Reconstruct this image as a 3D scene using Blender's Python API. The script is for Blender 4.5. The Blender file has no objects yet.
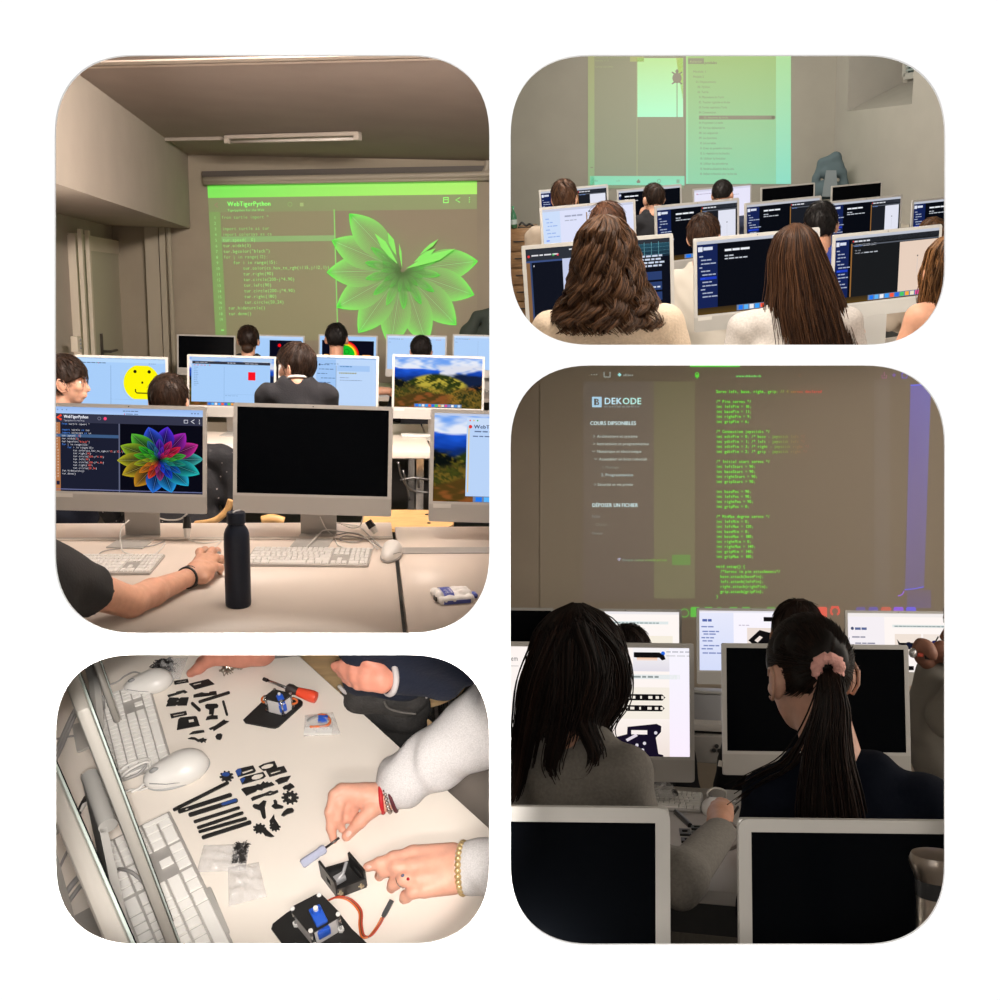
import bpy, bmesh, math, random
import numpy as np
from mathutils import Matrix, Vector, Euler
C = bpy.context.scene.collection
SC = bpy.context.scene

# ------------------------------------------------------------------ camera, world, exposure
cam = bpy.data.objects.new('camera', bpy.data.cameras.new('camera')); C.objects.link(cam)
cam.data.sensor_width = 36; cam.data.lens = 36
cam.data.clip_start = 0.05; cam.data.clip_end = 100
cam.rotation_euler = (math.pi/2, 0, 0)
SC.camera = cam
SC.view_settings.view_transform = 'Standard'; SC.view_settings.look = 'None'
SC.view_settings.gamma = 1; SC.view_settings.exposure = 0; SC.view_settings.use_curve_mapping = False
W = bpy.data.worlds.new('daylight'); SC.world = W; W.use_nodes = True
W.node_tree.nodes['Background'].inputs[0].default_value = (1, 1, 1, 1)
W.node_tree.nodes['Background'].inputs[1].default_value = 1.1
SC.cycles.use_denoising = True
SC.cycles.max_bounces = 8; SC.cycles.diffuse_bounces = 4; SC.cycles.transparent_max_bounces = 16
SC.cycles.caustics_reflective = False; SC.cycles.caustics_refractive = False

# ------------------------------------------------------------------ four rooms seen through four openings
class Room:
    def __init__(s, vx, vy, clip):
        x, z = (vx-500)/1000, (500-vy)/1000
        a = math.asin(z/math.sqrt(x*x+1+z*z)); b = math.atan2(-x, 1)
        s.R = (Matrix.Rotation(b, 4, 'Z') @ Matrix.Rotation(a, 4, 'X'))
        s.Ri = s.R.to_3x3().inverted(); s.clip = clip; s.objs = []
        s.face = Matrix.Rotation(-a, 3, 'X'), -b
        s.a, s.b = a, b
    def d(s, px, py): return s.Ri @ Vector(((px-500)/1000, 1, (500-py)/1000))
    def Y(s, px, py, y):
        v = s.d(px, py); return v*(y/v.y)
    def Z(s, px, py, z):
        v = s.d(px, py); return v*(z/v.z)
    def X(s, px, py, x):
        v = s.d(px, py); return v*(x/v.x)
    def D(s, px, py, dep): return s.d(px, py)*dep          # dep = distance along the camera axis
    def put(s, o, loc=(0, 0, 0), rz=0, rot=None):
        m = Matrix.Translation(Vector(loc)) @ (rot.to_4x4() if rot is not None else Matrix.Rotation(rz, 4, 'Z'))
        o.matrix_world = s.R @ m
        s.objs.append(o); return o
P1 = Room(366, 287, dict(r=497, b=641))
P2 = Room(730, 140, dict(l=503, b=352))
P3 = Room(728, 550, dict(l=503, t=358))
P4 = Room(500, -270, dict(r=497, t=647))

# ------------------------------------------------------------------ added lights
def area(name, room, loc, target, size, power, col=(1, .9, .8), sy=None):
    l = bpy.data.lights.new(name, 'AREA'); l.energy = power; l.color = col; l.size = size
    if sy: l.shape = 'RECTANGLE'; l.size_y = sy
    o = bpy.data.objects.new(name, l); C.objects.link(o)
    d = Vector(target)-Vector(loc)
    m = Matrix.Translation(Vector(loc)) @ d.to_track_quat('-Z', 'Y').to_matrix().to_4x4()
    o.matrix_world = (room.R if room else Matrix()) @ m
    return o
def spot(name, loc, target, ang, power, col, rad=.15, blend=.4, oval=None):
    l = bpy.data.lights.new(name, 'SPOT'); l.energy = power; l.color = col; l.spot_size = math.radians(ang); l.spot_blend = blend; l.shadow_soft_size = rad
    o = bpy.data.objects.new(name, l); C.objects.link(o)
    d = Vector(target)-Vector(loc)
    o.matrix_world = Matrix.Translation(Vector(loc)) @ d.to_track_quat('-Z', 'Y').to_matrix().to_4x4() @ Matrix.Diagonal((1, oval or 1, 1, 1))
    return o
# room of the upper left picture: added fill lights out of view, overhead and left
area('overhead_fill_light', P1, (-.3, 2.7, 1.02), (-.15, 2.9, -1), 1.0, 30, (1, .87, .77), .5)
area('overhead_fill_light', P1, (.12, 3.7, 1.05), (-.2, 9.8, .5), 1.0, 210, (1, .89, .80), .2)
area('left_fill_light', P1, (-2.28, 5.7, -.05), (0, 6.0, .1), 2.4, 30, (1, .88, .78), .9)
# room of the upper right picture: fill lights added overhead, above the view
area('overhead_fill_light', P2, (-.2, 3.0, 1.0), (0, 3.8, -1), 1.2, 60, (1, .92, .82), .5)
area('overhead_fill_light', P2, (-.3, 6.6, 1.3), (-.3, 6.8, -1), 2.0, 80, (1, .93, .84), .6)
area('overhead_fill_light', P2, (-.3, 9.4, 1.4), (-.3, 11.6, -.3), 2.2, 110, (1, .93, .84), .6)
# the darkened room: weak fill added at the right and at the camera
area('right_fill_light', P3, (2.5, 3.4, .35), (0, 4.0, -.1), 3.4, 72, (1, .92, .82), 1.4)
spot('room_fill_light', (0, -.01, .0), (.228, 1, -.155), 25, 13, (1, .93, .84), .03, .10, 1.34)
# the work table: fill added at the camera and just below the view
spot('desk_fill_light', (0, -.01, .0), (-.228, 1, -.303), 26.6, 150, (1, .94, .88), .03, .10, .73)
area('table_fill_light', None, (-.13, .92, -.485), (-.2, 1.95, -.50), .36, 3.6, (1, .94, .88), .08)

# ------------------------------------------------------------------ materials
def lin(c):
    if isinstance(c, str): c = tuple(int(c[i:i+2], 16) for i in (0, 2, 4))
    return tuple((x/255/12.92 if x <= 10.3 else ((x/255+.055)/1.055)**2.4) for x in c)
MATS = {}
def mat(name, col, rough=.6, metal=0, noise=0, scale=30, bump=0, emit=None, alpha=1, trans=0, sheen=0, spec=.5, coat=0, bscale=None, stretch=None):
    if name in MATS: return MATS[name]
    m = bpy.data.materials.new(name); m.use_nodes = True; MATS[name] = m
    nt = m.node_tree; p = nt.nodes['Principled BSDF']
    c = lin(col) if (isinstance(col, str) or max(col) > 1) else tuple(col)
    p.inputs['Base Color'].default_value = (*c, 1)
    p.inputs['Roughness'].default_value = rough; p.inputs['Metallic'].default_value = metal
    p.inputs['Specular IOR Level'].default_value = spec
    if coat: p.inputs['Coat Weight'].default_value = coat; p.inputs['Coat Roughness'].default_value = .08
    if sheen: p.inputs['Sheen Weight'].default_value = sheen
    if alpha < 1: p.inputs['Alpha'].default_value = alpha
    if trans: p.inputs['Transmission Weight'].default_value = trans; p.inputs['IOR'].default_value = 1.15
    if emit: p.inputs['Emission Color'].default_value = (*lin(emit), 1); p.inputs['Emission Strength'].default_value = 1
    if noise or bump:
        tc = nt.nodes.new('ShaderNodeTexCoord'); n = nt.nodes.new('ShaderNodeTexNoise')
        src = tc.outputs['Object']
        if stretch:
            mp = nt.nodes.new('ShaderNodeMapping'); mp.inputs['Scale'].default_value = stretch
            nt.links.new(src, mp.inputs['Vector']); src = mp.outputs['Vector']
        nt.links.new(src, n.inputs['Vector']); n.inputs['Scale'].default_value = scale; n.inputs['Detail'].default_value = 4
        if noise:
            r = nt.nodes.new('ShaderNodeMix'); r.data_type = 'RGBA'
            r.inputs['A'].default_value = (*[x*(1-noise) for x in c], 1); r.inputs['B'].default_value = (*[min(1, x*(1+noise)) for x in c], 1)
            rp = nt.nodes.new('ShaderNodeMapRange'); rp.inputs['From Min'].default_value = .35; rp.inputs['From Max'].default_value = .65
            nt.links.new(n.outputs['Fac'], rp.inputs['Value'])
            nt.links.new(rp.outputs['Result'], r.inputs['Factor']); nt.links.new(r.outputs['Result'], p.inputs['Base Color'])
        if bump:
            n2 = n
            if bscale:
                n2 = nt.nodes.new('ShaderNodeTexNoise'); nt.links.new(src, n2.inputs['Vector']); n2.inputs['Scale'].default_value = bscale
            b = nt.nodes.new('ShaderNodeBump'); b.inputs['Strength'].default_value = bump; b.inputs['Distance'].default_value = .01
            nt.links.new(n2.outputs['Fac'], b.inputs['Height']); nt.links.new(b.outputs['Normal'], p.inputs['Normal'])
    return m
def hairmat(name, dark, light, rough=.5):
    if name in MATS: return MATS[name]
    m = mat(name, dark, rough); nt = m.node_tree; p = nt.nodes['Principled BSDF']
    g = nt.nodes.new('ShaderNodeNewGeometry'); r = nt.nodes.new('ShaderNodeMix'); r.data_type = 'RGBA'
    r.inputs['A'].default_value = (*lin(dark), 1); r.inputs['B'].default_value = (*lin(light), 1)
    pw = nt.nodes.new('ShaderNodeMath'); pw.operation = 'POWER'; pw.inputs[1].default_value = 1.7
    nt.links.new(g.outputs['Random Per Island'], pw.inputs[0]); nt.links.new(pw.outputs[0], r.inputs['Factor']); nt.links.new(r.outputs['Result'], p.inputs['Base Color'])
    p.inputs['Specular IOR Level'].default_value = .22
    return m
def screenmat(name, base, strength=1.0, rough=.25, spec=.3):
    """a lit display or a projected picture: the surface's own colour plus the light of the picture"""
    if name in MATS: return MATS[name]
    m = mat(name, base, rough, spec=spec); nt = m.node_tree; p = nt.nodes['Principled BSDF']
    a = nt.nodes.new('ShaderNodeAttribute'); a.attribute_name = 'pic'
    nt.links.new(a.outputs['Color'], p.inputs['Emission Color']); p.inputs['Emission Strength'].default_value = strength
    return m

# ------------------------------------------------------------------ mesh building
class MB:
    def __init__(s): s.v = []; s.f = []; s.mi = []; s.col = []; s.cur = 0; s.T = None
    def add(s, vs, fs, m=None, col=None):
        o = len(s.v)
        if s.T is not None: vs = [s.T @ Vector(v) for v in vs]
        s.v += [tuple(v) for v in vs]; s.f += [tuple(i+o for i in f) for f in fs]
        s.mi += [s.cur if m is None else m]*len(fs); s.col += [col]*len(fs); return s
    def box(s, c, d, m=None, rot=None, bev=0):
        x, y, z = d[0]/2, d[1]/2, d[2]/2
        vs = [Vector((i*x, j*y, k*z)) for i in (-1, 1) for j in (-1, 1) for k in (-1, 1)]
        fs = [(0, 1, 3, 2), (4, 6, 7, 5), (0, 4, 5, 1), (2, 3, 7, 6), (0, 2, 6, 4), (1, 5, 7, 3)]
        if bev:
            bm = bmesh.new(); bv = [bm.verts.new(v) for v in vs]; [bm.faces.new([bv[i] for i in f]) for f in fs]
            bmesh.ops.bevel(bm, geom=bm.edges[:], offset=bev, segments=2, affect='EDGES', profile=.5)
            bm.verts.index_update(); vs = [v.co.copy() for v in bm.verts]; fs = [[v.index for v in f.verts] for f in bm.faces]; bm.free()
        if rot is not None: vs = [rot @ v for v in vs]
        return s.add([v+Vector(c) for v in vs], fs, m)
    def prism(s, pts, z0, z1, m=None, T=None):
        """2D outline in x,y extruded from z0 to z1"""
        n = len(pts); A = sum(pts[i][0]*pts[(i+1) % n][1]-pts[(i+1) % n][0]*pts[i][1] for i in range(n))
        if A < 0: pts = pts[::-1]
        vs = [Vector((p[0], p[1], z0)) for p in pts]+[Vector((p[0], p[1], z1)) for p in pts]
        if T is not None: vs = [T @ v for v in vs]
        fs = [tuple(range(n))[::-1], tuple(range(n, 2*n))]+[(i, (i+1) % n, n+(i+1) % n, n+i) for i in range(n)]
        return s.add(vs, fs, m)
    def plate(s, outer, holes, z0, z1, m=None, T=None):
        """outline with holes, extruded; triangle-filled"""
        bm = bmesh.new(); loops = [outer]+list(holes); es = []
        for lp in loops:
            vv = [bm.verts.new((p[0], p[1], 0)) for p in lp]; es += [bm.edges.new((vv[i], vv[(i+1) % len(vv)])) for i in range(len(vv))]
        bmesh.ops.triangle_fill(bm, use_beauty=True, use_dissolve=False, edges=es, normal=(0, 0, 1))
        bm.verts.index_update(); n = len(bm.verts)
        vs = [Vector((v.co.x, v.co.y, z0)) for v in bm.verts]+[Vector((v.co.x, v.co.y, z1)) for v in bm.verts]
        fs = []
        for f in bm.faces:
            ix = [v.index for v in f.verts]
            if f.normal.z < 0: ix = ix[::-1]
            fs += [tuple(ix[::-1]), tuple(i+n for i in ix)]
        k = 0
        for lp in loops:
            for i in range(len(lp)):
                a, b = k+i, k+(i+1) % len(lp); fs.append((a, b, b+n, a+n))
            k += len(lp)
        bm.free()
        if T is not None: vs = [T @ v for v in vs]
        return s.add(vs, fs, m)
    def tube(s, pts, r, n=8, m=None, cap=True, ex=None):
        pts = [Vector(p) for p in pts]; k = len(pts)
        rs = [r]*k if not isinstance(r, (list, tuple)) else (r if len(r) == k else [r[0]+(r[-1]-r[0])*i/(k-1) for i in range(k)])
        vs = []; up = None
        for i, p in enumerate(pts):
            t = (pts[min(i+1, k-1)]-pts[max(i-1, 0)])
            t = t.normalized() if t.length > 1e-9 else Vector((0, 0, 1))
            if up is None: up = t.orthogonal().normalized() if ex is None else (Vector(ex)-t*t.dot(Vector(ex))).normalized()
            else:
                u = up-t*t.dot(up); up = u.normalized() if u.length > 1e-6 else t.orthogonal().normalized()
            w = t.cross(up)
            for j in range(n):
                a = 2*math.pi*j/n; vs.append(p+(up*math.cos(a)+w*math.sin(a))*rs[i])
        fs = [(i*n+j, i*n+(j+1) % n, (i+1)*n+(j+1) % n, (i+1)*n+j) for i in range(k-1) for j in range(n)]
        if cap: fs += [tuple(range(n))[::-1], tuple(range((k-1)*n, k*n))]
        return s.add(vs, fs, m)
    def lathe(s, prof, n=32, m=None, c=(0, 0, 0), axis=None):
        vs = []; T = Matrix() if axis is None else Vector(axis).to_track_quat('Z', 'Y').to_matrix().to_4x4()
        for r, z in prof:
            for j in range(n):
                a = 2*math.pi*j/n; vs.append((T @ Vector((r*math.cos(a), r*math.sin(a), z)))+Vector(c))
        k = len(prof); fs = [(i*n+j, i*n+(j+1) % n, (i+1)*n+(j+1) % n, (i+1)*n+j) for i in range(k-1) for j in range(n)]
        fs += [tuple(range(n))[::-1], tuple(range((k-1)*n, k*n))]
        return s.add(vs, fs, m)
    def ell(s, c, r, n=16, m=None, rot=None):
        vs = []; k = n//2+1
        for i in range(k):
            t = math.pi*(i+.02*(i == 0)-.02*(i == k-1))/(k-1)
            for j in range(n):
                a = 2*math.pi*j/n; v = Vector((r[0]*math.sin(t)*math.cos(a), r[1]*math.sin(t)*math.sin(a), -r[2]*math.cos(t)))
                vs.append((rot @ v if rot is not None else v)+Vector(c))
        fs = [(i*n+j, i*n+(j+1) % n, (i+1)*n+(j+1) % n, (i+1)*n+j) for i in range(k-1) for j in range(n)]
        fs += [tuple(range(n))[::-1], tuple(range((k-1)*n, k*n))]
        return s.add(vs, fs, m)
    def build(s, name, mats, parent=None, smooth=False, origin=None, fixn=False):
        me = bpy.data.meshes.new(name)
        vs = s.v if origin is None else [(v[0]-origin[0], v[1]-origin[1], v[2]-origin[2]) for v in s.v]
        me.from_pydata(vs, [], s.f)
        for m in (mats if isinstance(mats, (list, tuple)) else [mats]): me.materials.append(m)
        me.polygons.foreach_set('material_index', s.mi)
        if smooth is True: me.polygons.foreach_set('use_smooth', [True]*len(s.f))
        if any(c is not None for c in s.col):
            at = me.color_attributes.new('pic', 'FLOAT_COLOR', 'CORNER'); buf = []
            for f, c in zip(s.f, s.col):
                if c is None: c = (0, 0, 0)
                if not isinstance(c[0], (tuple, list)): c = [c]*len(f)
                for q in c: buf += [q[0], q[1], q[2], 1]
            at.data.foreach_set('color', buf)
        if fixn:
            bm = bmesh.new(); bm.from_mesh(me); bmesh.ops.recalc_face_normals(bm, faces=bm.faces[:]); bm.to_mesh(me); bm.free()
        me.update()
        o = bpy.data.objects.new(name, me); C.objects.link(o)
        if smooth == 'auto':
            me.polygons.foreach_set('use_smooth', [True]*len(s.f))
            me.set_sharp_from_angle(angle=math.radians(35))
        if parent is not None: o.parent = parent
        return o
def tag(o, label=None, cat=None, group=None, kind=None):
    for k, v in (('label', label), ('category', cat), ('group', group), ('kind', kind)):
        if v: o[k] = v
    return o
def thing(name, label, cat, group=None):
    o = bpy.data.objects.new(name, None); C.objects.link(o); o.empty_display_size = .05
    return tag(o, label, cat, group)
def struct(name, mb, m, room, origin=(0, 0, 0), smooth=False):
    o = mb.build(name, m, None, smooth, origin=origin); o['kind'] = 'structure'
    if room: room.put(o, origin)
    return o
def copy_tree(o, parent=None):
    c = o.copy(); C.objects.link(c)
    if parent is not None: c.parent = parent
    for ch in list(o.children): copy_tree(ch, c)
    return c

# ------------------------------------------------------------------ smooth solids from a distance field
def smin(a, b, k):
    h = np.clip(.5+.5*(b-a)/k, 0, 1); return b+(a-b)*h-k*h*(1-h)
def rc(a, b, ra, rb=None): return ('rc', tuple(a), tuple(b), ra, ra if rb is None else rb)
def el(c, r, rot=None): return ('el', tuple(c), tuple(r), rot)
def field(P, prims, k):
    d = None
    for pr in prims:
        if pr[0] == 'rc':
            a, b = np.array(pr[1]), np.array(pr[2]); ba = b-a; pa = P-a
            t = np.clip((pa@ba)/max(ba@ba, 1e-12), 0, 1); q = pa-t[..., None]*ba
            e = np.sqrt((q*q).sum(-1))-(pr[3]+(pr[4]-pr[3])*t)
        else:
            q = P-np.array(pr[1]); r = np.array(pr[2])
            if pr[3] is not None: q = q@np.array(pr[3])
            k0 = np.sqrt(((q/r)**2).sum(-1)); k1 = np.sqrt(((q/(r*r))**2).sum(-1)); e = k0*(k0-1)/np.maximum(k1, 1e-9)
        d = e if d is None else smin(d, e, k)
    return d
def solid(prims, vox=.01, k=.02, disp=None, cut=None, pad=.03):
    lo = np.array([1e9]*3); hi = -lo
    for pr in prims:
        for p, r in (((pr[1], pr[3]), (pr[2], pr[4])) if pr[0] == 'rc' else ((pr[1], max(pr[2])),)):
            lo = np.minimum(lo, np.array(p)-r); hi = np.maximum(hi, np.array(p)+r)
    lo -= pad; hi += pad
    n = np.ceil((hi-lo)/vox).astype(int)+1
    g = np.stack(np.meshgrid(*[lo[i]+vox*np.arange(n[i]) for i in range(3)], indexing='ij'), -1)
    d = field(g, prims, k)
    if disp is not None: d = d+disp(g)
    if cut is not None: d = np.maximum(d, cut(g))
    ins = d < 0
    dirs = [(1, 0, 0), (0, 1, 0), (0, 0, 1)]
    acc = np.zeros((*[m-1 for m in n], 3)); cnt = np.zeros([m-1 for m in n])
    for ax in range(3):
        o = [a for a in range(3) if a != ax]
        for u in (0, 1):
            for v in (0, 1):
                st = [0, 0, 0]; st[o[0]] = u; st[o[1]] = v
                s0 = tuple(slice(st[i], st[i]+n[i]-1) for i in range(3)); s2 = list(st); s2[ax] = 1
                s1 = tuple(slice(s2[i], s2[i]+n[i]-1) for i in range(3))
                d0, d1 = d[s0], d[s1]; x = ins[s0] != ins[s1]
                t = np.where(x, d0/np.where(np.abs(d0-d1) < 1e-12, 1e-12, d0-d1), 0)
                for i in range(3):
                    acc[..., i] += np.where(x, (t if i == ax else st[i]), 0)
                cnt += x
    act = cnt > 0; idx = -np.ones(act.shape, int); idx[act] = np.arange(act.sum())
    cell = np.argwhere(act); V = lo+vox*(cell+acc[act]/cnt[act][:, None])
    F = []
    for ax in range(3):
        o = [(ax+1) % 3, (ax+2) % 3]
        a = ins[tuple(slice(0, n[i]-1) if i == ax else slice(1, n[i]-1) for i in range(3))]
        b = ins[tuple(slice(1, n[i]) if i == ax else slice(1, n[i]-1) for i in range(3))]
        e = np.argwhere(a != b); off = np.array([0 if i == ax else 1 for i in range(3)]); e = e+off
        flip = a[a != b]
        def at(u, v):
            q = e.copy(); q[:, o[0]] -= u; q[:, o[1]] -= v; return idx[q[:, 0], q[:, 1], q[:, 2]]
        Q = np.stack([at(1, 1), at(0, 1), at(0, 0), at(1, 0)], 1)
        Q = np.where(flip[:, None], Q, Q[:, ::-1]); F.append(Q[(Q >= 0).all(1)])
    return V, np.concatenate(F)
def solid_obj(name, prims, m, parent=None, vox=.01, k=.02, disp=None, cut=None, origin=None, T=None):
    V, F = solid(prims, vox, k, disp, cut)
    if T is not None:
        Tm = np.array(T); V = V@Tm[:3, :3].T+Tm[:3, 3]
    if origin is not None: V = V-np.array(origin)
    me = bpy.data.meshes.new(name); me.from_pydata(V.tolist(), [], F.tolist())
    me.materials.append(m); me.polygons.foreach_set('use_smooth', [True]*len(F)); me.update()
    o = bpy.data.objects.new(name, me); C.objects.link(o)
    if parent is not None: o.parent = parent
    return o
def curve_pts(ctrl, n=8):
    """Catmull-Rom through the control points"""
    p = [Vector(c) for c in ctrl]; p = [p[0]*2-p[1]]+p+[p[-1]*2-p[-2]]; out = []
    for i in range(1, len(p)-2):
        for j in range(n):
            t = j/n; out.append(.5*((2*p[i])+(p[i+1]-p[i-1])*t+(2*p[i-1]-5*p[i]+4*p[i+1]-p[i+2])*t*t+(3*p[i]-p[i-1]-3*p[i+1]+p[i+2])*t**3))
    return out+[p[-2]]

# ------------------------------------------------------------------ pictures on displays and projected pictures
GL = {}
def glyph(ch):
    if ch in GL: return GL[ch]
    cu = bpy.data.curves.new('g', 'FONT'); cu.body = ch; cu.resolution_u = 2; cu.fill_mode = 'FRONT'
    o = bpy.data.objects.new('g', cu); C.objects.link(o)
    dg = bpy.context.evaluated_depsgraph_get(); me = bpy.data.meshes.new_from_object(o.evaluated_get(dg))
    vs = [tuple(v.co) for v in me.vertices]; fs = [tuple(p.vertices) for p in me.polygons]
    bpy.data.objects.remove(o); bpy.data.curves.remove(cu); bpy.data.meshes.remove(me)
    GL[ch] = (vs, fs, max((v[0] for v in vs), default=.25)+.07); return GL[ch]
class Canvas:
    """a flat picture in its own units (x right, y down); fn maps (x, y, layer) to a point"""
    def __init__(s, fn, sub=None): s.fn = fn; s.mb = MB(); s.l = 0; s.sub = sub
    def L(s, c):
        v = lin(c); return v if s.sub is None else tuple(max(0, v[i]-s.sub[i]) for i in range(3))
    def poly(s, pts, col, cols=None, fs=None):
        c = [s.L(q) for q in cols] if cols else s.L(col)
        vs = [s.fn(x, y, s.l) for x, y in pts]
        for f in (fs or [tuple(range(len(pts)))]):
            s.mb.add([vs[i] for i in f], [tuple(range(len(f)))], 0, c if cols is None else [c[i] for i in f])
        return s
    def up(s): s.l += 1; return s
    def rect(s, x, y, w, h, col): return s.poly([(x, y), (x, y+h), (x+w, y+h), (x+w, y)], col)
    def grad(s, x, y, w, h, ct, cb, lr=False):
        cs = [ct, cb, cb, ct] if not lr else [ct, ct, cb, cb]
        return s.poly([(x, y), (x, y+h), (x+w, y+h), (x+w, y)], None, cs)
    def disc(s, x, y, r, col, n=20, ry=None, a0=0, a1=360):
        p = [(x+r*math.cos(math.radians(a0+(a1-a0)*i/n)), y-(ry or r)*math.sin(math.radians(a0+(a1-a0)*i/n))) for i in range(n+(a1-a0 < 360))]
        return s.poly(p, col)
    def ring(s, x, y, r, w, col, n=24, a0=0, a1=360):
        A = [math.radians(a0+(a1-a0)*i/n) for i in range(n+1)]
        p = [(x+r*math.cos(a), y-r*math.sin(a)) for a in A]+[(x+(r-w)*math.cos(a), y-(r-w)*math.sin(a)) for a in A]
        return s.poly(p, col, fs=[(i, i+1, n+2+i, n+1+i) for i in range(n)])
    def line(s, pts, w, col, cols=None):
        p = []; n = len(pts)
        for i in range(n):
            a, b = pts[max(i-1, 0)], pts[min(i+1, n-1)]; dx, dy = b[0]-a[0], b[1]-a[1]; L = math.hypot(dx, dy) or 1
            p += [(pts[i][0]-dy/L*w/2, pts[i][1]+dx/L*w/2), (pts[i][0]+dy/L*w/2, pts[i][1]-dx/L*w/2)]
        cc = None if cols is None else [q for c in cols for q in (c, c)]
        return s.poly(p, col, cc, [(2*i, 2*i+1, 2*i+3, 2*i+2) for i in range(n-1)])
    def text(s, x, y, t, h, col, mono=None, sx=1.0, bold=0):
        """baseline-left at (x, y); h = capital height; mono = fixed advance; col may be a list by character"""
        k = h/.69
        for i, ch in enumerate(t):
            if ch != ' ':
                vs, fs, adv = glyph(ch); c = col[i] if isinstance(col, list) else col
                off = ((mono-adv*k*sx*.9)/2 if mono else 0)
                kk = min(1, mono/(adv*k*sx)*1.02) if mono else 1
                if mono: off = max(0, off)
                q = [(x+off+v[0]*k*sx*kk, y-v[1]*k) for v in vs]
                s.poly(q, c, fs=fs)
                if bold: s.poly([(a+bold, b) for a, b in q], c, fs=fs)
            else: adv = .3
            x += mono if mono else adv*k*sx
        return x
    def fit(s, x0, x1, y, t, h, col, bold=0):
        k = h/.69; w = sum((.3 if ch == ' ' else glyph(ch)[2])*k for ch in t); return s.text(x0, y, t, h, col, sx=(x1-x0)/w, bold=bold)
    def words(s, x, y, n, h, col, rnd, wmin=1.5, wmax=5, gap=.8, sx=1):
        """illegible small print as in the photograph: short bars of word length"""
        for i in range(n):
            w = rnd.uniform(wmin, wmax); s.rect(x, y-h, w, h, col); x += w+gap
        return x
    def build(s, name, m, parent=None, origin=None): return s.mb.build(name, m, parent, origin=origin)
def mixc(a, b, t): return tuple(a[i]+(b[i]-a[i])*t for i in range(3))
def hsv(h, sat, v):
    i = int(h*6) % 6; f = h*6-int(h*6); p, q, t = v*(1-sat), v*(1-f*sat), v*(1-(1-f)*sat)
    return tuple(255*x for x in [(v, t, p), (q, v, p), (p, v, t), (p, q, v), (t, p, v), (v, p, q)][i])
def petals(cv, cx, cy, R, angs, colf, bg, sxy=(1, 1), lines=7, w0=.34, clip_top=None, rings=((.05, 1, .62), (.08, .62, .26), (.05, .40, .14), (.03, .24, .08))):
    """the turtle flower: pointed petals in rings, each shaded towards its edge, with fine ribs"""
    def leaf(a, r0, r1, w, ca, cb, off=0):
        ux, uy = math.cos(a), -math.sin(a); vx, vy = -uy, ux; n = 14
        def pt(t, side):
            L = r0+(r1-r0)*t; b = w*R*(math.sin(math.pi*t**1.25))**.9*side
            x, y = cx+(ux*L*R+vx*b)*sxy[0], cy+(uy*L*R+vy*b)*sxy[1]
            if clip_top is not None: y = max(y, clip_top)
            return (x, y)
        for sd in (-1, 1):
            p = []; cs = []
            for i in range(n+1):
                t = i/n; g = .25+.75*t
                p += [pt(t, 0), pt(t, sd)]; cs += [mixc(bg, ca, .05+.30*t**2), mixc(bg, cb, min(1, .12+.95*t**1.3))]
            cv.poly(p, None, cs, [(2*i, 2*i+1, 2*i+3, 2*i+2) for i in range(n)])
        cv.up()
        for q in range(-lines, lines+1):
            s_ = q/lines; cc = mixc(cb, (255, 255, 255), .25) if q == 0 else cb
            cv.line([pt(i/n, s_) for i in range(n+1)], R*.010, None, [mixc(bg, cc, (.12 if s_ else .35)+(.5+.35*abs(s_))*(i/n)) for i in range(n+1)])
        cv.up()
    for ring, (r0, r1, w) in enumerate(rings):
        w *= w0
        for i, a in enumerate(angs):
            ca, cb = colf(math.degrees(a) % 360, ring); leaf(a+(ring % 2)*math.radians(11), r0, r1, w, ca, cb)
def clip_all():
    for rm in (P1, P2, P3, P4):
        pl = []
        for k, v in rm.clip.items():
            c = (v-500)/1000
            pl.append({'r': Vector((1, -c, 0)), 'l': Vector((-1, c, 0)), 'b': Vector((0, -c, -1)), 't': Vector((0, c, 1))}[k])
        bpy.context.view_layer.update()
        st = list(rm.objs)
        while st:
            o = st.pop(); st += list(o.children)
            if o.type != 'MESH': continue
            mw = o.matrix_world
            for n in pl:
                co = np.empty(len(o.data.vertices)*3); o.data.vertices.foreach_get('co', co); co = co.reshape(-1, 3)
                if len(co) == 0: continue
                M = np.array(mw); wv = co@M[:3, :3].T+M[:3, 3]; sd = wv@np.array(n)
                if (sd > 1e-4).any():
                    if o.data.users > 1: o.data = o.data.copy()
                    bm = bmesh.new(); bm.from_mesh(o.data)
                    li = mw.inverted(); ln = (mw.to_3x3().transposed() @ n).normalized(); lc = li @ Vector((0, 0, 0))
                    r = bmesh.ops.bisect_plane(bm, geom=bm.verts[:]+bm.edges[:]+bm.faces[:], plane_co=lc, plane_no=ln, clear_outer=True, dist=1e-6)
                    if len(bm.verts) < 30000:
                        ed = [e for e in r['geom_cut'] if isinstance(e, bmesh.types.BMEdge) and e.is_boundary]
                        if ed: bmesh.ops.holes_fill(bm, edges=ed, sides=0)
                    bm.to_mesh(o.data); bm.free()

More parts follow.
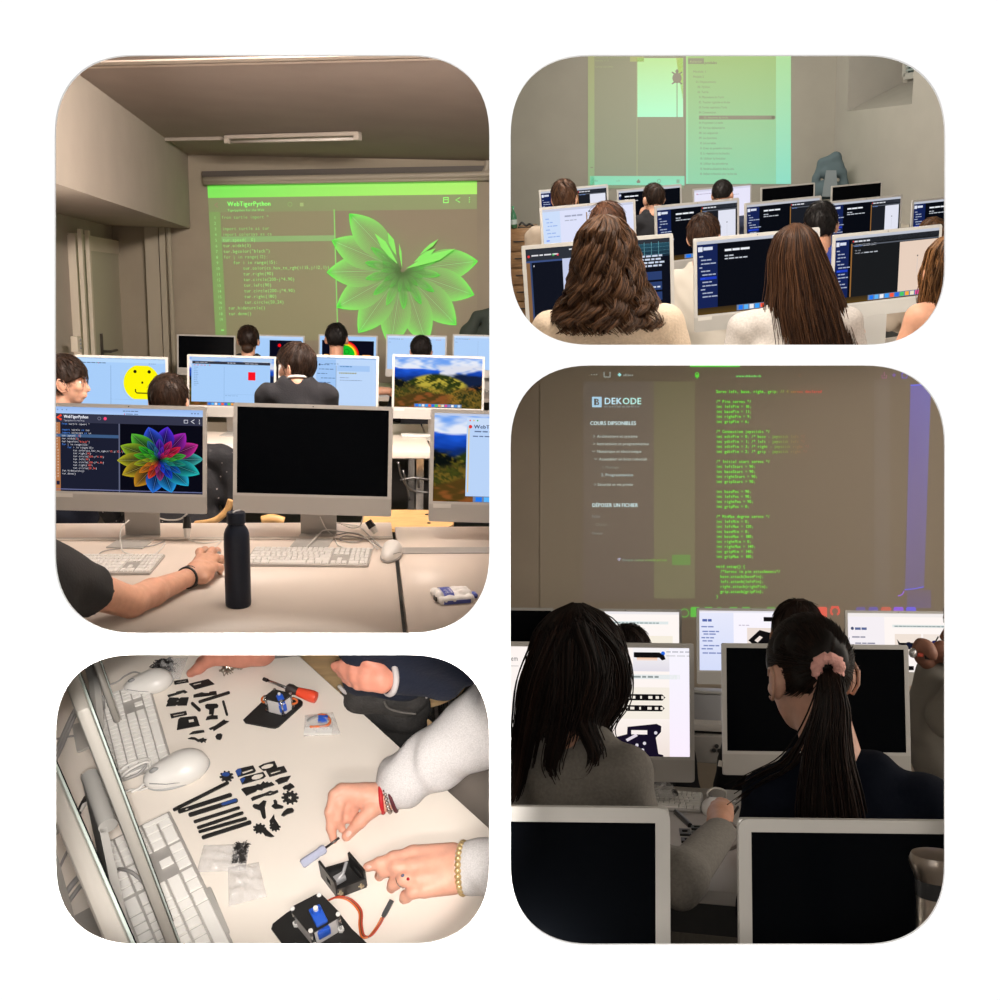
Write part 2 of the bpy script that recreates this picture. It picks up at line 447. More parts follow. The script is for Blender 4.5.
# ------------------------------------------------------------------ the page with its four openings, and an added, unseen case that keeps outside light out
def squircle(x0, y0, x1, y1, r, n=16, e=2.35):
    out = []
    for cx, cy, a0 in ((x1-r, y0+r, -90), (x1-r, y1-r, 0), (x0+r, y1-r, 90), (x0+r, y0+r, 180)):
        for i in range(n+1):
            a = math.radians(a0+90*i/n); c, s_ = math.cos(a), math.sin(a)
            out.append((cx+r*math.copysign(abs(c)**(2/e), c), cy+r*math.copysign(abs(s_)**(2/e), s_)))
    return out
M_PAGE = mat('white_card', (.985, .985, .985), .9, spec=.1)
BY = .5
def pagept(p): return ((p[0]-500)/1000*BY, (500-p[1])/1000*BY)
mb = MB()
holes = [[pagept(p) for p in squircle(*h, r)] for *h, r in ((54.6, 54.8, 489.4, 633.2, 82), (510.6, 54.8, 945.4, 344.8, 82), (510.6, 365.2, 945.4, 945, 82), (54.6, 654.8, 489.4, 945, 82))]
T_ = Matrix(((1, 0, 0, 0), (0, 0, 1, BY), (0, 1, 0, 0), (0, 0, 0, 1)))
mb.plate([(-7, -7), (7, -7), (7, 7), (-7, 7)], holes, 0, .0015, T=T_)
o = mb.build('wall_front', M_PAGE, fixn=True); o['kind'] = 'structure'
M_CASE = mat('case_grey', (.55, .53, .50), .9, spec=.1)  # pale so that the added case and dividers bounce light
mb = MB(); mb.box((0, 14.05, 0), (14, .1, 14)); o = mb.build('wall_case_back', M_CASE); o['kind'] = 'structure'
for nm, c, d in (('wall_case_left', (-7.05, 7.3, 0), (.1, 13.5, 14)), ('wall_case_right', (7.05, 7.3, 0), (.1, 13.5, 14)), ('ceiling_case', (0, 7.3, 7.05), (14.2, 13.5, .1)), ('floor_case', (0, 7.3, -7.05), (14.2, 13.5, .1))):
    mb = MB(); mb.box(c, d); o = mb.build(nm, M_CASE); o['kind'] = 'structure'
def divider(nm, x0, x1, y0, y1):  # added slabs, unseen edge on, that keep each room's light apart
    mb = MB(); pts = [((x-500)/1000*D, D, (500-y)/1000*D) for D in (.503, 13.9) for x in (x0, x1) for y in (y0, y1)]
    mb.add(pts, [(0, 1, 3, 2), (4, 6, 7, 5), (0, 4, 5, 1), (2, 3, 7, 6), (0, 2, 6, 4), (1, 5, 7, 3)])
    o = mb.build(nm, M_CASE, fixn=True); o['kind'] = 'structure'
divider('wall_divider_middle', 499, 501, 0, 1000)
divider('wall_divider_left', 0, 498.9, 643, 645)
divider('wall_divider_right', 501.1, 1000, 354, 356)
# ------------------------------------------------------------------ shared builders
PI = math.pi
M_ALU = mat('silver_aluminium', (.50, .485, .46), .42, .25)
M_CHIN = mat('silver_chin', (.43, .415, .39), .45, .25)
M_BEZ = mat('pale_bezel', (.50, .485, .46), .4)
M_OFF = mat('switched_off_glass', (.002, .0025, .0035), .15, spec=.02)
M_SCR = screenmat('lit_display', (4, 4, 5), 1.0, .4, .0)
M_BLACK = mat('black_plastic', (.012, .012, .013), .45)
M_WHITE = mat('white_plastic', (.78, .76, .73), .35)
M_KEYB = mat('keyboard_base', (.46, .44, .42), .45, .3)
M_KEY = mat('white_key', (.80, .78, .75), .4)
M_GREYP = mat('grey_plastic', (.25, .25, .25), .4)
M_CORD = mat('white_cord', (.70, .68, .65), .5)
M_CORDG = mat('grey_cord', (.35, .34, .33), .5)
M_WOOD = mat('plywood', (.62, .36, .14), .5, noise=.15, scale=14, stretch=(1, 8, 1))
M_CHROME = mat('chrome', (.6, .6, .6), .15, 1)
M_EYE = mat('eye_white', (.8, .8, .78), .2)
M_IRIS = mat('dark_iris', (.02, .012, .008), .15)
def skinmat(name, col, red=None): 
    m = mat(name, col, .5, noise=.05, scale=60, spec=.35)
    m.node_tree.nodes['Principled BSDF'].inputs['Subsurface Weight'].default_value = .12
    m.node_tree.nodes['Principled BSDF'].inputs['Subsurface Radius'].default_value = (.012, .005, .003)
    return m

def imac(room, label, group, x0, x1, ytop, y, screen=None, tz=None, lean=None, yaw=None, bez=1.0, sticker=False, stand=True, notch=True, cat='computer', foot_to=-.11, screenmatl=None):
    ya, yb_ = y if isinstance(y, tuple) else (y, y); ta, tb = ytop if isinstance(ytop, tuple) else (ytop, ytop)
    a, b = room.Y(x0, ta, ya), room.Y(x1, tb, yb_)
    w = (b-a).length; s = w/.547; c = (a+b)/2
    if tz is None: tz = c.z-.461*s
    yw = (-room.b if not isinstance(y, tuple) else math.atan2((b-a).y, (b-a).x)) if yaw is None else yaw
    ln = room.a*.6 if lean is None else lean
    H = .379*s; D = .0115*s; ztop = c.z-tz
    root = thing('desktop_computer', label, cat, group)
    T = Matrix.Translation((0, 0, ztop)) @ Matrix.Rotation(-ln, 4, 'X')
    bz = .0132*s*bez
    bm = MB(); bm.T = T
    bm.box((0, D*.55, -H/2), (w, D*.9, H), bev=.004*s); bm.build('housing', M_ALU, root, 'auto')
    # front glass: a pale frame around the display
    sw = w-2*bz; sh = .297*s if bez == 1 else .297*s
    fr = MB(); fr.T = T @ Matrix(((1, 0, 0, 0), (0, 0, 1, 0), (0, 1, 0, 0), (0, 0, 0, 1)))
    r = .010*s; zb = -(bz+sh+.009*s)
    def rr(x0, z0, x1, z1, r, corners=(1, 1, 1, 1)):
        o = []
        for (cx, cz, a0, on) in ((x1-r, z1-r, 0, corners[0]), (x0+r, z1-r, 90, corners[1]), (x0+r, z0+r, 180, corners[2]), (x1-r, z0+r, 270, corners[3])):
            if on: o += [(cx+r*math.cos(math.radians(a0+q*22.5)), cz+r*math.sin(math.radians(a0+q*22.5))) for q in range(5)]
            else: o.append((cx+(r if a0 in (0, 270) else -r), cz+(r if a0 < 170 else -r)))
        return o
    fr.plate(rr(-w/2, zb, w/2, 0, r, (1, 1, 0, 0)), [[(-sw/2, -bz-sh), (sw/2, -bz-sh), (sw/2, -bz), (-sw/2, -bz)]], -.0012*s, .002*s)
    fr.build('bezel', M_BEZ, root, fixn=True)
    ch = MB(); ch.T = T; ch.prism(rr(-w/2, -H, w/2, zb, r, (0, 0, 1, 1)), -.001*s, .002*s, T=Matrix(((1, 0, 0, 0), (0, 0, 1, 0), (0, 1, 0, 0), (0, 0, 0, 1))))
    ch.build('chin', M_CHIN, root, fixn=True)
    def fn(u, v, l): return T @ Vector((-sw/2+u/100*sw, .0003*s-l*.00012*s, -bz-v/56.8*sh))
    if screen:
        cv = Canvas(fn); screen(cv); cv.build('screen', screenmatl or M_SCR, root)
    else:
        cv = MB(); cv.add([fn(0, 0, 0), fn(0, 56.8, 0), fn(100, 56.8, 0), fn(100, 0, 0)], [(0, 1, 2, 3)]); cv.build('screen', M_OFF, root)
    if notch:
        q = MB(); q.T = T; q.ell((0, -.0015*s, -bz*.5), (.0022*s, .0008*s, .0022*s), 8); q.build('camera', M_BLACK, root)
    if sticker:
        q = MB(); q.T = T; q.box((-w/2+.045*s, -.0016*s, zb-.006*s), (.06*s, .0008*s, .014*s)); q.build('sticker', mat('paper_sticker', (.6, .58, .54), .8), root)
    if stand:
        st = MB(); yb = D+.03*s
        z1 = ztop-H*.55
        st.prism([(-.064*s, 0), (.064*s, 0), (.064*s, z1), (-.064*s, z1)], 0, .005*s, T=Matrix(((1, 0, 0, 0), (0, 0, 1, yb+.035*s), (0, 1, 0, 0), (0, 0, 0, 1))))
        st.build('stand_arm', M_ALU, root, fixn=True)
        hg = MB(); hg.tube([(-.06*s, yb+.012*s, z1-.004*s), (.06*s, yb+.012*s, z1-.004*s)], .024*s, 16); hg.build('hinge', M_ALU, root, 'auto')
        ft = MB(); ft.box((0, (yb+.04*s+foot_to*s)/2, .0025*s), (.128*s, (yb+.04*s-foot_to*s), .005*s), bev=.0018*s); ft.build('stand_foot', M_ALU, root, 'auto')
    room.put(root, (c.x, c.y+D, tz), yw)
    return root

def keyboard(room, label, group, loc, rz, w=.42, d=.115, pad=True, fine=True, h=.009, rot=None, keyh=.004):
    root = thing('computer_keyboard', label, 'keyboard', group)
    b = MB(); b.box((0, 0, h/2), (w, d, h), bev=min(h*.35, .003)); b.build('base', M_KEYB, root, 'auto')
    k = MB(); cols = 22.0 if pad else 15.0; u = (w*.975)/cols; rows = [.62, 1, 1, 1, 1, 1]; v = d*.95/sum(rows); x0 = -w*.4875; yy = d*.475
    g = .12 if fine else .16
    def key(cx, cw, y0, ch):
        hw, hd = cw*u*(1-g)/2 if cw < 1.6 else (cw*u-u*g)/2, ch*v/2-v*g/2
        z0, z1 = h, h+keyh; i = .12*min(hw, hd)
        X, Yc = x0+cx*u+cw*u/2, y0-ch*v/2
        vs = [(X+sx*hw, Yc+sy*hd, z0) for sx, sy in ((-1, -1), (1, -1), (1, 1), (-1, 1))]+[(X+sx*(hw-i), Yc+sy*(hd-i), z1) for sx, sy in ((-1, -1), (1, -1), (1, 1), (-1, 1))]
        k.add(vs, [(4, 5, 6, 7), (0, 1, 5, 4), (1, 2, 6, 5), (2, 3, 7, 6), (3, 0, 4, 7)])
    lay = [[1]*14+[1], [1]*13+[2], [1.5]+[1]*12+[1.5], [1.8]+[1]*11+[2.2], [1.3]+[1]*10+[3.7-1], [1.2, 1.2, 1.4, 6.2, 1.4, 1.2, 1.2][:7]]
    for r, row in enumerate(lay):
        cx = 0; tot = sum(row); f = 15/tot
        for cw in row: key(cx, cw*f, yy, rows[r]); cx += cw*f
        if pad:
            if r in (0, 1, 2): [key(15.25+q, 1, yy, rows[r]) for q in range(3)]
            if r == 4: key(16.25, 1, yy, 1)
            if r == 5: [key(15.25+q, 1, yy, 1) for q in range(3)]
            if r == 5: key(18.5, 2, yy, 1); key(20.5, 1, yy, 1)
            elif r == 4: [key(18.5+q, 1, yy, 1) for q in range(3)]; key(21.5-.0, .5, yy, 1) if 0 else key(21.45, .55, yy, 2)
            else: [key(18.5+q*.875, .875, yy, rows[r]) for q in range(4)]
        yy -= rows[r]*v
    k.build('keys', M_KEY, root)
    if room: room.put(root, loc, rz, rot)
    return root

def mouse(room, label, loc, rz, s=1.0, sx=1, group=None, wheel=True, rot=None):
    root = thing('computer_mouse', label, 'mouse', group)
    solid_obj('shell', [el((0, 0, .012), (.029, .054, .024)), el((0, -.018, .014), (.031, .034, .025))], M_WHITE, root, .0022, .012, cut=lambda g: np.maximum(.0005-g[..., 2], g[..., 2]-.045), T=Matrix.Diagonal((s*sx, s, s, 1)))
    solid_obj('base', [el((0, -.002, .006), (.0315, .056, .012))], mat('mouse_side_grey', (.42, .42, .42), .45), root, .0024, .004, cut=lambda g: np.maximum(.0003-g[..., 2], g[..., 2]-.0085), T=Matrix.Diagonal((s*sx, s, s, 1)))
    q = MB(); q.T = Matrix.Diagonal((s*sx, s, s, 1))
    if wheel: q.ell((0, .032, .031), (.004, .009, .006), 10); q.build('scroll_wheel', M_GREYP, root, True)
    g = MB(); g.T = Matrix.Diagonal((s*sx, s, s, 1)); g.tube([(-.029, -.03, .009), (-.0315, -.01, .013), (-.028, .02, .02), (-.016, .045, .022)], .0008, 5)
    g.build('seam', M_GREYP, root)
    room.put(root, loc, rz, rot); return root

def cord(room, label, pts, r=.0025, m=None, name='cable', group=None, n=6, plug=None):
    """pts in room coordinates"""
    P = curve_pts(pts, n); o0 = Vector(pts[0])
    b = MB(); b.tube([p-o0 for p in P], r, 6)
    if plug is None:
        o = b.build(name, m or M_CORD, None, True); tag(o, label, 'cable', group); room.put(o, o0); return o
    root = thing(name, label, 'cable', group); b.build('cord', m or M_CORD, root, True)
    q = MB(); d = (P[0]-P[1]).normalized(); q.tube([Vector((0, 0, 0)), d*plug*.2, d*plug*.8, d*plug], [r*1.6, r*3.2, r*3.2, r*2.4], 8); q.build('plug', M_BLACK, root, 'auto')
    room.put(root, o0); return root

# ------------------------------------------------------------------ hair and heads.  Head frame: origin at the skull's middle, facing +Y
def strands(mb, paths, r0, r1, n=3):
    for P in paths:
        k = len(P); mb.tube(P, [r0+(r1-r0)*(i/(k-1))**1.5 for i in range(k)], n, cap=False)
def cap_cut(front=.052, nape=-.075, side=.0):
    def f(g):
        x, y, z = g[..., 0], g[..., 1], g[..., 2]
        line = np.where(y > .0, front*np.clip(y/.075, 0, 1)+(.0)*(1-np.clip(y/.075, 0, 1))+side, nape*np.clip(-y/.06, 0, 1)+side)
        return line-z
    return f
def short_hair(parent, m, T, seed=1, n=260, ln=.05, front=.05, nape=-.08, vol=1.0, r=.0016, side=-.005, fine=True, crown=(0, -.05, .14), lift=1.0, jit=1.0):
    rnd = random.Random(seed); ph = [rnd.uniform(0, 6) for _ in range(6)]
    R = np.array((.084*vol, .102*vol, .101*vol)); c0 = np.array((0, -.008, .03))
    V, F = solid([el(c0, R)], .006 if fine else .009, .01, disp=lambda g: .003*np.sin(g[..., 0]*120+ph[0]+g[..., 1]*40)*np.cos(g[..., 2]*60+ph[1])+.002*np.sin(g[..., 1]*150+ph[2]), cut=cap_cut(front, nape, side))
    b = MB(); b.T = T; b.add([Vector(v) for v in V.tolist()], F.tolist())
    cr = Vector(crown); P = []
    while len(P) < n:
        v = Vector((rnd.gauss(0, 1), rnd.gauss(0, 1), rnd.gauss(.35, 1))).normalized(); p = Vector(c0)+Vector(v[i]*R[i]*.99 for i in range(3))
        g = np.array([[tuple(p)]]); 
        if cap_cut(front, nape, side)(g)[0, 0] > -.004: continue
        nrm = Vector(v[i]/R[i] for i in range(3)).normalized()
        t = (p-cr); t = t-nrm*t.dot(nrm); t = t.normalized() if t.length > 1e-4 else nrm.orthogonal()
        t = (t+jit*Vector((rnd.gauss(0, .35), rnd.gauss(0, .35), rnd.gauss(0, .2)))); t = (t-nrm*t.dot(nrm)).normalized()
        L = ln*rnd.uniform(.6, 1.25); q = [p-t*L*.3]; 
        lft = rnd.uniform(.02, .14)*lift
        for i in range(1, 5):
            u = i/4; w = p+t*L*u-nrm*(L*u)**2*4.2+nrm*(.004*min(1, lift*2)+lft*L*u*.5); q.append(w)
        P.append(q)
    strands(b, P, r, r*.4)
    return b.build('hair', m, parent, True)
def head_prims(T, ear=True, k=1):
    def p(v): return T @ Vector(v)
    R3 = T.to_3x3(); 
    def E(c, r): return el(p(c), r, np.array(R3))
    out = [E((0, -.008, .025), (.074, .092, .09)), E((0, .03, -.04), (.058, .062, .07)), E((0, .05, -.085), (.03, .034, .022)),
           rc(p((0, .088, .012)), p((0, .107, -.032)), .008, .0125), E((0, .083, .035), (.05, .014, .012)), E((.04, .066, -.02), (.02, .02, .018)), E((-.04, .066, -.02), (.02, .02, .018)),
           E((0, .088, -.058), (.022, .012, .006)), E((0, .086, -.068), (.019, .011, .006))]
    if ear: out += [E((.079, -.006, -.012), (.011, .021, .032)), E((-.079, -.006, -.012), (.011, .021, .032)), E((.085, -.018, .0), (.008, .010, .022)), E((-.085, -.018, .0), (.008, .010, .022))]
    return out
def person(room, label, head, yaw=0, hyaw=0, pitch=0, roll=0, scale=1.0, skin=None, shirt=None, hairfn=None, group=None, torso=True, arms='fwd', shoulder=.18, name='person', vox=.008, sleeve=True, collar=None, ear=True, folds=.004, neck_down=.0, lean=0.0, drop=0.0, eyes=True, extra=None, shirt_name='sweater', bodyx=None, dx=0, brows=True):
    """head = centre of the skull in room coordinates; the body hangs below it, facing yaw"""
    root = thing(name, label, 'person', group)
    B = Matrix.Rotation(yaw, 4, 'Z')
    T = Matrix.Translation((0, 0, 0)) @ Matrix.Rotation(yaw+hyaw, 4, 'Z') @ Matrix.Rotation(roll, 4, 'Y') @ Matrix.Rotation(-pitch, 4, 'X')
    S = Matrix.Scale(scale, 4)
    def b(x, y, z): return B @ Vector((x+dx*max(0, min(1, (-.12-z)/.12)), y-.025+lean*min(0, z+.1), z-drop*(z < -.15)))
    pr = head_prims(T, ear)+[rc(T @ Vector((0, -.02, -.05)), b(0, -.02, -.20), .052, .058)]
    if torso: pr += [rc(b(-.12, -.02, -.26), b(.12, -.02, -.26), .05), el(b(0, -.01, -.42), (.15, .085, .2)), el(b(0, 0, -.62), (.14, .09, .14))]
    if bodyx: pr += bodyx(b, T)
    body = solid_obj('body', pr, skin, root, vox, .018, T=S)
    for sx in ((-1, 1) if eyes else ()):
        e = MB(); e.T = S @ T; e.ell((sx*.031, .070, .004), (.0115, .0118, .0085), 12, 0); e.ell((sx*.031, .079, .004), (.0058, .004, .0058), 10, 1); e.build('eye', [M_EYE, M_IRIS], root, True)
        if brows:
            e = MB(); e.T = S @ T; e.tube([(sx*.016, .090, .026), (sx*.032, .0885, .031), (sx*.048, .079, .026)], [.002, .0028, .0015], 6); e.build('eyebrow', M_IRIS, root, True)
    if ear and vox <= .007:
        for sx in (-1, 1):
            e = MB(); e.T = S @ T; e.tube([(sx*.089, .010, -.036), (sx*.092, -.006, -.042), (sx*.096, -.024, -.024), (sx*.097, -.030, .002), (sx*.094, -.022, .020), (sx*.089, -.004, .020), (sx*.087, .008, .006)], [.002, .0034, .0032, .0036, .0036, .0034, .002], 8)
            e.build('ear_rim', skin, root, True)
    if shirt is not None:
        sh = shoulder
        q = [rc(b(-sh+.03, -.02, -.255), b(sh-.03, -.02, -.255), .058), rc(b(-.06, -.02, -.205), b(.06, -.02, -.205), .05), el(b(0, -.005, -.40), (sh-.005, .115, .22)), el(b(0, 0, -.62), (sh-.01, .125, .2)), rc(b(-.05, .02, -.7), b(.05, .02, -.7), .1)]
        if arms == 'fwd':
            for sx in (-1, 1): q += [rc(b(sx*sh, -.01, -.27), b(sx*(sh+.05), .03, -.52), .06, .05), rc(b(sx*(sh+.05), .03, -.52), b(sx*(sh-.06), .27, -.6), .048, .036)]
        elif arms == 'tight':
            for sx in (-1, 1): q += [rc(b(sx*sh, -.01, -.27), b(sx*(sh+.015), .06, -.52), .056, .046), rc(b(sx*(sh+.015), .06, -.52), b(sx*(sh-.06), .27, -.58), .046, .036)]
        elif arms == 'down':
            for sx in (-1, 1): q += [rc(b(sx*sh, -.01, -.27), b(sx*(sh+.04), .0, -.52), .058, .05), rc(b(sx*(sh+.04), .0, -.52), b(sx*(sh+.02), .1, -.68), .047, .04)]
        elif callable(arms): q += arms(b, sh)
        rs = random.Random(len(label)); p0 = [rs.uniform(0, 6) for _ in range(4)]
        def dsp(g): return folds*(np.sin(g[..., 2]*38+p0[0]+np.sin(g[..., 0]*22+p0[1])*1.6+g[..., 0]*18)*np.sin(g[..., 0]*15+p0[2]+g[..., 2]*9))
        def cut(g):
            c = b(0, -.012, -.16); d = np.sqrt((g[..., 0]-c.x)**2+(g[..., 1]-c.y)**2+((g[..., 2]-c.z)*.75)**2)-.055
            return -d
        solid_obj(shirt_name, q, shirt, root, vox*1.25, .03, dsp, cut, T=S)
        if collar is not None:
            cc = MB(); cc.T = S; P = [b(.062*math.cos(t*PI/12), -.012+.062*math.sin(t*PI/12), -.178-.022*math.sin(t*PI/12)) for t in range(25)]
            cc.tube(P, .007, 8); cc.build('collar', collar, root, True)
    if hairfn: hairfn(root, S @ T)
    if extra: extra(root, S, B, T)
    base = Vector(head)
    # the root stands at the hips
    dz = Vector((0, 0, -.78*scale))
    for ch in root.children:
        ch.data.transform(Matrix.Translation(-dz))
    room.put(root, base+dz)
    return root
def fall(profile, n, seed, phis, curl=(0, 0, 60), r=(.0028, .0012), steps=16, jit=.012, core=True, ends=.0, thick=.25, ns=4, clump=0):
    """hair that hangs in a bell: profile = [(z, rx, ry, cx, cy), ...] from the crown down; phis = angle ranges (deg, 0=+x, 90=+y=face)"""
    rnd = random.Random(seed); b = MB(); zs = [p[0] for p in profile]; P = []
    def prof(t):
        f = t*(len(profile)-1); i = min(int(f), len(profile)-2); u = f-i; u2 = u
        return [profile[i][j]*(1-u2)+profile[i+1][j]*u2 for j in range(5)]
    cl = [(rnd.uniform(0, 6.28), rnd.uniform(.8, 1.2)) for _ in range(max(1, clump))]
    for s in range(n):
        lo, hi = rnd.choice(phis) if len(phis) > 1 else phis[0]
        ph = math.radians(rnd.uniform(lo, hi)); lay = 1-thick*rnd.random()**1.6; te = 1-ends*rnd.random()
        cph, cf = cl[int((math.degrees(ph)-lo)/max(1e-6, hi-lo)*clump) % len(cl)] if clump else (rnd.uniform(0, 6.28), rnd.uniform(.8, 1.2))
        cph += rnd.gauss(0, .5 if not clump else .22); dph = rnd.gauss(0, .12 if not clump else .04); jx, jy = rnd.gauss(0, jit), rnd.gauss(0, jit); q = []
        for i in range(steps+1):
            t = i/steps*te; z, rx, ry, cx, cy = prof(t)
            a = curl[0]+(curl[1]-curl[0])*t; w = curl[2]*cf
            pp = ph+dph*t; lx = lay*min(1, .35+t*3) if 0 else lay
            x = cx+rx*lx*math.cos(pp)+a*math.sin(w*(-z)+cph)+jx*t; y = cy+ry*lx*math.sin(pp)+a*math.cos(w*(-z)+cph)+jy*t
            q.append(Vector((x, y, z+.25*a*math.sin(w*(-z)*1.3+cph))))
        P.append(q)
    strands(b, P, r[0], r[1], ns)
    if core:
        n2 = 28; vs = []; lo = min(p[0] for p in phis); hi = max(p[1] for p in phis); K = 24
        for i in range(K+1):
            z, rx, ry, cx, cy = prof(i/K*.88)
            for j in range(n2): 
                a = math.radians(lo+(hi-lo)*j/(n2-1)); vs.append((cx+rx*.86*math.cos(a), cy+ry*.86*math.sin(a), z))
        b.add(vs, [(i*n2+j, i*n2+j+1, (i+1)*n2+j+1, (i+1)*n2+j) for i in range(K) for j in range(n2-1)])
    return b
def finger(pts, r0, r1): 
    k = len(pts)-1
    return [rc(pts[i], pts[i+1], r0+(r1-r0)*i/k, r0+(r1-r0)*(i+1)/k) for i in range(k)]
def nails(parent, tips, m=None, name='fingernails'):
    """tips: (point, direction of the finger, normal, size)"""
    b = MB()
    for p, d, n_, s in tips:
        d = Vector(d).normalized(); n_ = Vector(n_); n_ = (n_-d*n_.dot(d)).normalized(); w = d.cross(n_)
        R = Matrix((w, d, n_)).transposed(); b.ell(p, (s*.62, s, s*.22), 10, rot=R)
    return b.build(name, m or mat('fingernail', (.72, .45, .38), .3), parent, True)
# ================================================================== upper left picture: the class seen from the last row
M_CEIL = mat('warm_ceiling_paint', (.40, .335, .30), .95, spec=.1, noise=.03, scale=3)
M_W1 = mat('beige_wall_paint', (.40, .345, .27), .95, spec=.1, noise=.03, scale=4)
M_WL = mat('white_beam_paint', (.44, .385, .33), .95, spec=.1, noise=.03, scale=3)
M_DOORF = mat('door_frame_paint', (.68, .61, .50), .6)
M_DOOR = mat('door_paint', (.50, .47, .36), .6)
M_TAB = mat('white_laminate_table', (.78, .68, .60), .35, spec=.4, noise=.015, scale=5)
M_TABE = mat('table_edge', (.55, .50, .45), .5)
M_FLOOR = mat('dark_floor', (.035, .032, .03), .6, noise=.2, scale=9, stretch=(1, 8, 1))
yb = 9.8; zc = 1.127; xb = -1.6; xl = -2.33; zt = -.857; zf = -1.59; zbm = .483
WA = .206                                           # the far wall stands at a slight angle
def F(px, py, off=0):
    d = P1.d(px, py); t = (yb-off-WA*1.6)/(d.y+WA*d.x); return d*t
mb = MB(); mb.box((0, .05, -.2), (7, .1, 3.2)); mb.v = [((v := Matrix.Rotation(-math.atan(WA), 3, 'Z') @ Vector(q)) + Vector((-.4, yb-WA*1.2, 0)))[:] for q in mb.v]; struct('wall_far', mb, M_W1, P1)
mb = MB(); mb.box((-.3, 5.7, zc+.05), (6, 10.4, .1)); struct('ceiling', mb, M_CEIL, P1)
mb = MB(); mb.box((xl-.05, 5.4, -.2), (.1, 9.6, 3.0)); struct('wall_left', mb, M_WL, P1)
mb = MB(); mb.box((-.3, 6.0, zf-.05), (6, 9.5, .1)); struct('floor', mb, M_FLOOR, P1)
mb = MB(); mb.box(((xb+xl)/2, (5.28+yb)/2, (zbm+zc)/2), (xb-xl, yb-5.28, zc-zbm)); struct('wall_beam_left', mb, M_WL, P1)
# pale strip across the ceiling, rail and pipes over the projected picture
mb = MB(); t0, t1 = P1.Z(60, 69, zc-.03), P1.Z(500, 58.5, zc-.03); d_ = t1-t0; rt = Matrix.Rotation(math.atan2(d_.y, d_.x), 3, 'Z')
for off, wd, ht in ((0, .07, .010), (.11, .04, .006)): mb.box(((t0.x+t1.x)/2, (t0.y+t1.y)/2+off, zc-ht/2), (d_.length+.6, wd, ht), rot=rt, bev=.004)
struct('trim_1', mb, mat('pale_ceiling_strip', (.60, .51, .44), .8), P1)
M_RAIL = mat('dark_curtain_rail', (.10, .085, .075), .6)
a, b = F(203, 174.5, .05), F(498, 168.5, .05)
r = thing('curtain_rail', 'dark slotted rail along the top of the wall above the projected picture', 'rail')
q = MB(); q.tube([a-a, b-a], .035, 4); q.build('channel', M_RAIL, r); P1.put(r, a)
for i, (ya, ybb, rad) in enumerate(((180, 174.5, .028), (183.6, 178.6, .016))):
    a, b = F(204, ya, .1), F(478 if i == 0 else 497, ybb, .1)
    pts = [a-a, b-a]
    if i == 0: pts = [a-a, (b-a)*.97, b-a+Vector((.06, 0, .03)), b-a+Vector((.09, 0, .12))]
    q = MB(); q.tube(curve_pts(pts, 6), rad, 10); o = q.build('pipe', mat('pipe_paint', (.42, .37, .30), .5), None, True)
    tag(o, ['thick beige pipe over the projected picture, bending up at its end', 'thin beige pipe just above the green bar of the projected picture'][i], 'pipe'); P1.put(o, a)
# ceiling lamp (off) and its conduit
def lampline(x0, x1, y0, y1, dz):
    return P1.Z(x0, y0, zc-dz), P1.Z(x1, y1, zc-dz)
a, b = lampline(226, 360, 141.5, 138, .05)
r = thing('fluorescent_lamp', 'long unlit tube lamp fixed under the ceiling', 'lamp'); L = (b-a).length
q = MB(); q.box((L/2, 0, .03), (L, .06, .03), bev=.006); q.build('batten', M_WL, r)
q = MB(); q.tube([(.03, 0, -.004), (L-.03, 0, -.004)], .012, 10); q.build('tube', mat('unlit_tube', (.6, .55, .5), .25), r, True)
for xx in (.02, L-.02):
    q = MB(); q.box((xx, 0, .005), (.045, .055, .045), bev=.004); q.build('lamp_holder', mat('holder_plastic', (.5, .44, .38), .5), r)
P1.put(r, a, math.atan2((b-a).y, (b-a).x))
a = P1.Z(154, 139.8, zc-.012); b = P1.Z(226, 138.5, zc-.012)
q = MB(); q.box(((b-a).length/2, 0, 0), ((b-a).length, .03, .024)); o = q.build('cable_conduit', M_WL); tag(o, 'thin pale conduit running from the beam to the tube lamp', 'conduit'); P1.put(o, a, math.atan2((b-a).y, (b-a).x))
# door in the left wall
d0, d1 = P1.X(71.5, 300, xl).y, P1.X(126, 300, xl).y
zd = P1.X(72, 236, xl).z
mb = MB()
for yy in (d0+.04, d1-.04): mb.box((xl+.03, yy, (zd+zf)/2), (.06, .12, zd-zf))
mb.box((xl+.03, (d0+d1)/2, zd-.04), (.06, d1-d0, .12)); struct('trim_2', mb, M_DOORF, P1)
r = thing('door_1', None, None); r['kind'] = 'structure'
mb = MB(); mb.box((0, 0, 0), (.04, d1-d0-.2, zd-zf-.1)); mb.build('door_leaf', M_DOOR, r)
h = P1.X(92, 352, xl) ; hc = Vector((xl+.03, (d0+d1)/2, (zd+zf)/2-.03))
mb = MB(); mb.box((.03, h.y-hc.y+.1, P1.X(92, 348, xl).z-hc.z), (.012, .05, .24)); mb.tube([(.04, h.y-hc.y+.1, h.z-hc.z), (.1, h.y-hc.y+.1, h.z-hc.z), (.1, h.y-hc.y+.32, h.z-hc.z)], .012, 8)
mb.build('door_handle', mat('dark_steel', (.10, .09, .08), .35, .8), r); P1.put(r, hc)
mb = MB(); p = P1.Y(163, 240, yb-.03)
mb.box((p.x, yb-.04, (zbm+zf)/2), (.05, .08, zbm-zf)); mb.box((p.x-.10, yb-.02, (zbm+zf)/2), (.12, .04, zbm-zf)); mb.tube([(p.x+.055, yb-.05, zbm), (p.x+.065, yb-.05, zf)], .022, 8); struct('trim_3', mb, mat('corner_paint', (.42, .37, .29), .8), P1)
mb = MB()
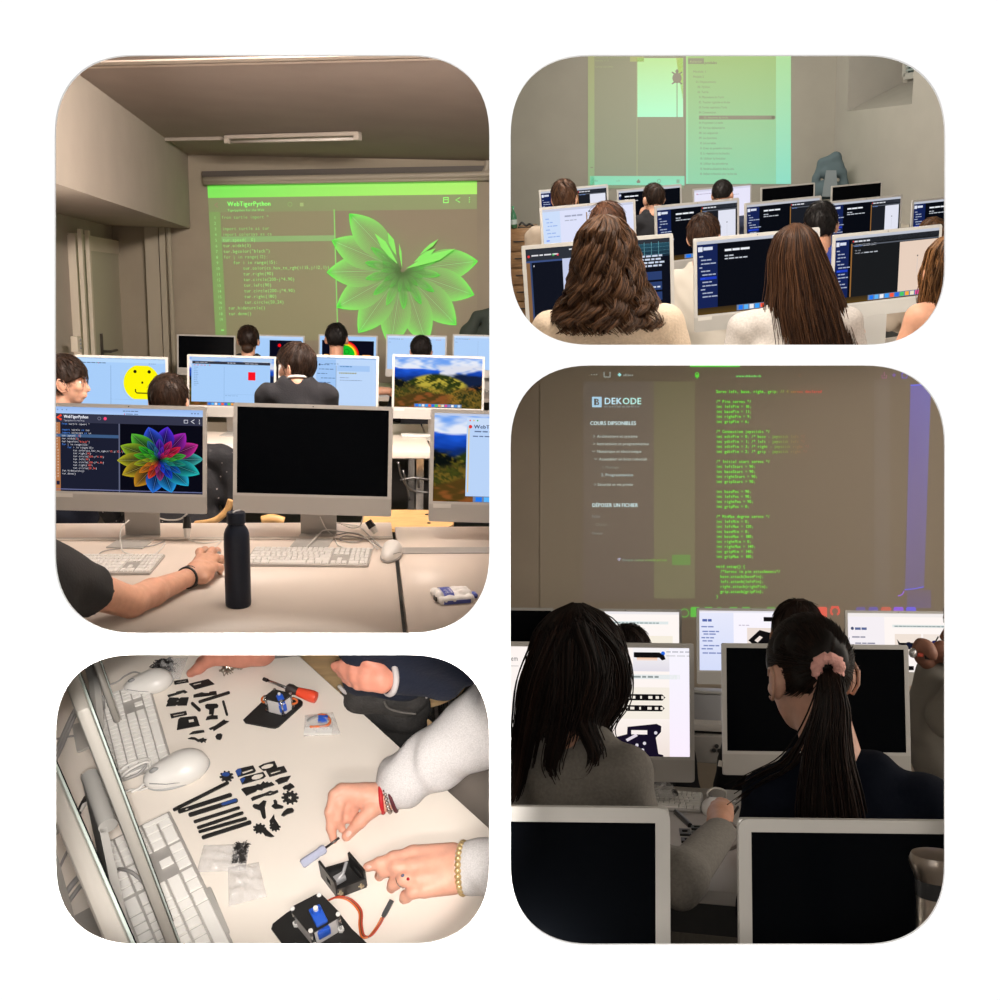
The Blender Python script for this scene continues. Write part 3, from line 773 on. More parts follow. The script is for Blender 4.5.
for px in (72.5, 80): p = P1.X(px, 300, xl); mb.box((xl+.10, p.y-.05, (zd+zf)/2+.0), (.03, .05, zd-zf+.1))
struct('trim_4', mb, M_DOORF, P1)
p = P1.X(76, 344, xl+.16)
r = thing('switch_box', 'pale double switch box on the cable trunking beside the door', 'switch')
q = MB(); q.box((0, 0, 0), (.05, .10, .12), bev=.006); q.build('case', M_DOORF, r)
q = MB(); [q.ell((.028, .02, zz), (.008, .012, .012), 8) for zz in (-.03, .0, .03)]; q.build('button', M_GREYP, r); P1.put(r, p)
# projected picture on the far wall
rnd = random.Random(4)
SUB = lin((114, 98, 78))
M_PROJ1 = screenmat('projected_green_picture', (.40, .345, .27), 1.0, .9, .05)
def warp(x, y):                                   # the picture hangs slightly askew
    return x+(y-180)*.055*(1-(x-207)/270), y-(x-207)/270*4*(1-(y-185)/150*.6)
def f1(x, y, l):
    x, y = warp(x, y); return F(x, y, .006+l*.0012)
cv = Canvas(f1, SUB)
cv.rect(207, 185, 270, 156, (124, 117, 82)).up()
cv.poly([(333.5, 211), (333.5, 341), (477, 341), (477, 211)], (119, 103, 80)).up()
cv.grad(207, 185, 270, 13, (112, 225, 78), (160, 232, 92), True)
cv.rect(207, 198, 270, 14.5, (120, 134, 84)); cv.rect(207, 212, 11.5, 129, (98, 150, 78)); cv.up()
cv.rect(207, 185.2, 270, 1.4, (120, 190, 80)); cv.rect(218.5, 236.8, 114.5, 5.6, (122, 165, 98)); cv.rect(332.6, 211, 1.2, 130, (118, 205, 92)); cv.up()
cv.fit(226, 269.5, 206.5, 'WebTigerPython', 4.6, (135, 255, 110), .35); cv.fit(226, 263, 211.6, 'Tigerpython for the Web', 2.2, (128, 235, 110))
cv.line([(216.5, 203), (213.5, 205), (216.5, 207.5)], 1.2, (150, 110, 95))
cv.ring(289, 205.4, 2.4, .5, (130, 175, 95), 8); cv.rect(299, 204, 3.6, 3.6, (155, 180, 110))
cv.rect(443, 200.5, 5.5, .8, (140, 255, 110)); cv.rect(443, 205.5, 5.5, .8, (140, 255, 110)); cv.rect(443, 200.5, .8, 5.5, (140, 255, 110)); cv.rect(447.7, 200.5, .8, 5.5, (140, 255, 110)); cv.rect(444, 202.6, 3.6, .7, (140, 255, 110))
cv.line([(460, 201), (455.5, 203.4), (460, 205.8)], .8, (140, 255, 110)); [cv.disc(469.3, yy, .6, (140, 255, 110), 6) for yy in (201.3, 203.4, 205.5)]
code = ['from turtle import *', '', 'import turtle as tur', 'import colorsys as cs', 'tur.speed(  0)', 'tur.width(3)', 'tur.bgcolor("black")', 'for j in range(12):', '    for i in range(15):', '        tur.color(cs.hsv_to_rgb(i/15,j/12,1))',
        '        tur.right(90)', '        tur.circle(200-j*4,90)', '        tur.left(90)', '        tur.circle(200-j*4,90)', '        tur.right(180)', '        tur.circle(50,24)', 'tur.hideturtle()', 'tur.done()', '']
cv.up()
for i, t in enumerate(code):
    y = 219.1+i*5.66; g = (138, 225, 112) if not t.startswith(('from', 'import', 'for')) else (130, 210, 106)
    dx = 2 if i >= 16 else 0
    cv.text(219.6+dx, y, t, 3.2, g, 2.38); cv.text(211.5-(i > 8)*1.2+i*.05, y, str(i+1), 2.8, (150, 215, 130), 2.2)
cv.rect(213, 329.5, 3, 1.4, (130, 220, 110)); cv.up()
A = [math.radians(q) for q in (6, -19, -45, -72, -100, -127, -152, 181, 157, 133)]
petals(cv, 401, 272, 77, A, lambda a, r: ((100, 150+10*r, 74), (92, 240-25*r, 82)), (119, 103, 80), lines=9, w0=.32, clip_top=211.5, rings=((.03, 1, .62), (.10, .50, .15), (.04, .28, .07)))
for a, r0, r1, w in ((33, .18, .52, .05), (22, .05, .75, .07), (112, .2, .52, .05), (128, .1, .6, .06), (97, .02, .35, .02), (40, .3, .62, .03)):
    a = math.radians(a); u, v = (math.cos(a), -math.sin(a)), (math.sin(a), math.cos(a))
    cv.poly([(401+77*(u[0]*(r0+(r1-r0)*t)+v[0]*w*s), 272+77*(u[1]*(r0+(r1-r0)*t)+v[1]*w*s)) for t, s in ((0, 0), (.35, .6), (.65, 1), (1, .2), (.6, -.6), (.3, -.5))], (96, 225, 80))
pp = cv.build('projected_picture', M_PROJ1); o0 = F(342, 320, .006)
pp.data.transform(Matrix.Translation(-o0)); tag(pp, 'green projected picture of code and a petal flower on the far wall', 'projection'); P1.put(pp, o0)
# coat on the wall at the right
p = F(482, 338, .14); r_ = solid_obj('hanging_coat', [rc((-.13, 0, .02), (-.05, 0, .19), .07, .045), rc((-.05, 0, .19), (.12, -.02, .24), .045, .05), rc((.02, 0, -.05), (.1, 0, .2), .10, .06), rc((-.12, 0, -.1), (-.13, 0, .05), .07)], mat('grey_green_cloth', (.06, .075, .065), .9), None, .012, .03)
tag(r_, 'grey green coat hanging in front of the far wall beside the projected flower', 'coat'); P1.put(r_, p)

# ---------------- displays
BL = (168, 206, 250); BL2 = (190, 216, 250)
def bar(cv, y, h, col): cv.rect(0, y, 100, h, col)
def doc_dots(cv, x, y): cv.disc(x, y, .5, (60, 180, 90), 8); cv.disc(x+2.2, y, .6, (230, 40, 70), 8)
def scr_smiley(cv):
    cv.rect(0, 0, 100, 56.8, BL).up(); cv.rect(0, 0, 100, 5, (185, 218, 252)); cv.rect(0, 0, 100, 1.2, (160, 190, 225)); cv.up()
    cv.words(6, 6.2, 6, .8, (70, 90, 120), rnd); doc_dots(cv, 22, 5.9); cv.words(81, 6, 4, .7, (110, 140, 180), rnd, 1, 2); cv.rect(38, 8.5, .3, 48.3, (95, 125, 165)); cv.rect(38, 46, 62, .2, (140, 175, 220)); cv.up()
    p = [(73+20.5*math.cos(a), max(7.8, min(45.4, 27-20.5*math.sin(a)))) for a in [math.radians(i*5) for i in range(72)]]
    cv.poly(p, (255, 246, 0)).up()
    K = (25, 22, 8); cv.disc(65.5, 14.5, 1.9, K); cv.disc(81.5, 14.5, 1.9, K); cv.rect(72.7, 25.5, 2, 2.4, K); cv.line([(66, 34), (66, 37), (67.5, 38.5), (80, 38.5), (81.5, 37), (81.5, 34)], 1.3, K)
def dock(cv, x0, x1, y, n=14, h=2.6):
    pal = [(30, 120, 240), (90, 180, 250), (240, 240, 245), (60, 160, 250), (250, 90, 60), (40, 110, 230), (70, 200, 100), (250, 170, 60), (240, 230, 200), (230, 80, 150), (130, 130, 200), (250, 250, 250), (80, 150, 220), (200, 220, 240)]
    cv.rect(x0-1, y-.5, x1-x0+2, h+1, (110, 130, 165)).up(); w = (x1-x0)/n
    for i in range(n): cv.rect(x0+i*w+.12*w, y, w*.76, h, pal[i % 14])
    cv.up()
def hills(cv, x0, y0, x1, y1, n=84, m=50):
    """the desktop picture: blue ridges, mist, wooded hills and a brown meadow"""
    R = random.Random(9); ph = [R.uniform(0, 6) for _ in range(24)]
    def nz(x, y): return sum(math.sin(x*f+ph[i]+math.sin(y*f*.8+ph[i+8])*1.4)*math.sin(y*f*1.1+ph[i+4])/(1+i*.3) for i, f in enumerate((6, 13, 27, 49)))
    def st(a, b, x): t = max(0, min(1, (x-a)/(b-a))); return t*t*(3-2*t)
    def col(u, v):
        k = nz(u, v); k2 = nz(u*2.2+3, v*2.0+1); k3 = nz(u*4+1, v*4)
        c = mixc((110, 160, 240), (232, 236, 248), st(-.3, .6, v*2+.35*k))                                   # sky and cloud
        c = mixc(c, mixc((30, 95, 225), (16, 60, 160), st(.2, .42, v+.04*k)), st(.0, .02, v-.20-.03*math.sin(u*5)-.012*math.sin(u*17)))
        c = mixc(c, (14, 30, 62), st(0, .05, v-.34-.05*math.sin(u*4+2)-.02*k)*(1 if u > .5 else .55))
        c = mixc(c, (222, 224, 236), st(0, .12, u-.52-.25*k*.3)*st(.36, .24, v+.05*k)*st(.10, .2, v))       # mist
        hl = .30+1.5*(u-.47)**2
        c = mixc(c, mixc((40, 52, 14), (186, 168, 60), st(-.5, .6, k2+.4*k)), st(0, .06, v-hl)*st(.42, .30, abs(u-.47)))
        c = mixc(c, mixc((8, 14, 12), (96, 84, 26), st(.0, 1.0, k3)), st(0, .1, v-.36-.9*max(0, u-.02)+.05*k)*st(.42, .25, u))
        c = mixc(c, mixc((10, 14, 16), (150, 92, 36), st(-.1, .9, k2)), st(.0, .1, v-.48-.35*(1-u))*st(.55, .75, u))
        c = mixc(c, mixc((150, 120, 40), (52, 60, 20), st(-.4, .5, k3)), st(.55, .66, v+.03*k)*.7)
        c = mixc(c, mixc((134, 78, 36), (78, 58, 22), st(-.3, .5, k)), st(0, .05, v-.78+.12*math.sin(max(0, min(3.1, u*4.2)))-.02*k)*st(.75, .55, u))
        return c
    P = [(x0+(x1-x0)*i/n, y0+(y1-y0)*j/m) for j in range(m+1) for i in range(n+1)]; cs = [col(i/n, j/m) for j in range(m+1) for i in range(n+1)]
    cv.poly(P, None, cs, [(j*(n+1)+i, (j+1)*(n+1)+i, (j+1)*(n+1)+i+1, j*(n+1)+i+1) for j in range(m) for i in range(n)]); cv.up()
def scr_square(cv):
    hills(cv, 0, 0, 100, 56.8, 40, 24); cv.rect(2.5, .5, 95, 4, (175, 205, 240)); cv.rect(2.5, 8, 93, 44.5, BL).up()
    cv.rect(3.5, 5, 92, 3.2, (52, 54, 66)).up(); cv.words(7, 6.8, 3, .6, (190, 190, 200), rnd); cv.words(45, 6.8, 3, .7, (210, 210, 220), rnd, 2, 3); cv.words(66, 7.2, 3, .6, (200, 200, 210), rnd, 3, 5)
    doc_dots(cv, 22, 9.6); cv.words(5, 10, 4, .7, (220, 90, 90), rnd, 2, 3, 1.6); cv.rect(41, 11, .3, 41, (125, 160, 205)); cv.rect(41, 43, 54, .2, (140, 175, 220))
    for i in range(11): cv.words(5.5, 12.6+i*2.1, 2, .55, (120, 150, 190), rnd, 1, 3, .5)
    cv.words(42.5, 45, 4, .4, (120, 150, 190), rnd); cv.rect(69.5, 16.5, 8.6, 9.6, (250, 12, 30)).up(); dock(cv, 22, 76, 53.4)
def scr_doc(cv):
    cv.rect(0, 0, 100, 56.8, BL2).up(); cv.rect(37, 2, 20.5, 54.8, (160, 198, 245)); cv.rect(0, 0, 100, 1.5, (150, 185, 230)); cv.rect(59, 8, 34, 6, (165, 200, 245)); cv.rect(57.6, 8.5, .4, 44, (95, 120, 150)).up()
    for i in range(9): cv.words(42-(i % 3)*2, 8+i*4.6, 3+i % 2, .7, (80, 110, 160), rnd, 1.5, 4)
    cv.disc(40.5, 7.6, 1.1, (60, 80, 120), 8); cv.words(46, 7, 4, .7, (110, 140, 180), rnd); cv.words(62, 9.6, 4, 1, (70, 130, 190), rnd); cv.words(61, 16.6, 8, 1.3, (150, 150, 90), rnd, 1, 2.4, .7); cv.words(62, 21, 2, .6, (120, 140, 180), rnd); cv.words(62, 23.6, 9, .6, (110, 130, 170), rnd, 1, 3)
    cv.words(22, 8, 4, .6, (120, 140, 170), rnd); cv.line([(20, 24), (24, 24), (24, 28), (20, 28), (20, 24)], .25, (130, 160, 200)); cv.words(5, 20, 5, .6, (140, 160, 200), rnd); cv.words(62, 55.6, 6, .9, (220, 120, 130), rnd, 1, 2)
def scr_eyes(cv):
    cv.rect(0, 0, 100, 56.8, BL).up(); cv.rect(0, 0, 100, 4, (190, 216, 250)); cv.rect(39, 7, 58, 49.8, (8, 9, 26)); cv.words(82, 3.5, 2, .8, (90, 130, 180), rnd).real if 0 else None; cv.up()
    doc_dots(cv, 18, 4.8); cv.disc(57, 16, 3, (250, 10, 20)); cv.disc(79, 16, 3, (250, 10, 20)); cv.disc(57, 40, 5, (240, 160, 30)); cv.disc(79, 40, 5, (240, 160, 30))
def scr_rainbow(cv):
    cv.rect(0, 0, 100, 56.8, BL).up(); cv.rect(4, 7.5, 92, 49.3, (8, 9, 26)).up(); cv.rect(8, 32, 8, 1.6, (245, 160, 40)); cv.rect(76, 32, 14, 1.6, (245, 160, 40))
    for R_, c in ((26, (235, 20, 30)), (23.5, (245, 120, 30)), (21, (250, 225, 40)), (18.5, (20, 190, 40))): cv.disc(44, 34, R_, c, 40); cv.up()
    cv.ring(48, 27, 4.5, .8, (10, 90, 20))
def scr_blank(cv):
    cv.rect(0, 0, 100, 56.8, (176, 209, 250)).up(); cv.rect(0, 0, 100, 3.2, (205, 224, 250)); cv.up(); cv.words(3, 5.8, 7, .8, (110, 130, 170), rnd, 1.5, 3); doc_dots(cv, 24, 5.4); cv.words(84, 5.6, 4, .7, (190, 110, 130), rnd, 1, 2); cv.rect(2, 10.6, 4, .6, (120, 140, 190)); cv.rect(41, 8, .3, 48, (130, 165, 210))
def scr_hills(cv): hills(cv, 0, 0, 100, 56.8); cv.rect(0, 0, 100, 1.2, (150, 180, 240)).up(); dock(cv, 24, 76, 53)
def petalcol(a, r):
    tab = [(0, (40, 215, 190)), (20, (225, 50, 150)), (48, (215, 40, 190)), (70, (120, 40, 235)), (95, (55, 60, 255)), (118, (60, 130, 235)), (128, (90, 215, 60)), (150, (150, 205, 40)), (175, (190, 195, 40)), (205, (215, 190, 40)), (228, (225, 160, 30)), (250, (210, 140, 40)), (258, (40, 130, 255)), (285, (40, 170, 255)), (315, (40, 200, 235)), (340, (40, 215, 205)), (360, (40, 215, 190))]
    tin = [(0, (40, 220, 60)), (22, (250, 30, 60)), (60, (215, 30, 120)), (90, (40, 40, 250)), (125, (40, 200, 40)), (165, (90, 200, 30)), (195, (230, 180, 30)), (225, (250, 80, 20)), (255, (250, 40, 40)), (268, (30, 60, 255)), (300, (20, 80, 235)), (340, (30, 170, 130)), (360, (40, 220, 60))]
    T_ = tab if r in (0,) else tin
    for (a0, c0), (a1, c1) in zip(T_, T_[1:]):
        if a0 <= a <= a1: c = mixc(c0, c1, (a-a0)/(a1-a0)); break
    return mixc(c, (10, 10, 25), .45), c
def scr_flower(cv):
    N = (30, 33, 52)
    cv.rect(0, 0, 100, 56.8, (27, 30, 48)).up(); cv.grad(0, 0, 100, 4.5, (150, 185, 240), (175, 205, 250)); cv.rect(0, 4.5, 100, 6, (52, 54, 74)); cv.rect(0, 10.5, 3.6, 46.3, (178, 118, 76)); cv.rect(44, 10.5, 56, 44.8, (7, 8, 20)); cv.rect(43, 10.5, .9, 46.3, (95, 100, 125)); cv.rect(0, 55.2, 100, .6, (110, 115, 160)).up()
    for xs in (2, 5, 8): cv.disc(xs, 2, .5, (120, 145, 190), 6)
    cv.words(46, 2.2, 5, .6, (95, 115, 155), rnd, 1, 2.4, .4); cv.words(48, 4.1, 2, .5, (95, 115, 155), rnd); cv.disc(47, 3.9, .4, (225, 50, 60), 6); cv.words(92, 2.7, 3, .8, (110, 135, 180), rnd, .8, 1.2, 1)
    cv.line([(4.5, 5.6), (1.8, 7.2), (4.5, 8.8)], 1.5, (250, 70, 40)); cv.fit(6, 22.5, 7.5, 'WebTigerPython', 2, (240, 240, 250), .2); cv.fit(6, 20, 9.6, 'Tigerpython for the Web', 1, (200, 200, 215))
    cv.ring(30, 7.3, 1.2, .3, (130, 130, 150), 8); cv.disc(34, 7.3, 1.1, (255, 70, 120), 10); cv.line([(87.3, 6.8), (89.7, 6.8), (89.7, 8.8), (87.3, 8.8), (87.3, 6.8)], .4, (225, 225, 240)); cv.line([(94.2, 6.4), (92, 7.7), (94.2, 9)], .45, (235, 235, 245)); [cv.disc(97.6, q, .35, (230, 230, 240), 6) for q in (6.6, 7.8, 9)]
    cv.rect(0, 18.2, 43, 2.1, (62, 92, 132)); cv.rect(0, 18.2, 3.6, 2.1, (90, 110, 150)); cv.rect(.8, 50, 2.2, 2.6, (30, 34, 60)); cv.up()
    for i, t in enumerate(code):
        y = 12+i*1.97
        if t.startswith('from') or t.startswith('import'): col = [(90, 150, 250) if q < len(t.split()[0]) or ' as ' in t[:q+3] and q > t.rfind(' as ')-1 and q < t.rfind(' as ')+3 else (225, 225, 235) for q in range(len(t))]
        elif 'for' in t: col = [(90, 150, 250) if t[:q].count('r') == 0 and q < t.find('for')+3 else (225, 225, 235) for q in range(len(t))]
        else: col = [(250, 110, 95) if ch in '0123456789"' or '"' in t and t.find('"') < q < t.rfind('"') else (225, 225, 235) for q, ch in enumerate(t)]
        cv.text(4.6, y, t, 1.25, col or (225, 225, 235), .95); cv.text(1, y, str(i+1), 1, (240, 225, 210), .8)
    petals(cv, 71.2, 34, 29, [math.radians(3+i*25.7) for i in range(14)], petalcol, (7, 8, 20), lines=5, w0=.36, clip_top=10.6, sxy=(1, .78))
def scr_right(cv):
    hills(cv, 0, 0, 100, 56.8, 90, 60); cv.rect(0, 0, 100, 1.4, (190, 205, 235)); cv.rect(21, 2.5, 79, 50.5, (186, 212, 248)).up(); cv.rect(22, 8.5, .8, 42, (230, 205, 150)); cv.rect(21, 2.5, 79, 5, (200, 220, 248)).up()
    [cv.disc(23+q*2.4, 4.2, .5, c, 8) for q, c in enumerate(((230, 60, 60), (240, 180, 60), (60, 180, 80)))]
    cv.disc(23.3, 8.2, 1.2, (225, 50, 50), 8); cv.fit(25.5, 53, 9.2, 'WebTigerPython', 2.3, (50, 60, 100), .2); cv.words(26, 11.6, 3, .8, (90, 110, 150), rnd); cv.words(25, 14.6, 5, .7, (90, 110, 150), rnd, 2, 4); doc_dots(cv, 42, 5.4); dock(cv, 27, 98, 53.4, 13, 3)
G1 = 'silver desktop computers in the upper left classroom'
yL = P1.Y(312, 405, 1).y
imac(P1, 'x', G1, 176, 236, 335, 8.6, None, zt)['label'] = 'small switched off computer in the far row, left of the girl with a bun'
imac(P1, 'far computer showing two red dots on a black window, beside the dark bun', G1, 246, 305, 335, 8.6, scr_eyes, zt)
imac(P1, 'far computer showing a green and yellow rainbow arc on black', G1, 318, 378, 335, 8.6, scr_rainbow, zt)
imac(P1, 'far computer with a pale blue page behind a low dark head', G1, 386, 447, 335, 8.6, scr_blank, zt)
imac(P1, 'far computer with a pale blue page under the coat, cut off by the picture edge', G1, 453, 514, 335, 8.6, scr_blank, zt)
imac(P1, 'computer showing a yellow smiling face in the middle row', G1, 72, 169, 356, 5.7, scr_smiley, zt)
imac(P1, 'computer showing a red square on a pale blue page', G1, 185.5, 277, 355.5, 5.9, scr_square, zt)
imac(P1, 'computer showing a pale blue text page, right of the boy with the white collar', G1, 277.5, 379.5, 355, 5.5, scr_doc, zt)
imac(P1, 'computer showing a landscape of wooded hills in the middle row', G1, 392.5, 485, 355.5, 5.8, scr_hills, zt, sticker=True)
imac(P1, 'front computer showing code and a rainbow coloured petal flower', G1, 46, 208.5, 405, 3.38, scr_flower, zt, sticker=True)
imac(P1, 'large switched off computer with a black screen behind the dark blue bottle', G1, 231, 393.5, 405, 3.38, None, zt)
imac(P1, 'front computer cut off by the picture edge, showing hills beside a pale window', G1, 431, 593, 411.5, 3.38, scr_right, zt, sticker=True)

# ---------------- tables
def table(room, label, group, x0, x1, y0, y1, z, th=.03, m=M_TAB, legs=True, zfl=zf, lx=None, extra=None, name='classroom_table'):
    r = thing(name, label, 'table', group); c = Vector(((x0+x1)/2, (y0+y1)/2, zfl))
    q = MB(); q.box((0, 0, z-th/2-zfl), (x1-x0, y1-y0, th), bev=.003); q.build('tabletop', m, r, 'auto')
    if legs:
        for sx in (lx or ((x0-c.x)+.06, (x1-c.x)-.06)):
            for sy in ((y0-c.y)+.06, (y1-c.y)-.06):
                q = MB(); q.box((sx, sy, (z-th-zfl)/2), (.04, .04, z-th-zfl)); q.build('leg', M_CHROME, r)
    if extra: extra(r, c)
    room.put(r, c); return r
GT = 'white tables in the upper left classroom'
xs = P1.Z(400.5, 590, zt).x
def rail(z0, y, xa, xb_, m=M_TABE, hgt=.006, d=.03):
    def f(r, c):
        q = MB(); q.box(((xa+xb_)/2-c.x, y-c.y, z0-c.z+hgt/2), (xb_-xa, d, hgt), bev=.002); q.build('cable_channel', m, r)
    return f
yfar = P1.Z(300, 522.5, zt).y; ych = P1.Z(300, 539, zt).y
table(P1, 'white front table under the coloured flower computer and the dark bottle', GT, -1.75, xs-.006, 2.05, yfar, zt, extra=rail(zt, ych, -1.75, xs-.006))
table(P1, 'white front table under the wipes packet, right of the black gap', GT, xs+.006, .75, 2.05, P1.Z(450, 526.5, zt).y, zt, extra=rail(zt, P1.Z(450, 551, zt).y, xs+.01, .75, mat('grey_channel', (.36, .34, .32), .5), .004, .075))
y2a, y2b = P1.Z(410, 452, zt).y, P1.Z(410, 424, zt).y
table(P1, 'white middle row table behind the front computers', GT, -1.9, .35, y2a, y2b, zt, .035)
table(P1, 'white middle row table under the landscape computer', GT, .36, 1.2, y2a, y2b, zt, .035)
table(P1, 'white far row table below the green projected flower', GT, -1.9, 1.6, P1.Z(385, 397, zt).y, P1.Z(385, 383, zt).y, zt, .035)

# ---------------- keyboards, mice, cords, bottle, packet
GK = 'white keyboards in the upper left classroom'
p = P1.Z(310, 558.5, zt); keyboard(P1, 'white keyboard on the front table in front of the black screen', GK, p, -P1.b*.5, .385, .205)
p = P1.Z(109, 566, zt); keyboard(P1, 'white keyboard half behind the bare forearm at the front table', GK, p, P1.b*.3-.06, .29, .21)
p = P1.Z(418, 436.5, zt); keyboard(P1, 'white keyboard on the middle row table beside the large black screen', GK, p, 0, .2, .11, pad=False)
p = P1.Z(222, 448, zt); keyboard(P1, 'white keyboard on the middle row table between two front computers', GK, p, 0, .2, .15, pad=False)
p = P1.Z(391, 558, zt); mouse(P1, 'white mouse on the gap between two front tables', p, PI*.94, 1.35, .62*1.25, 'white mice in the upper left classroom', wheel=False)
p = P1.Z(211, 569, zt); mouse(P1, 'white mouse under the hand with the black bracelet', p, -.5, 1.25, .8, 'white mice in the upper left classroom')
def zpts(room, L, z): return [room.Z(x, y, z+(dz[0] if dz else 0)) for x, y, *dz in L]
GC = 'white cables on the front tables'
cord(P1, 'white cable looping from the flower computer onto the keyboard', zpts(P1, [(129, 520, .09), (121, 529, .07), (121, 545, .02), (126, 553, .004), (150, 556, .004), (160, 550, .004), (165, 543, .004)], zt), .0022, group=GC)
cord(P1, 'thin white cable curving behind the left keyboard', zpts(P1, [(97, 556, .004), (104, 551, .004), (124, 548, .004), (150, 546, .004), (165, 541, .004)], zt), .0018, M_CORDG, group=GC)
cord(P1, 'white cable hanging under the flower computer', zpts(P1, [(155, 517, .05), (168, 520, .04), (180, 519, .05), (187, 514, .07)], zt), .003, group=GC)
cord(P1, 'white cable running from the black plug to the mouse hand', zpts(P1, [(187, 538, .01), (192, 541, .004), (206, 543, .004), (218, 541, .004), (222, 541, .004)], zt), .0022, group=GC)
cord(P1, 'thin cable reaching the hidden mouse', zpts(P1, [(222, 541, .004), (217, 545, .004), (212, 552, .01)], zt), .0018, group=GC)
def plugpart(label, px0, px1, z0, z1, group):
    a, b = P1.Z(*px0, z0), P1.Z(*px1, z1); r = thing('cable_connector', label, 'connector', group)
    q = MB(); q.tube([a-a, (b-a)*.55], [.012, .014], 8); q.build('sleeve', M_BLACK, r, 'auto'); q = MB(); q.tube([(b-a)*.55, b-a], [.012, .009], 8); q.build('plug', M_WHITE, r, 'auto'); P1.put(r, a)
plugpart('black connector with a white tip hanging right of the flower computer', (187, 517), (187, 538), zt+.08, zt+.012, 'black connectors behind the front tables')
plugpart('black connector among white cords right of the large black screen', (368, 521), (376, 533), zt+.06, zt+.02, 'black connectors behind the front tables')
for i, (L, lb) in enumerate(([[(320, 517, .08), (326, 529, .03), (334, 537, .004), (338, 545, .004), (348, 549, .004)], 'white cord falling from the black screen across its foot'], [[(305, 549, .006), (318, 535, .02), (326, 530, .03), (345, 532, .01), (362, 535, .004), (378, 549, .01)], 'white cord from keyboard to the coil of cords'],
    [[(336, 535, .006), (350, 533, .012), (364, 537, .006), (356, 542, .006), (340, 540, .006), (346, 536, .016), (368, 540, .006), (382, 548, .01)], 'coiled white cord beside the mouse'], [[(333, 522, .03), (350, 525, .006), (360, 527, .006), (374, 540, .006), (384, 549, .01)], 'white cord along the table edge right of the black screen'], [[(363, 517, .08), (360, 526, .02), (352, 528, .006), (341, 524, .02)], 'white cord hanging from the right corner of the black screen'], [[(372, 540, .006), (374, 546, .004), (371, 551, .004)], 'short curl of white cord above the mouse'])):
    cord(P1, lb, zpts(P1, L, zt), .0024, M_CORD if i != 2 else M_CORDG, group=GC)
# bottle
p = P1.Z(238.5, 606, zt); s = p.y/1000
R0 = 12.8*s; Hh = 101*s
M_NAVY = mat('navy_powder_coat', (.005, .010, .024), .42, spec=.35)
r = thing('water_bottle', 'dark blue metal water bottle standing on the front table', 'bottle')
q = MB(); q.lathe([(R0*.86, 0), (R0*.97, .004), (R0, .012), (R0, Hh*.70), (R0*.97, Hh*.755), (R0*.85, Hh*.80), (R0*.68, Hh*.835), (R0*.62, Hh*.85), (R0*.62, Hh*.86)], 40); q.build('body', M_NAVY, r, True)
q = MB(); q.lathe([(R0*.60, Hh*.855), (R0*.70, Hh*.86), (R0*.72, Hh*.875), (R0*.72, Hh*.955), (R0*.66, Hh*.972), (R0*.3, Hh*.975)], 32); q.build('cap', M_NAVY, r, 'auto')
q = MB(); q.tube([(-.006, -.018, Hh*.979), (.0, -.004, Hh*.985), (.01, .014, Hh*.979)], .0022, 8); q.build('lid_mark', mat('pale_print', (.5, .5, .5), .5), r); P1.put(r, p)
# packet of wipes
p = P1.Z(452, 600, zt); r = thing('wipes_packet', 'small white and blue packet of wipes lying on the right table', 'packet')
M_PK = mat('white_foil', (.74, .72, .70), .35, bump=.35, scale=28); M_PB = mat('blue_print', (.05, .07, .30), .35)
solid_obj('wrapper', [rc((-.040, -.040, .014), (.040, -.040, .014), .012), rc((-.040, .040, .014), (.040, .040, .014), .012), rc((-.040, -.014, .017), (.040, -.014, .017), .015), rc((-.040, .014, .017), (.040, .014, .017), .015)], M_PK, r, .0035, .008, disp=lambda g: .0022*np.sin(g[..., 0]*150+np.sin(g[..., 1]*120)*1.5)*np.sin(g[..., 1]*95+g[..., 0]*60), cut=lambda g: .001-g[..., 2])
cvt = MB()
for q0, q1, mm in ((-.034, -.004, 0),):
    n_ = 10
    for a_ in range(n_):
        y0, y1 = -.046+.092*a_/n_, -.046+.092*(a_+1)/n_; zz_ = lambda y: .0335-.018*(abs(y)/.047)**4
        cvt.add([(q0+.02*y0, y0, zz_(y0)), (q1+.02*y0, y0, zz_(y0)), (q1+.02*y1, y1, zz_(y1)), (q0+.02*y1, y1, zz_(y1))], [(0, 1, 2, 3)])
cvt.box((0, -.0515, .010), (.078, .0025, .011), bev=.0008); cvt.build('blue_band', M_PB, r)
tx = Canvas(lambda x, y, l: Vector((-.032+y, -.040+x, .0345))); tx.text(0, .012, 'Soft', .010, (255, 255, 255), sx=1.4); tx.text(0, .024, 'Wipes', .008, (255, 255, 255), sx=1.4); tx.mb.col = [None]*len(tx.mb.f); tx.build('print', mat('white_print', (.8, .8, .8), .5), r)
q = MB(); q.box((.062, .0, .010), (.022, .032, .014), bev=.005); q.build('end_fold', M_PB, r); q = MB(); q.box((-.0535, -.014, .014), (.004, .024, .012)); q.build('end_mark', M_BLACK, r)
P1.put(r, p, .22)
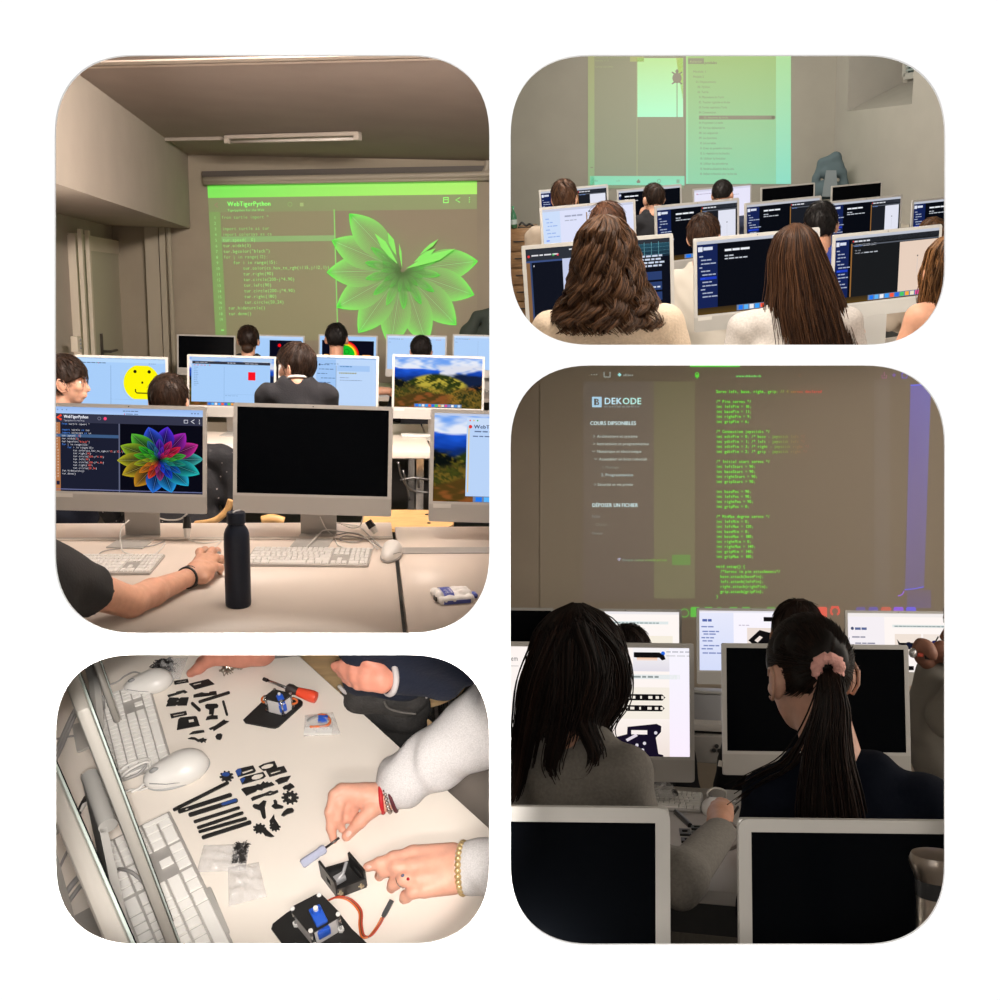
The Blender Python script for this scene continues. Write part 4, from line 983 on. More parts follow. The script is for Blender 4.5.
# chairs glimpsed between the tables
def seat_chair(room, label, c, w, d, rz, zfl, group='plywood chairs'):
    r = thing('plywood_chair', label, 'chair', group); h = c.z-zfl
    o = [(w/2*math.copysign(abs(math.cos(a))**.6, math.cos(a)), d/2*math.copysign(abs(math.sin(a))**.6, math.sin(a))) for a in [i*PI/16 for i in range(32)]]
    q = MB(); q.prism(o, h-.014, h); q.build('seat', M_WOOD, r, fixn=True)
    for sx, sy in ((-1, -1), (1, -1), (-1, 1), (1, 1)):
        q = MB(); q.tube([(sx*w*.36, sy*d*.32, h-.014), (sx*w*.44, sy*d*.44, 0)], .011, 8); q.build('leg', M_CHROME, r, True)
        q = MB(); q.lathe([(.009, h), (.009, h+.003), (.004, h+.005)], 8, c=(sx*w*.22, sy*d*.22, 0)); q.build('screw', M_BLACK, r)
    room.put(r, Vector((c.x, c.y, zfl)), rz); return r
seat_chair(P1, 'plywood chair seat seen past the right corner of the black screen', P1.Y(408, 519, 4.55), .42, .4, 0, zf)
def arcback(label, pts, rad):
    P = curve_pts([P1.Y(x, y, dd) for x, y, dd in pts], 8); q = MB(); q.tube([v-P[0] for v in P], rad, 8); o = q.build('plywood_chair', M_WOOD, None, True); tag(o, label, 'chair', 'plywood chairs'); P1.put(o, P[0])
arcback('curved plywood chair back edge between the two front computers', [(231, 500, 4.2), (227, 510, 4.2), (219, 518, 4.2), (210, 522, 4.2), (196, 524, 4.25)], .014)
arcback('plywood chair back glimpsed under the large black screen', [(262, 521, 4.2), (272, 519, 4.2), (284, 522, 4.2)], .022)
q = thing('metal_stool_frame', 'thin metal chair frame under the middle row table', 'chair')
b_ = MB(); a = P1.Y(404, 470, 4.9)
for L in ([(398, 462), (402, 478), (412, 490), (430, 493)], [(400, 480), (415, 478), (430, 480)], [(418, 478), (419, 488)], [(403, 470), (410, 500)]): b_.tube(curve_pts([P1.Y(x, y, 4.9)-a for x, y in L], 6), .006, 6)
b_.build('frame', mat('dull_metal', (.12, .12, .12), .35, .9), q, True); P1.put(q, a)

# ---------------- people
SK = skinmat('fair_skin', (.62, .34, .235)); SK2 = skinmat('tan_skin', (.56, .29, .19)); SK3 = skinmat('brown_skin', (.25, .12, .075))
M_BKCL = mat('black_knit', (.010, .010, .013), .95, bump=.2, scale=160); M_NVCL = mat('dark_navy_cloth', (.010, .014, .03), .9, bump=.2, scale=120)
H_DKB = hairmat('dark_brown_hair', (28, 18, 13), (70, 48, 34)); H_BLK = hairmat('black_hair', (12, 10, 10), (34, 28, 26)); H_BRN = hairmat('brown_hair', (38, 24, 17), (88, 60, 42))
def sh(m, **k): return lambda root, T: short_hair(root, m, T, **k)
person(P1, 'boy in profile at the left edge with dark brown fringe, facing the smiley', P1.Y(65, 382, 5.0), yaw=-.9, hyaw=-.5, pitch=.05, brows=False, skin=SK, shirt=M_NVCL, hairfn=sh(H_DKB, seed=2, n=420, ln=.06, front=.035, nape=-.07, vol=1.08), drop=-.03, scale=.95, vox=.006)
M_SPK = mat('speckled_black_jacket', (.012, .012, .015), .8, bump=.2, scale=90); nt = M_SPK.node_tree
vo = nt.nodes.new('ShaderNodeTexVoronoi'); vo.inputs['Scale'].default_value = 26; tc = nt.nodes.new('ShaderNodeTexCoord'); nt.links.new(tc.outputs['Object'], vo.inputs['Vector'])
ra = nt.nodes.new('ShaderNodeValToRGB'); ra.color_ramp.elements[0].color = (.35, .3, .3, 1); ra.color_ramp.elements[1].color = (.010, .010, .013, 1); ra.color_ramp.elements[0].position = .06; ra.color_ramp.elements[1].position = .12
nt.links.new(vo.outputs['Distance'], ra.inputs['Fac']); nt.links.new(ra.outputs['Color'], nt.nodes['Principled BSDF'].inputs['Base Color'])
person(P1, 'person with brown hair in a speckled black jacket, behind the flower computer', P1.Y(169, 401.5, 4.5), yaw=0, skin=SK, shirt=M_SPK, hairfn=sh(H_DKB, seed=5, n=420, ln=.07, nape=-.09, vol=1.06), shoulder=.26, arms='down', scale=.9)
person(P1, 'boy in a black sweater with a white collar, head turned left', P1.Y(296, 368, 4.5), yaw=.15, hyaw=.85, pitch=.08, skin=SK, shirt=M_BKCL, hairfn=sh(H_DKB, seed=7, n=520, ln=.06, front=.06, nape=-.075, vol=1.12, side=.0), collar=mat('white_collar', (.72, .7, .68), .8), shoulder=.175, arms='tight', vox=.006, drop=-.12, scale=.79)
def bun(root, T): 
    short_hair(root, H_DKB, T, seed=9, n=200, nape=-.1, vol=1.02); b = MB(); b.T = T; b.ell((0, -.09, -.055), (.05, .035, .04), 14); b.build('bun', H_DKB, root, True)
person(P1, 'girl with dark hair tied low, in the far row before the projected code', P1.Y(248.5, 341, 7.6), skin=SK, shirt=M_BKCL, hairfn=bun, scale=.88, drop=-.06, vox=.012, eyes=False)
person(P1, 'boy with black hair in front of the rainbow arc display', P1.Y(336.5, 339.5, 7.4), skin=SK2, shirt=M_BKCL, hairfn=sh(H_BLK, seed=11, n=160, vol=1.0, nape=-.07), scale=.92, vox=.012, eyes=False)
person(P1, 'person with a low round dark head in front of the rightmost pale blue page', P1.Y(421, 351.5, 7.6), skin=SK2, shirt=M_BKCL, hairfn=sh(H_BLK, seed=12, n=160, vol=1.02), scale=.92, vox=.012, eyes=False)
# hand on the middle row table
a = P1.Z(386, 392, zt+.14+.03); r = thing('person', 'hand resting on the far table, between the text page and the landscape', 'person')
c = P1.Y(376, 391, 7.6); 
solid_obj('body', [rc((-.16, 0, .0), (0, 0, 0), .032, .03), el((.03, 0, .0), (.042, .03, .028))]+sum([finger([(.045, .004*i, .012-.012*i), (.075, 0, .008-.014*i), (.085, 0, -.012-.012*i)], .011, .008) for i in range(4)], []), SK2, r, .005, .01); P1.put(r, P1.Y(383, 391, 7.4))
# arm with the mouse
sd, eb, wr = P1.Y(12, 566, 2.30), P1.Z(130, 602, zt+.040), P1.Z(189, 577, zt+.034)
um = eb.lerp(sd, .5)
def hz(x, y, h): return P1.Z(x, y, zt+h)
pr = [rc(sd, eb, .062, .041), rc(eb, eb.lerp(wr, .35), .039, .038), rc(eb.lerp(wr, .35), wr, .037, .025), rc(wr, hz(197, 572, .04), .026, .03), rc(hz(197, 572, .04), hz(203, 562, .045), .032, .026), rc(hz(200, 575, .035), hz(207, 571, .04), .026, .022)]
for L in ([(199, 562, .05), (200, 552, .052), (205, 550, .03), (206, 553, .012)], [(203, 563, .055), (212, 551, .056), (217, 551, .035), (218, 555, .012)], [(205, 567, .05), (216, 558, .052), (221, 559, .033), (222, 563, .012)], [(206, 572, .043), (214, 567, .045), (220, 568, .028), (220, 572, .01)]): pr += finger([hz(*q) for q in L], .0125, .0095)
pr += finger([hz(197, 576, .03), hz(204, 579, .028), hz(210, 577, .02)], .013, .010)
r = thing('person', 'bare forearm in a black short sleeve, hand on the mouse, black bracelets', 'person')
solid_obj('body', pr, SK, r, .0045, .012, origin=eb)
solid_obj('t_shirt', [rc(eb.lerp(sd, 1.4), eb.lerp(sd, .26), .125, .06), rc(eb.lerp(sd, 1.3), eb.lerp(sd, .75)+Vector((0, -.03, -.03)), .11, .08)], mat('black_tshirt', (.013, .013, .014), .9, bump=.15, scale=150), r, .008, .02, disp=lambda g: .004*np.sin(g[..., 0]*45+g[..., 2]*60)*np.sin(g[..., 1]*30), cut=lambda g: (g@np.array((eb-sd).normalized()))-float((eb.lerp(sd, .33)).dot((eb-sd).normalized())), origin=eb)
ax = (wr-eb).normalized()
for k, (t, tilt) in enumerate(((.96, .1), (.99, -.12), (1.02, .05))):
    c = eb.lerp(wr, t)-eb; u = ax.orthogonal().normalized(); w = ax.cross(u); q = MB(); q.tube([c+(u*math.cos(a)+w*math.sin(a))*.030+ax*tilt*.03*math.cos(a) for a in [i*PI/10 for i in range(21)]], .0032, 6, cap=False); q.build('bracelet', M_BLACK, r, True)
nails(r, [(hz(205.5, 551.5, .030)-eb, (1, -.5, -.8), (.4, .2, .9), .007), (hz(218, 552.5, .03)-eb, (1, -.5, -.8), (.5, .2, .9), .007)])
P1.put(r, eb)
# ================================================================== upper right picture: the class from behind, girls in the last row
M_W2 = mat('grey_green_wall_paint', (.335, .32, .275), .95, spec=.1, noise=.03, scale=3)
M_W2R = mat('light_grey_wall_paint', (.40, .38, .34), .95, spec=.1, noise=.03, scale=3)
M_FL2 = mat('dark_classroom_floor', (.03, .03, .03), .6)
y2 = 12.2; xr = 1.12; zf2 = -1.66; zt2 = -.92; zc2 = 1.5
mb = MB(); mb.box((-1.2, y2+.05, 0), (4.75, .1, 3.6)); struct('wall_far.001', mb, M_W2, P2)
mb = MB(); mb.box((-.6, 6.4, zf2-.05), (7, 12, .1)); struct('floor.001', mb, M_FL2, P2)
mb = MB(); mb.box((-.6, 6.4, zc2+.05), (7, 12, .1)); struct('ceiling.001', mb, M_W2R, P2)
# the right hand wall meets the far wall in the corner; a deep window niche is cut into it
TW = Matrix(((.41, .912, 0, 1.12), (-.912, .41, 0, y2), (0, 0, 1, 0), (0, 0, 0, 1)))
n0, n1, zn, nd = .247, 1.415, .195, .62
mb = MB(); mb.T = TW
mb.box((n0/2-.3, .35, 0), (n0+.6, .7, 3.4)); mb.box(((n1+7)/2, .35, 0), (7-n1, .7, 3.4)); mb.box(((n0+n1)/2, .35, (zn-1.7)/2), (n1-n0, .7, zn+1.7)); mb.box(((n0+n1)/2, nd+.05, .9), (n1-n0, .06, 1.6))
mb.prism([(0, zn), (nd, zn), (nd, zn+.24)], n0, n1, T=Matrix(((0, 0, 1, 0), (1, 0, 0, 0), (0, 1, 0, 0), (0, 0, 0, 1))))
struct('wall_right', mb, M_W2R, P2)
w = thing('window_1', None, None); w['kind'] = 'structure'; q = MB(); wx0, wx1, wz = n0+.12, n1-.04, zn+.30
for c_, d_ in ((((wx0+wx1)/2, 0, 0), (wx1-wx0, .05, .06)), ((wx0, 0, .55), (.06, .05, 1.1)), ((wx1, 0, .55), (.06, .05, 1.1))): q.box(c_, d_)
q.build('window_frame', mat('window_frame_paint', (.50, .50, .46), .5), w)
q = MB(); [q.box(((wx0+wx1)/2, -.02, .06+i*.035), (wx1-wx0-.1, .03, .006), rot=Matrix.Rotation(.6, 3, 'X')) for i in range(30)]; q.build('window_blind', mat('blind_slats', (.50, .60, .58), .5), w)
q = MB(); q.box(((wx0+wx1)/2, .01, .55), (wx1-wx0, .006, 1.1)); q.build('window_pane', mat('window_glass', (.10, .14, .14), .1), w)
w.matrix_world = P2.R @ TW @ Matrix.Translation((0, nd-.03, wz)); P2.objs.append(w)
# projected picture
SUB2 = lin((120, 114, 102))
M_PROJ2 = screenmat('projected_page_picture', (.335, .32, .275), 1.0, .9, .05)
cv = Canvas(lambda x, y, l: P2.Y(x, y, y2-.006-l*.0012), SUB2)
cv.grad(588, 40, 96.5, 146, (128, 128, 104), (124, 132, 112)).grad(686, 40, 105, 15, (146, 196, 118), (146, 196, 118)); cv.grad(686, 55, 105, 129, (150, 198, 118), (122, 212, 178)).up()
cv.grad(588, 40, 6.4, 146, (150, 150, 92), (128, 162, 120)); cv.rect(636.6, 58, .9, 118, (150, 158, 118)); cv.grad(637.3, 58, 45.8, 59, (172, 216, 140), (160, 240, 196)); cv.poly([(676, 58), (683, 58), (683, 100)], (172, 186, 92)); cv.grad(590, 176, 94.5, 9.5, (122, 206, 170), (112, 212, 182)); cv.rect(590, 185, 94, 3.4, (118, 140, 112)); cv.rect(683.8, 40, 2.2, 146, (110, 118, 92))
cv.grad(688, 55, 88, 129, (138, 176, 100), (120, 198, 160)); cv.grad(776, 55, 15, 129, (150, 205, 140), (118, 212, 190)); cv.rect(630, 56.6, 14, 5, (158, 164, 84)); cv.up()
D = (96, 104, 76); cv.rect(688, 58.3, 16, 5.6, (110, 124, 88)).up(); cv.fit(690, 702, 62.6, 'Rechercher', 2, (160, 180, 120)); cv.fit(704.5, 717, 64, 'pendules', 3, D, .2)
rows = [(693, 706, 'Module 1'), (693, 704, 'Module 2'), (696, 716, '01. Déplacements'), (697.5, 710, '02. Python'), (697.5, 708.5, '03. Turtle'), (699, 724, '01. Mouvements du Turtle'), (699, 730, '02. Tourner à gauche et droite'), (699, 727, '03. Formes supérieures Turtle'), (699, 716, '04. Commentaires'), None,
        (699, 723, '06. Programmer à la tâche'), (699, 725, '07. Formes élémentaires'), (699, 718, '08. Les séquences'), (699, 717, '09. Les fonctions'), (700, 716, '10. Les variables'), (700, 732, '11. Créer sa première fonction'), (700, 729.5, '12. La répétition et les boucles'), (700, 725.5, '13. Utiliser la fonction'), (700, 728, '14. Utiliser les paramètres'), (700, 734, '15. Nombres aléatoires dans la suite'), (700, 737, '16. Utiliser la fonction pour recherche')]
for i, rw in enumerate(rows):
    y = 71.7+i*5.11
    if rw: cv.fit(rw[0], rw[1], y+.9, rw[2], 2.1, D)
    else: cv.rect(699, y-2.1, 74.5, 3.9, (108, 118, 90)); cv.disc(773.5, y-.15, 1.95, (108, 118, 90), 12); cv.up(); cv.fit(704, 728, y+.8, '05. Fonctions du turtle', 2, (140, 178, 130)); 
for i, t in enumerate(('from turtle import forward', 'turtle = T', '', 'turtle.left(90)')): cv.fit(595, 595+(32, 14, 1, 18)[i], 59.8+i*3.1-1.5, t, 1.7, (150, 158, 112)) if t else None
cv.line([(598, 181), (594.5, 181), (596, 179.8)], .5, (90, 150, 125)); cv.line([(616, 181), (620, 181), (618.6, 179.8)], .5, (100, 170, 140)); cv.poly([(636.6, 181.5), (638.5, 179), (640.4, 181.5), (640, 183), (637, 183)], (70, 96, 84)); cv.ring(659, 181, 2, .5, (90, 150, 125), 12); cv.rect(676.5, 179.5, 3, 3.4, (95, 165, 140)); cv.rect(590.5, 167, 2.6, 1, (100, 110, 90))
TK = (104, 98, 92)
cv.rect(676.6, 83, .9, 34, (120, 140, 104)); cv.disc(677, 78, 4.6, TK, 18, 5.2); cv.disc(677, 71.4, 1.6, TK, 10, 2.0); [cv.poly([(677+sx*3, 78+sy*3.4), (677+sx*5.6, 78+sy*5.8), (677+sx*4.6, 78+sy*6.4), (677+sx*1.8, 78+sy*4.6)], TK) for sx in (-1, 1) for sy in (-1, 1)]; cv.rect(676.7, 69, .7, 3, TK)
pp = cv.build('projected_picture', M_PROJ2); o0 = P2.Y(690, 180, y2-.006); pp.data.transform(Matrix.Translation(-o0)); tag(pp, 'pale green projected picture of a lesson list beside a small turtle drawing', 'projection'); P2.put(pp, o0)
# displays
LG = (205, 210, 220); NV = (10, 14, 26); SB = (20, 34, 84)
def side(cv, x, w, logo=True, tint=SB, n=12, y0=8, y1=46):
    cv.rect(x, 2.5, w, 54.3, tint).up()
    if logo: cv.rect(x+1, 4.2, w*.22, 3.6, (225, 230, 245)); cv.rect(x+1.3+w*.24, 4.6, w*.45, 2.4, (215, 222, 240))
    for i in range(n):
        yy = y0+4+i*(y1-y0-4)/n
        c = (40, 80, 220) if i == n//2 else (170, 180, 205)
        if i == n//2: cv.rect(x+w*.15, yy-1.5, w*.8, 2, (30, 60, 190)); cv.up()
        cv.words(x+w*(.12+.08*(i % 3 > 0)+.06*(i > n//3)), yy, 1+(i*7) % 3, .9, c, rnd, w*.12, w*.3, .5)
def scr_dark(split=None, pane=None, sw=17, lite=False, dockn=0, bar=(190, 195, 208), tone=(6, 9, 17), title=30, cream=None, codeb=(26, 29, 36)):
    def f(cv):
        cv.rect(0, 0, 100, 56.8, tone).up(); cv.rect(0, 0, 100, 2.4, bar); side(cv, 0, sw)
        cv.words(sw+6, 9, 3, 1.6, (235, 238, 245), rnd, 5, 8, .8); cv.words(sw+6, 13, 2, 1, (190, 195, 205), rnd, 2, 4); cv.words(sw+6, 15.2, 5, .9, (200, 205, 215), rnd, 2, 5)
        if split:
            cv.rect(split, 2.4, 100-split, 54.4, codeb); cv.rect(split, 2.4, 100-split, 4, (60, 64, 74)); cv.up(); cv.rect(split, 6.4, 1.2, 50.4, (150, 105, 55)); cv.words(split+3, 5.4, 4, 1.2, (220, 222, 230), rnd, 2, 5); cv.disc(split+2, 4.6, .7, (230, 60, 60), 8); cv.words(split+3, 9, 2, .8, (110, 140, 200), rnd); cv.rect(split+1.2, 7.6, 100-split-1.2, 1, (90, 95, 105))
        if pane: cv.rect(pane, 9, 98-pane if not cream else 99-pane, 47.8 if not cream else 43.5, cream or (226, 228, 242)).up(); cv.disc(pane+(98-pane)*.5, 22, .7, (60, 60, 70), 6); cv.rect(pane+(98-pane)*.5-.1, 24, .25, 12, (190, 190, 200))
        cv.up()
        if dockn: cv.grad(0, 51.4, 100, 5.4, (52, 40, 24), (88, 66, 28)); cv.up(); dock(cv, 34, 99, 52, dockn, 3.4)
    return f
def scr_white(cv):
    cv.rect(0, 0, 100, 56.8, (222, 226, 250)).up(); cv.rect(0, 0, 100, 2.4, (200, 205, 225)); cv.rect(0, 2.4, 19, 54.4, (205, 222, 250)); cv.rect(48, 2.4, 52, 54, (224, 228, 250)); cv.up()
    for i in range(12): cv.words(3+(i % 3), 10+i*3.6, 1+i % 3, 1, (150, 180, 235) if i != 6 else (60, 110, 240), rnd, 2, 5)
    cv.words(24, 9, 3, 1.6, (160, 165, 190), rnd, 4, 7); cv.words(24, 13, 3, .9, (170, 175, 195), rnd); cv.rect(47.5, 6, 1.2, 50, (150, 120, 90)); cv.words(50, 6, 5, 1.4, (60, 70, 100), rnd)
    cv.line([(30+14*math.cos(math.radians(t)), 58+22*-math.sin(math.radians(t))) for t in range(60, 150, 6)], .25, (180, 182, 200))
def scr_white2(cv):
    cv.rect(0, 0, 100, 56.8, (232, 230, 250)).up(); cv.rect(0, 0, 100, 3, (215, 214, 235)); cv.words(4, 7, 10, 1.1, (180, 170, 200), rnd); cv.disc(5, 6, 1, (230, 90, 150), 8); cv.words(60, 12, 5, 1, (190, 190, 210), rnd); cv.rect(38, 10, .3, 46, (200, 200, 220))
def scr_curl(cv):
    cv.rect(0, 0, 100, 56.8, (14, 18, 30)).up(); cv.rect(0, 0, 100, 8, (46, 50, 58)); cv.rect(0, 8, 2.6, 48.8, (132, 98, 66)); cv.rect(2.6, 8, 1.2, 48.8, (52, 70, 110)); cv.grad(25, 8, 20, 48.8, (196, 204, 232), (205, 214, 245)); cv.rect(45, 8, 55, 48.8, (10, 14, 26)).up()
    cv.rect(0, 8, 25, 1.2, (60, 80, 130)); cv.words(30, 2.6, 4, .8, (230, 230, 235), rnd, 3, 6); cv.words(4, 5, 4, .9, (225, 225, 230), rnd, 2, 5); cv.disc(2, 5, .9, (230, 60, 60), 8); cv.disc(19, 5, .8, (60, 190, 80), 8); cv.disc(22, 5, .8, (230, 60, 80), 8); cv.words(5, 12, 1, 1, (230, 230, 235), rnd, .6, .8)
    cv.grad(72, 3, 28, 9, (40, 80, 96), (24, 40, 56)); [cv.rect(72+i*5, 2, .25, 10, (120, 190, 200)) for i in range(5)]; [cv.rect(72, 3+i*2.4, 28, .2, (100, 160, 180)) for i in range(4)]; cv.up()
    for i in range(4): cv.words(72, 12+i*2.2, 6, 1.2, (205, 215, 235), rnd, 2, 4)
    for i in range(3): cv.rect(74, 22+i*7, 20, 5.6, (42, 62, 110)); 
    cv.up(); cv.words(74, 33, 6, 1, (210, 220, 240), rnd, 2, 3)
G2 = 'silver desktop computers in the upper right classroom'
L2 = lambda *a, **k: imac(P2, *a, tz=zt2, lean=0, **k)
L2('front computer with a dark display behind the curly haired girl', G2, 520.5, 673, (242.5, 237.5), (3.5, 3.66), scr_curl, sticker=True)
L2('front computer with a dark blue page between the curly and the straight haired girls', G2, 693.5, 820, (235.5, 231), (4.0, 4.2), scr_dark(split=75, dockn=14), sticker=True)
L2('front computer with a beige pane on its dark display, rightmost of the front row', G2, 833.5, 942.5, (232, 227.5), (4.46, 4.68), scr_dark(split=15, pane=62, sw=13, dockn=13, cream=(232, 208, 190), codeb=(24, 26, 28)))
L2('middle row computer with a white page on a light blue side list', G2, 539, 635, (203.8, 203.2), (5.45, 5.7), scr_white)
L2('middle row computer with a dark page, above the boy in the white shirt', G2, 654.5, 739, (202.5, 201.3), (6.0, 6.3), scr_dark(split=54, pane=76, dockn=8), )
L2('middle row computer with a dark page half behind the head above the blue jersey', G2, 745, 821.5, (200.3, 198.6), (6.7, 7.0), scr_dark(split=59))
L2('middle row computer with a dark page and white pane, beside the blue jersey', G2, 830, 902.6, (198.8, 197), (7.1, 7.4), scr_dark(split=57, pane=78))
L2('middle row computer cut off by the picture edge below the blank wall', G2, 913, 984, (197.2, 196), (7.3, 7.6), scr_dark(split=48, pane=76))
L2('back row computer with a blue list, behind the leftmost boy', G2, 538.5, 607.7, (187.2, 187), (7.6, 7.9), scr_dark(split=55, pane=74, sw=15))
L2('back row computer with a dark page behind the person with a hand at the face', G2, 616.5, 681.3, (187, 186.7), (8.2, 8.5), scr_dark(split=None, pane=None, sw=4, cream=None))
L2('back row computer with a white page behind the man with cropped hair', G2, 692.7, 751.6, (186.4, 186), (9.0, 9.3), scr_white2)
L2('switched off back row computer left of the hanging coat', G2, 761, 815, (185.2, 184.8), (9.8, 10.1))
L2('switched off back row computer right of the hanging coat', G2, 831.7, 882.3, (184, 183.2), (10.5, 10.8))
# tables
GT2 = 'tables in the upper right classroom'
M_TAB2 = mat('cream_laminate', (.62, .55, .47), .4)
def table2(label, P, z=zt2, n='classroom_table'):
    """oblique table top through four points given as (pixel x, depth)"""
    pts = [P2.Y(px, 300, dd) for px, dd in P]; c = sum(pts, Vector())/4; c.z = zf2
    r = thing(n, label, 'table', GT2); q = MB(); q.prism([(p.x-c.x, p.y-c.y) for p in pts], z-.03-zf2, z-zf2); q.build('tabletop', M_TAB2, r, fixn=True)
    for p in pts:
        v = (p-c)*.9; q = MB(); q.box((v.x, v.y, (z-.03-zf2)/2), (.04, .04, z-.03-zf2)); q.build('leg', M_CHROME, r)
    P2.put(r, c); return r
table2('cream front table under the display behind the curly haired girl', [(505, 3.0), (690, 3.25), (690, 4.1), (505, 3.85)])
table2('cream front table behind the girl with straight hair', [(694, 3.4), (826, 3.9), (826, 4.75), (694, 4.35)])
table2('cream front table under the display with the beige pane', [(832, 3.9), (965, 4.2), (965, 5.1), (832, 4.75)])
table2('middle row table under the white page display', [(520, 5.0), (650, 5.3), (650, 6.2), (520, 5.9)])
table2('middle row table behind the boy in the white shirt', [(653, 5.6), (826, 6.6), (826, 7.4), (653, 6.6)])
table2('middle row table by the right hand wall', [(829, 6.6), (960, 7.0), (960, 7.8), (829, 7.5)])
table2('back row table behind the leftmost boy', [(537, 7.3), (690, 8.1), (690, 9.3), (537, 8.5)])
table2('back row table below the projected lesson list', [(692, 8.5), (905, 10.4), (905, 11.3), (692, 9.8)])
# drawer cabinet with a bottle at the left
M_OAK = mat('brown_oak_veneer', (.21, .115, .05), .5, noise=.2, scale=12, stretch=(1, 1, 8))
ct = P2.Y(519, 229, 7.6); r = thing('drawer_cabinet', 'brown wooden drawer cabinet by the left wall', 'cabinet'); hh = ct.z-zf2; wd = .30; xc = P2.Y(530, 229, 7.6).x-wd/2
q = MB(); q.box((0, .22, hh/2), (wd, .44, hh), bev=.004); q.build('body', M_OAK, r, 'auto')
for i in range(5):
    zz = hh-.05-i*.125; d_ = MB(); d_.box((0, -.008, zz-.05), (wd-.02, .018, .112), bev=.003); dd_ = d_.build('drawer', M_OAK, r, 'auto')
    k_ = MB(); k_.tube([(.02, -.016, zz-.04), (.10, -.03, zz-.04)], .005, 6); k_.build('handle', M_BLACK, dd_)
P2.put(r, (xc, 7.6, zf2), .05)
p = P2.Y(514.3, 228.4, 7.66); r = thing('glass_bottle', 'green bottle standing on the drawer cabinet', 'bottle'); q = MB()
q.lathe([(.018, 0), (.024, .005), (.024, .085), (.018, .11), (.009, .13), (.009, .15)], 20); q.build('body', mat('green_glass', (.03, .12, .06), .12, coat=.5), r, True); q = MB(); q.lathe([(.010, .148), (.010, .162)], 12); q.build('cap', mat('green_cap', (.05, .25, .12), .4), r); q = MB(); q.lathe([(.0245, .03), (.0245, .065)], 20); q.build('label_band', mat('pale_label', (.3, .36, .34), .6), r); P2.put(r, p)
a = P2.Y(523, 226, 7.7); q = MB(); P_ = curve_pts([P2.Y(x, y, 7.7)-a for x, y in ((519, 225.5), (522, 222.5), (526, 225.5), (530, 224), (533, 227), (524, 228), (518, 227.5))], 6); q.tube(P_, .008, 6); o = q.build('cable_bundle', M_BLACK, None, True); tag(o, 'tangled black cables lying on the drawer cabinet', 'cable'); P2.put(o, a)
# coat hanging in the corner
M_CO = mat('blue_grey_cloth', (.085, .125, .14), .9, bump=.15, scale=60); a = P2.Y(832, 188, 11.6)
r = thing('hanging_coat', 'blue grey jacket hung in the corner behind the two switched off displays', 'coat')
def cp(x, y, d=0): return P2.Y(x, y, 11.6+d)-a
solid_obj('jacket', [rc(cp(826, 172), cp(838, 172), .07, .06), rc(cp(824, 190), cp(840, 190), .10, .08), rc(cp(822, 163), cp(836, 157), .045, .05), rc(cp(836, 157), cp(843, 172), .05, .03), rc(cp(843, 172), cp(846, 195), .035, .05), rc(cp(822, 163), cp(816, 178), .04, .035), rc(cp(816, 178), cp(813, 196), .035, .05), rc(cp(828, 166), cp(838, 166), .05, .05)], M_CO, r, .012, .03)
q = MB(); q.prism([(v.x, v.z) for v in (cp(825, 170), cp(835, 170), cp(837, 196), cp(821, 196))], -.118, -.10, T=Matrix(((1, 0, 0, 0), (0, 0, 1, -.02), (0, 1, 0, 0), (0, 0, 0, 1)))); q.build('lining', mat('grey_lining', (.19, .225, .24), .8), r, fixn=True)
P2.put(r, a)
# chairs glimpsed between tables
def backchair(room, label, px, py, dep, zfl, w=.40, m=M_BLACK):
    c = room.Y(px, py, dep); h = c.z-zfl; r = thing('chair', label, 'chair', 'dark chairs')
    q = MB(); q.box((0, 0, h-.12), (w, .03, .24), bev=.012); q.build('backrest', m, r, 'auto'); q = MB(); q.box((0, .2, h-.42), (w, .40, .03), bev=.01); q.build('seat', m, r, 'auto')
    for sx in (-1, 1):
        q = MB(); q.tube([(sx*w*.46, -.02, h-.05), (sx*w*.46, -.01, h-.42), (sx*w*.48, -.05, 0)], .011, 8); q.build('leg', M_CHROME, r, True); q = MB(); q.tube([(sx*w*.44, .38, h-.43), (sx*w*.46, .42, 0)], .011, 8); q.build('leg', M_CHROME, r, True)
    room.put(r, (c.x, c.y, zfl)); return r
# people
M_CREAM = mat('cream_knit', (.62, .49, .37), .95, bump=.35, scale=140, noise=.06); M_TEE = mat('pale_grey_tee', (.52, .48, .45), .95, noise=.10, scale=150, bump=.1)
M_WSH = mat('off_white_shirt', (.50, .46, .40), .9, bump=.25, scale=9); M_BLUE = mat('royal_blue_jersey', (.012, .035, .25), .7); M_TAN = mat('cream_tan_jacket', (.46, .38, .30), .9)
H_LB = hairmat('light_brown_hair', (46, 29, 19), (104, 71, 46)); H_CH = hairmat('chestnut_hair', (40, 24, 16), (92, 60, 38)); H_GB = hairmat('golden_brown_hair', (62, 40, 22), (136, 94, 56))
def bell(m, prof, n, seed, phis, **k):
    def f(root, T):
        short_hair(root, m, T, seed=seed, n=4, nape=-.10, front=.03, vol=.93)
        b = fall(prof, n, seed, phis, **k); b.v = [tuple(T @ Vector(v)) for v in b.v]; b.build('hair', m, root, True)
    return f
BACK = [(158, 382)]
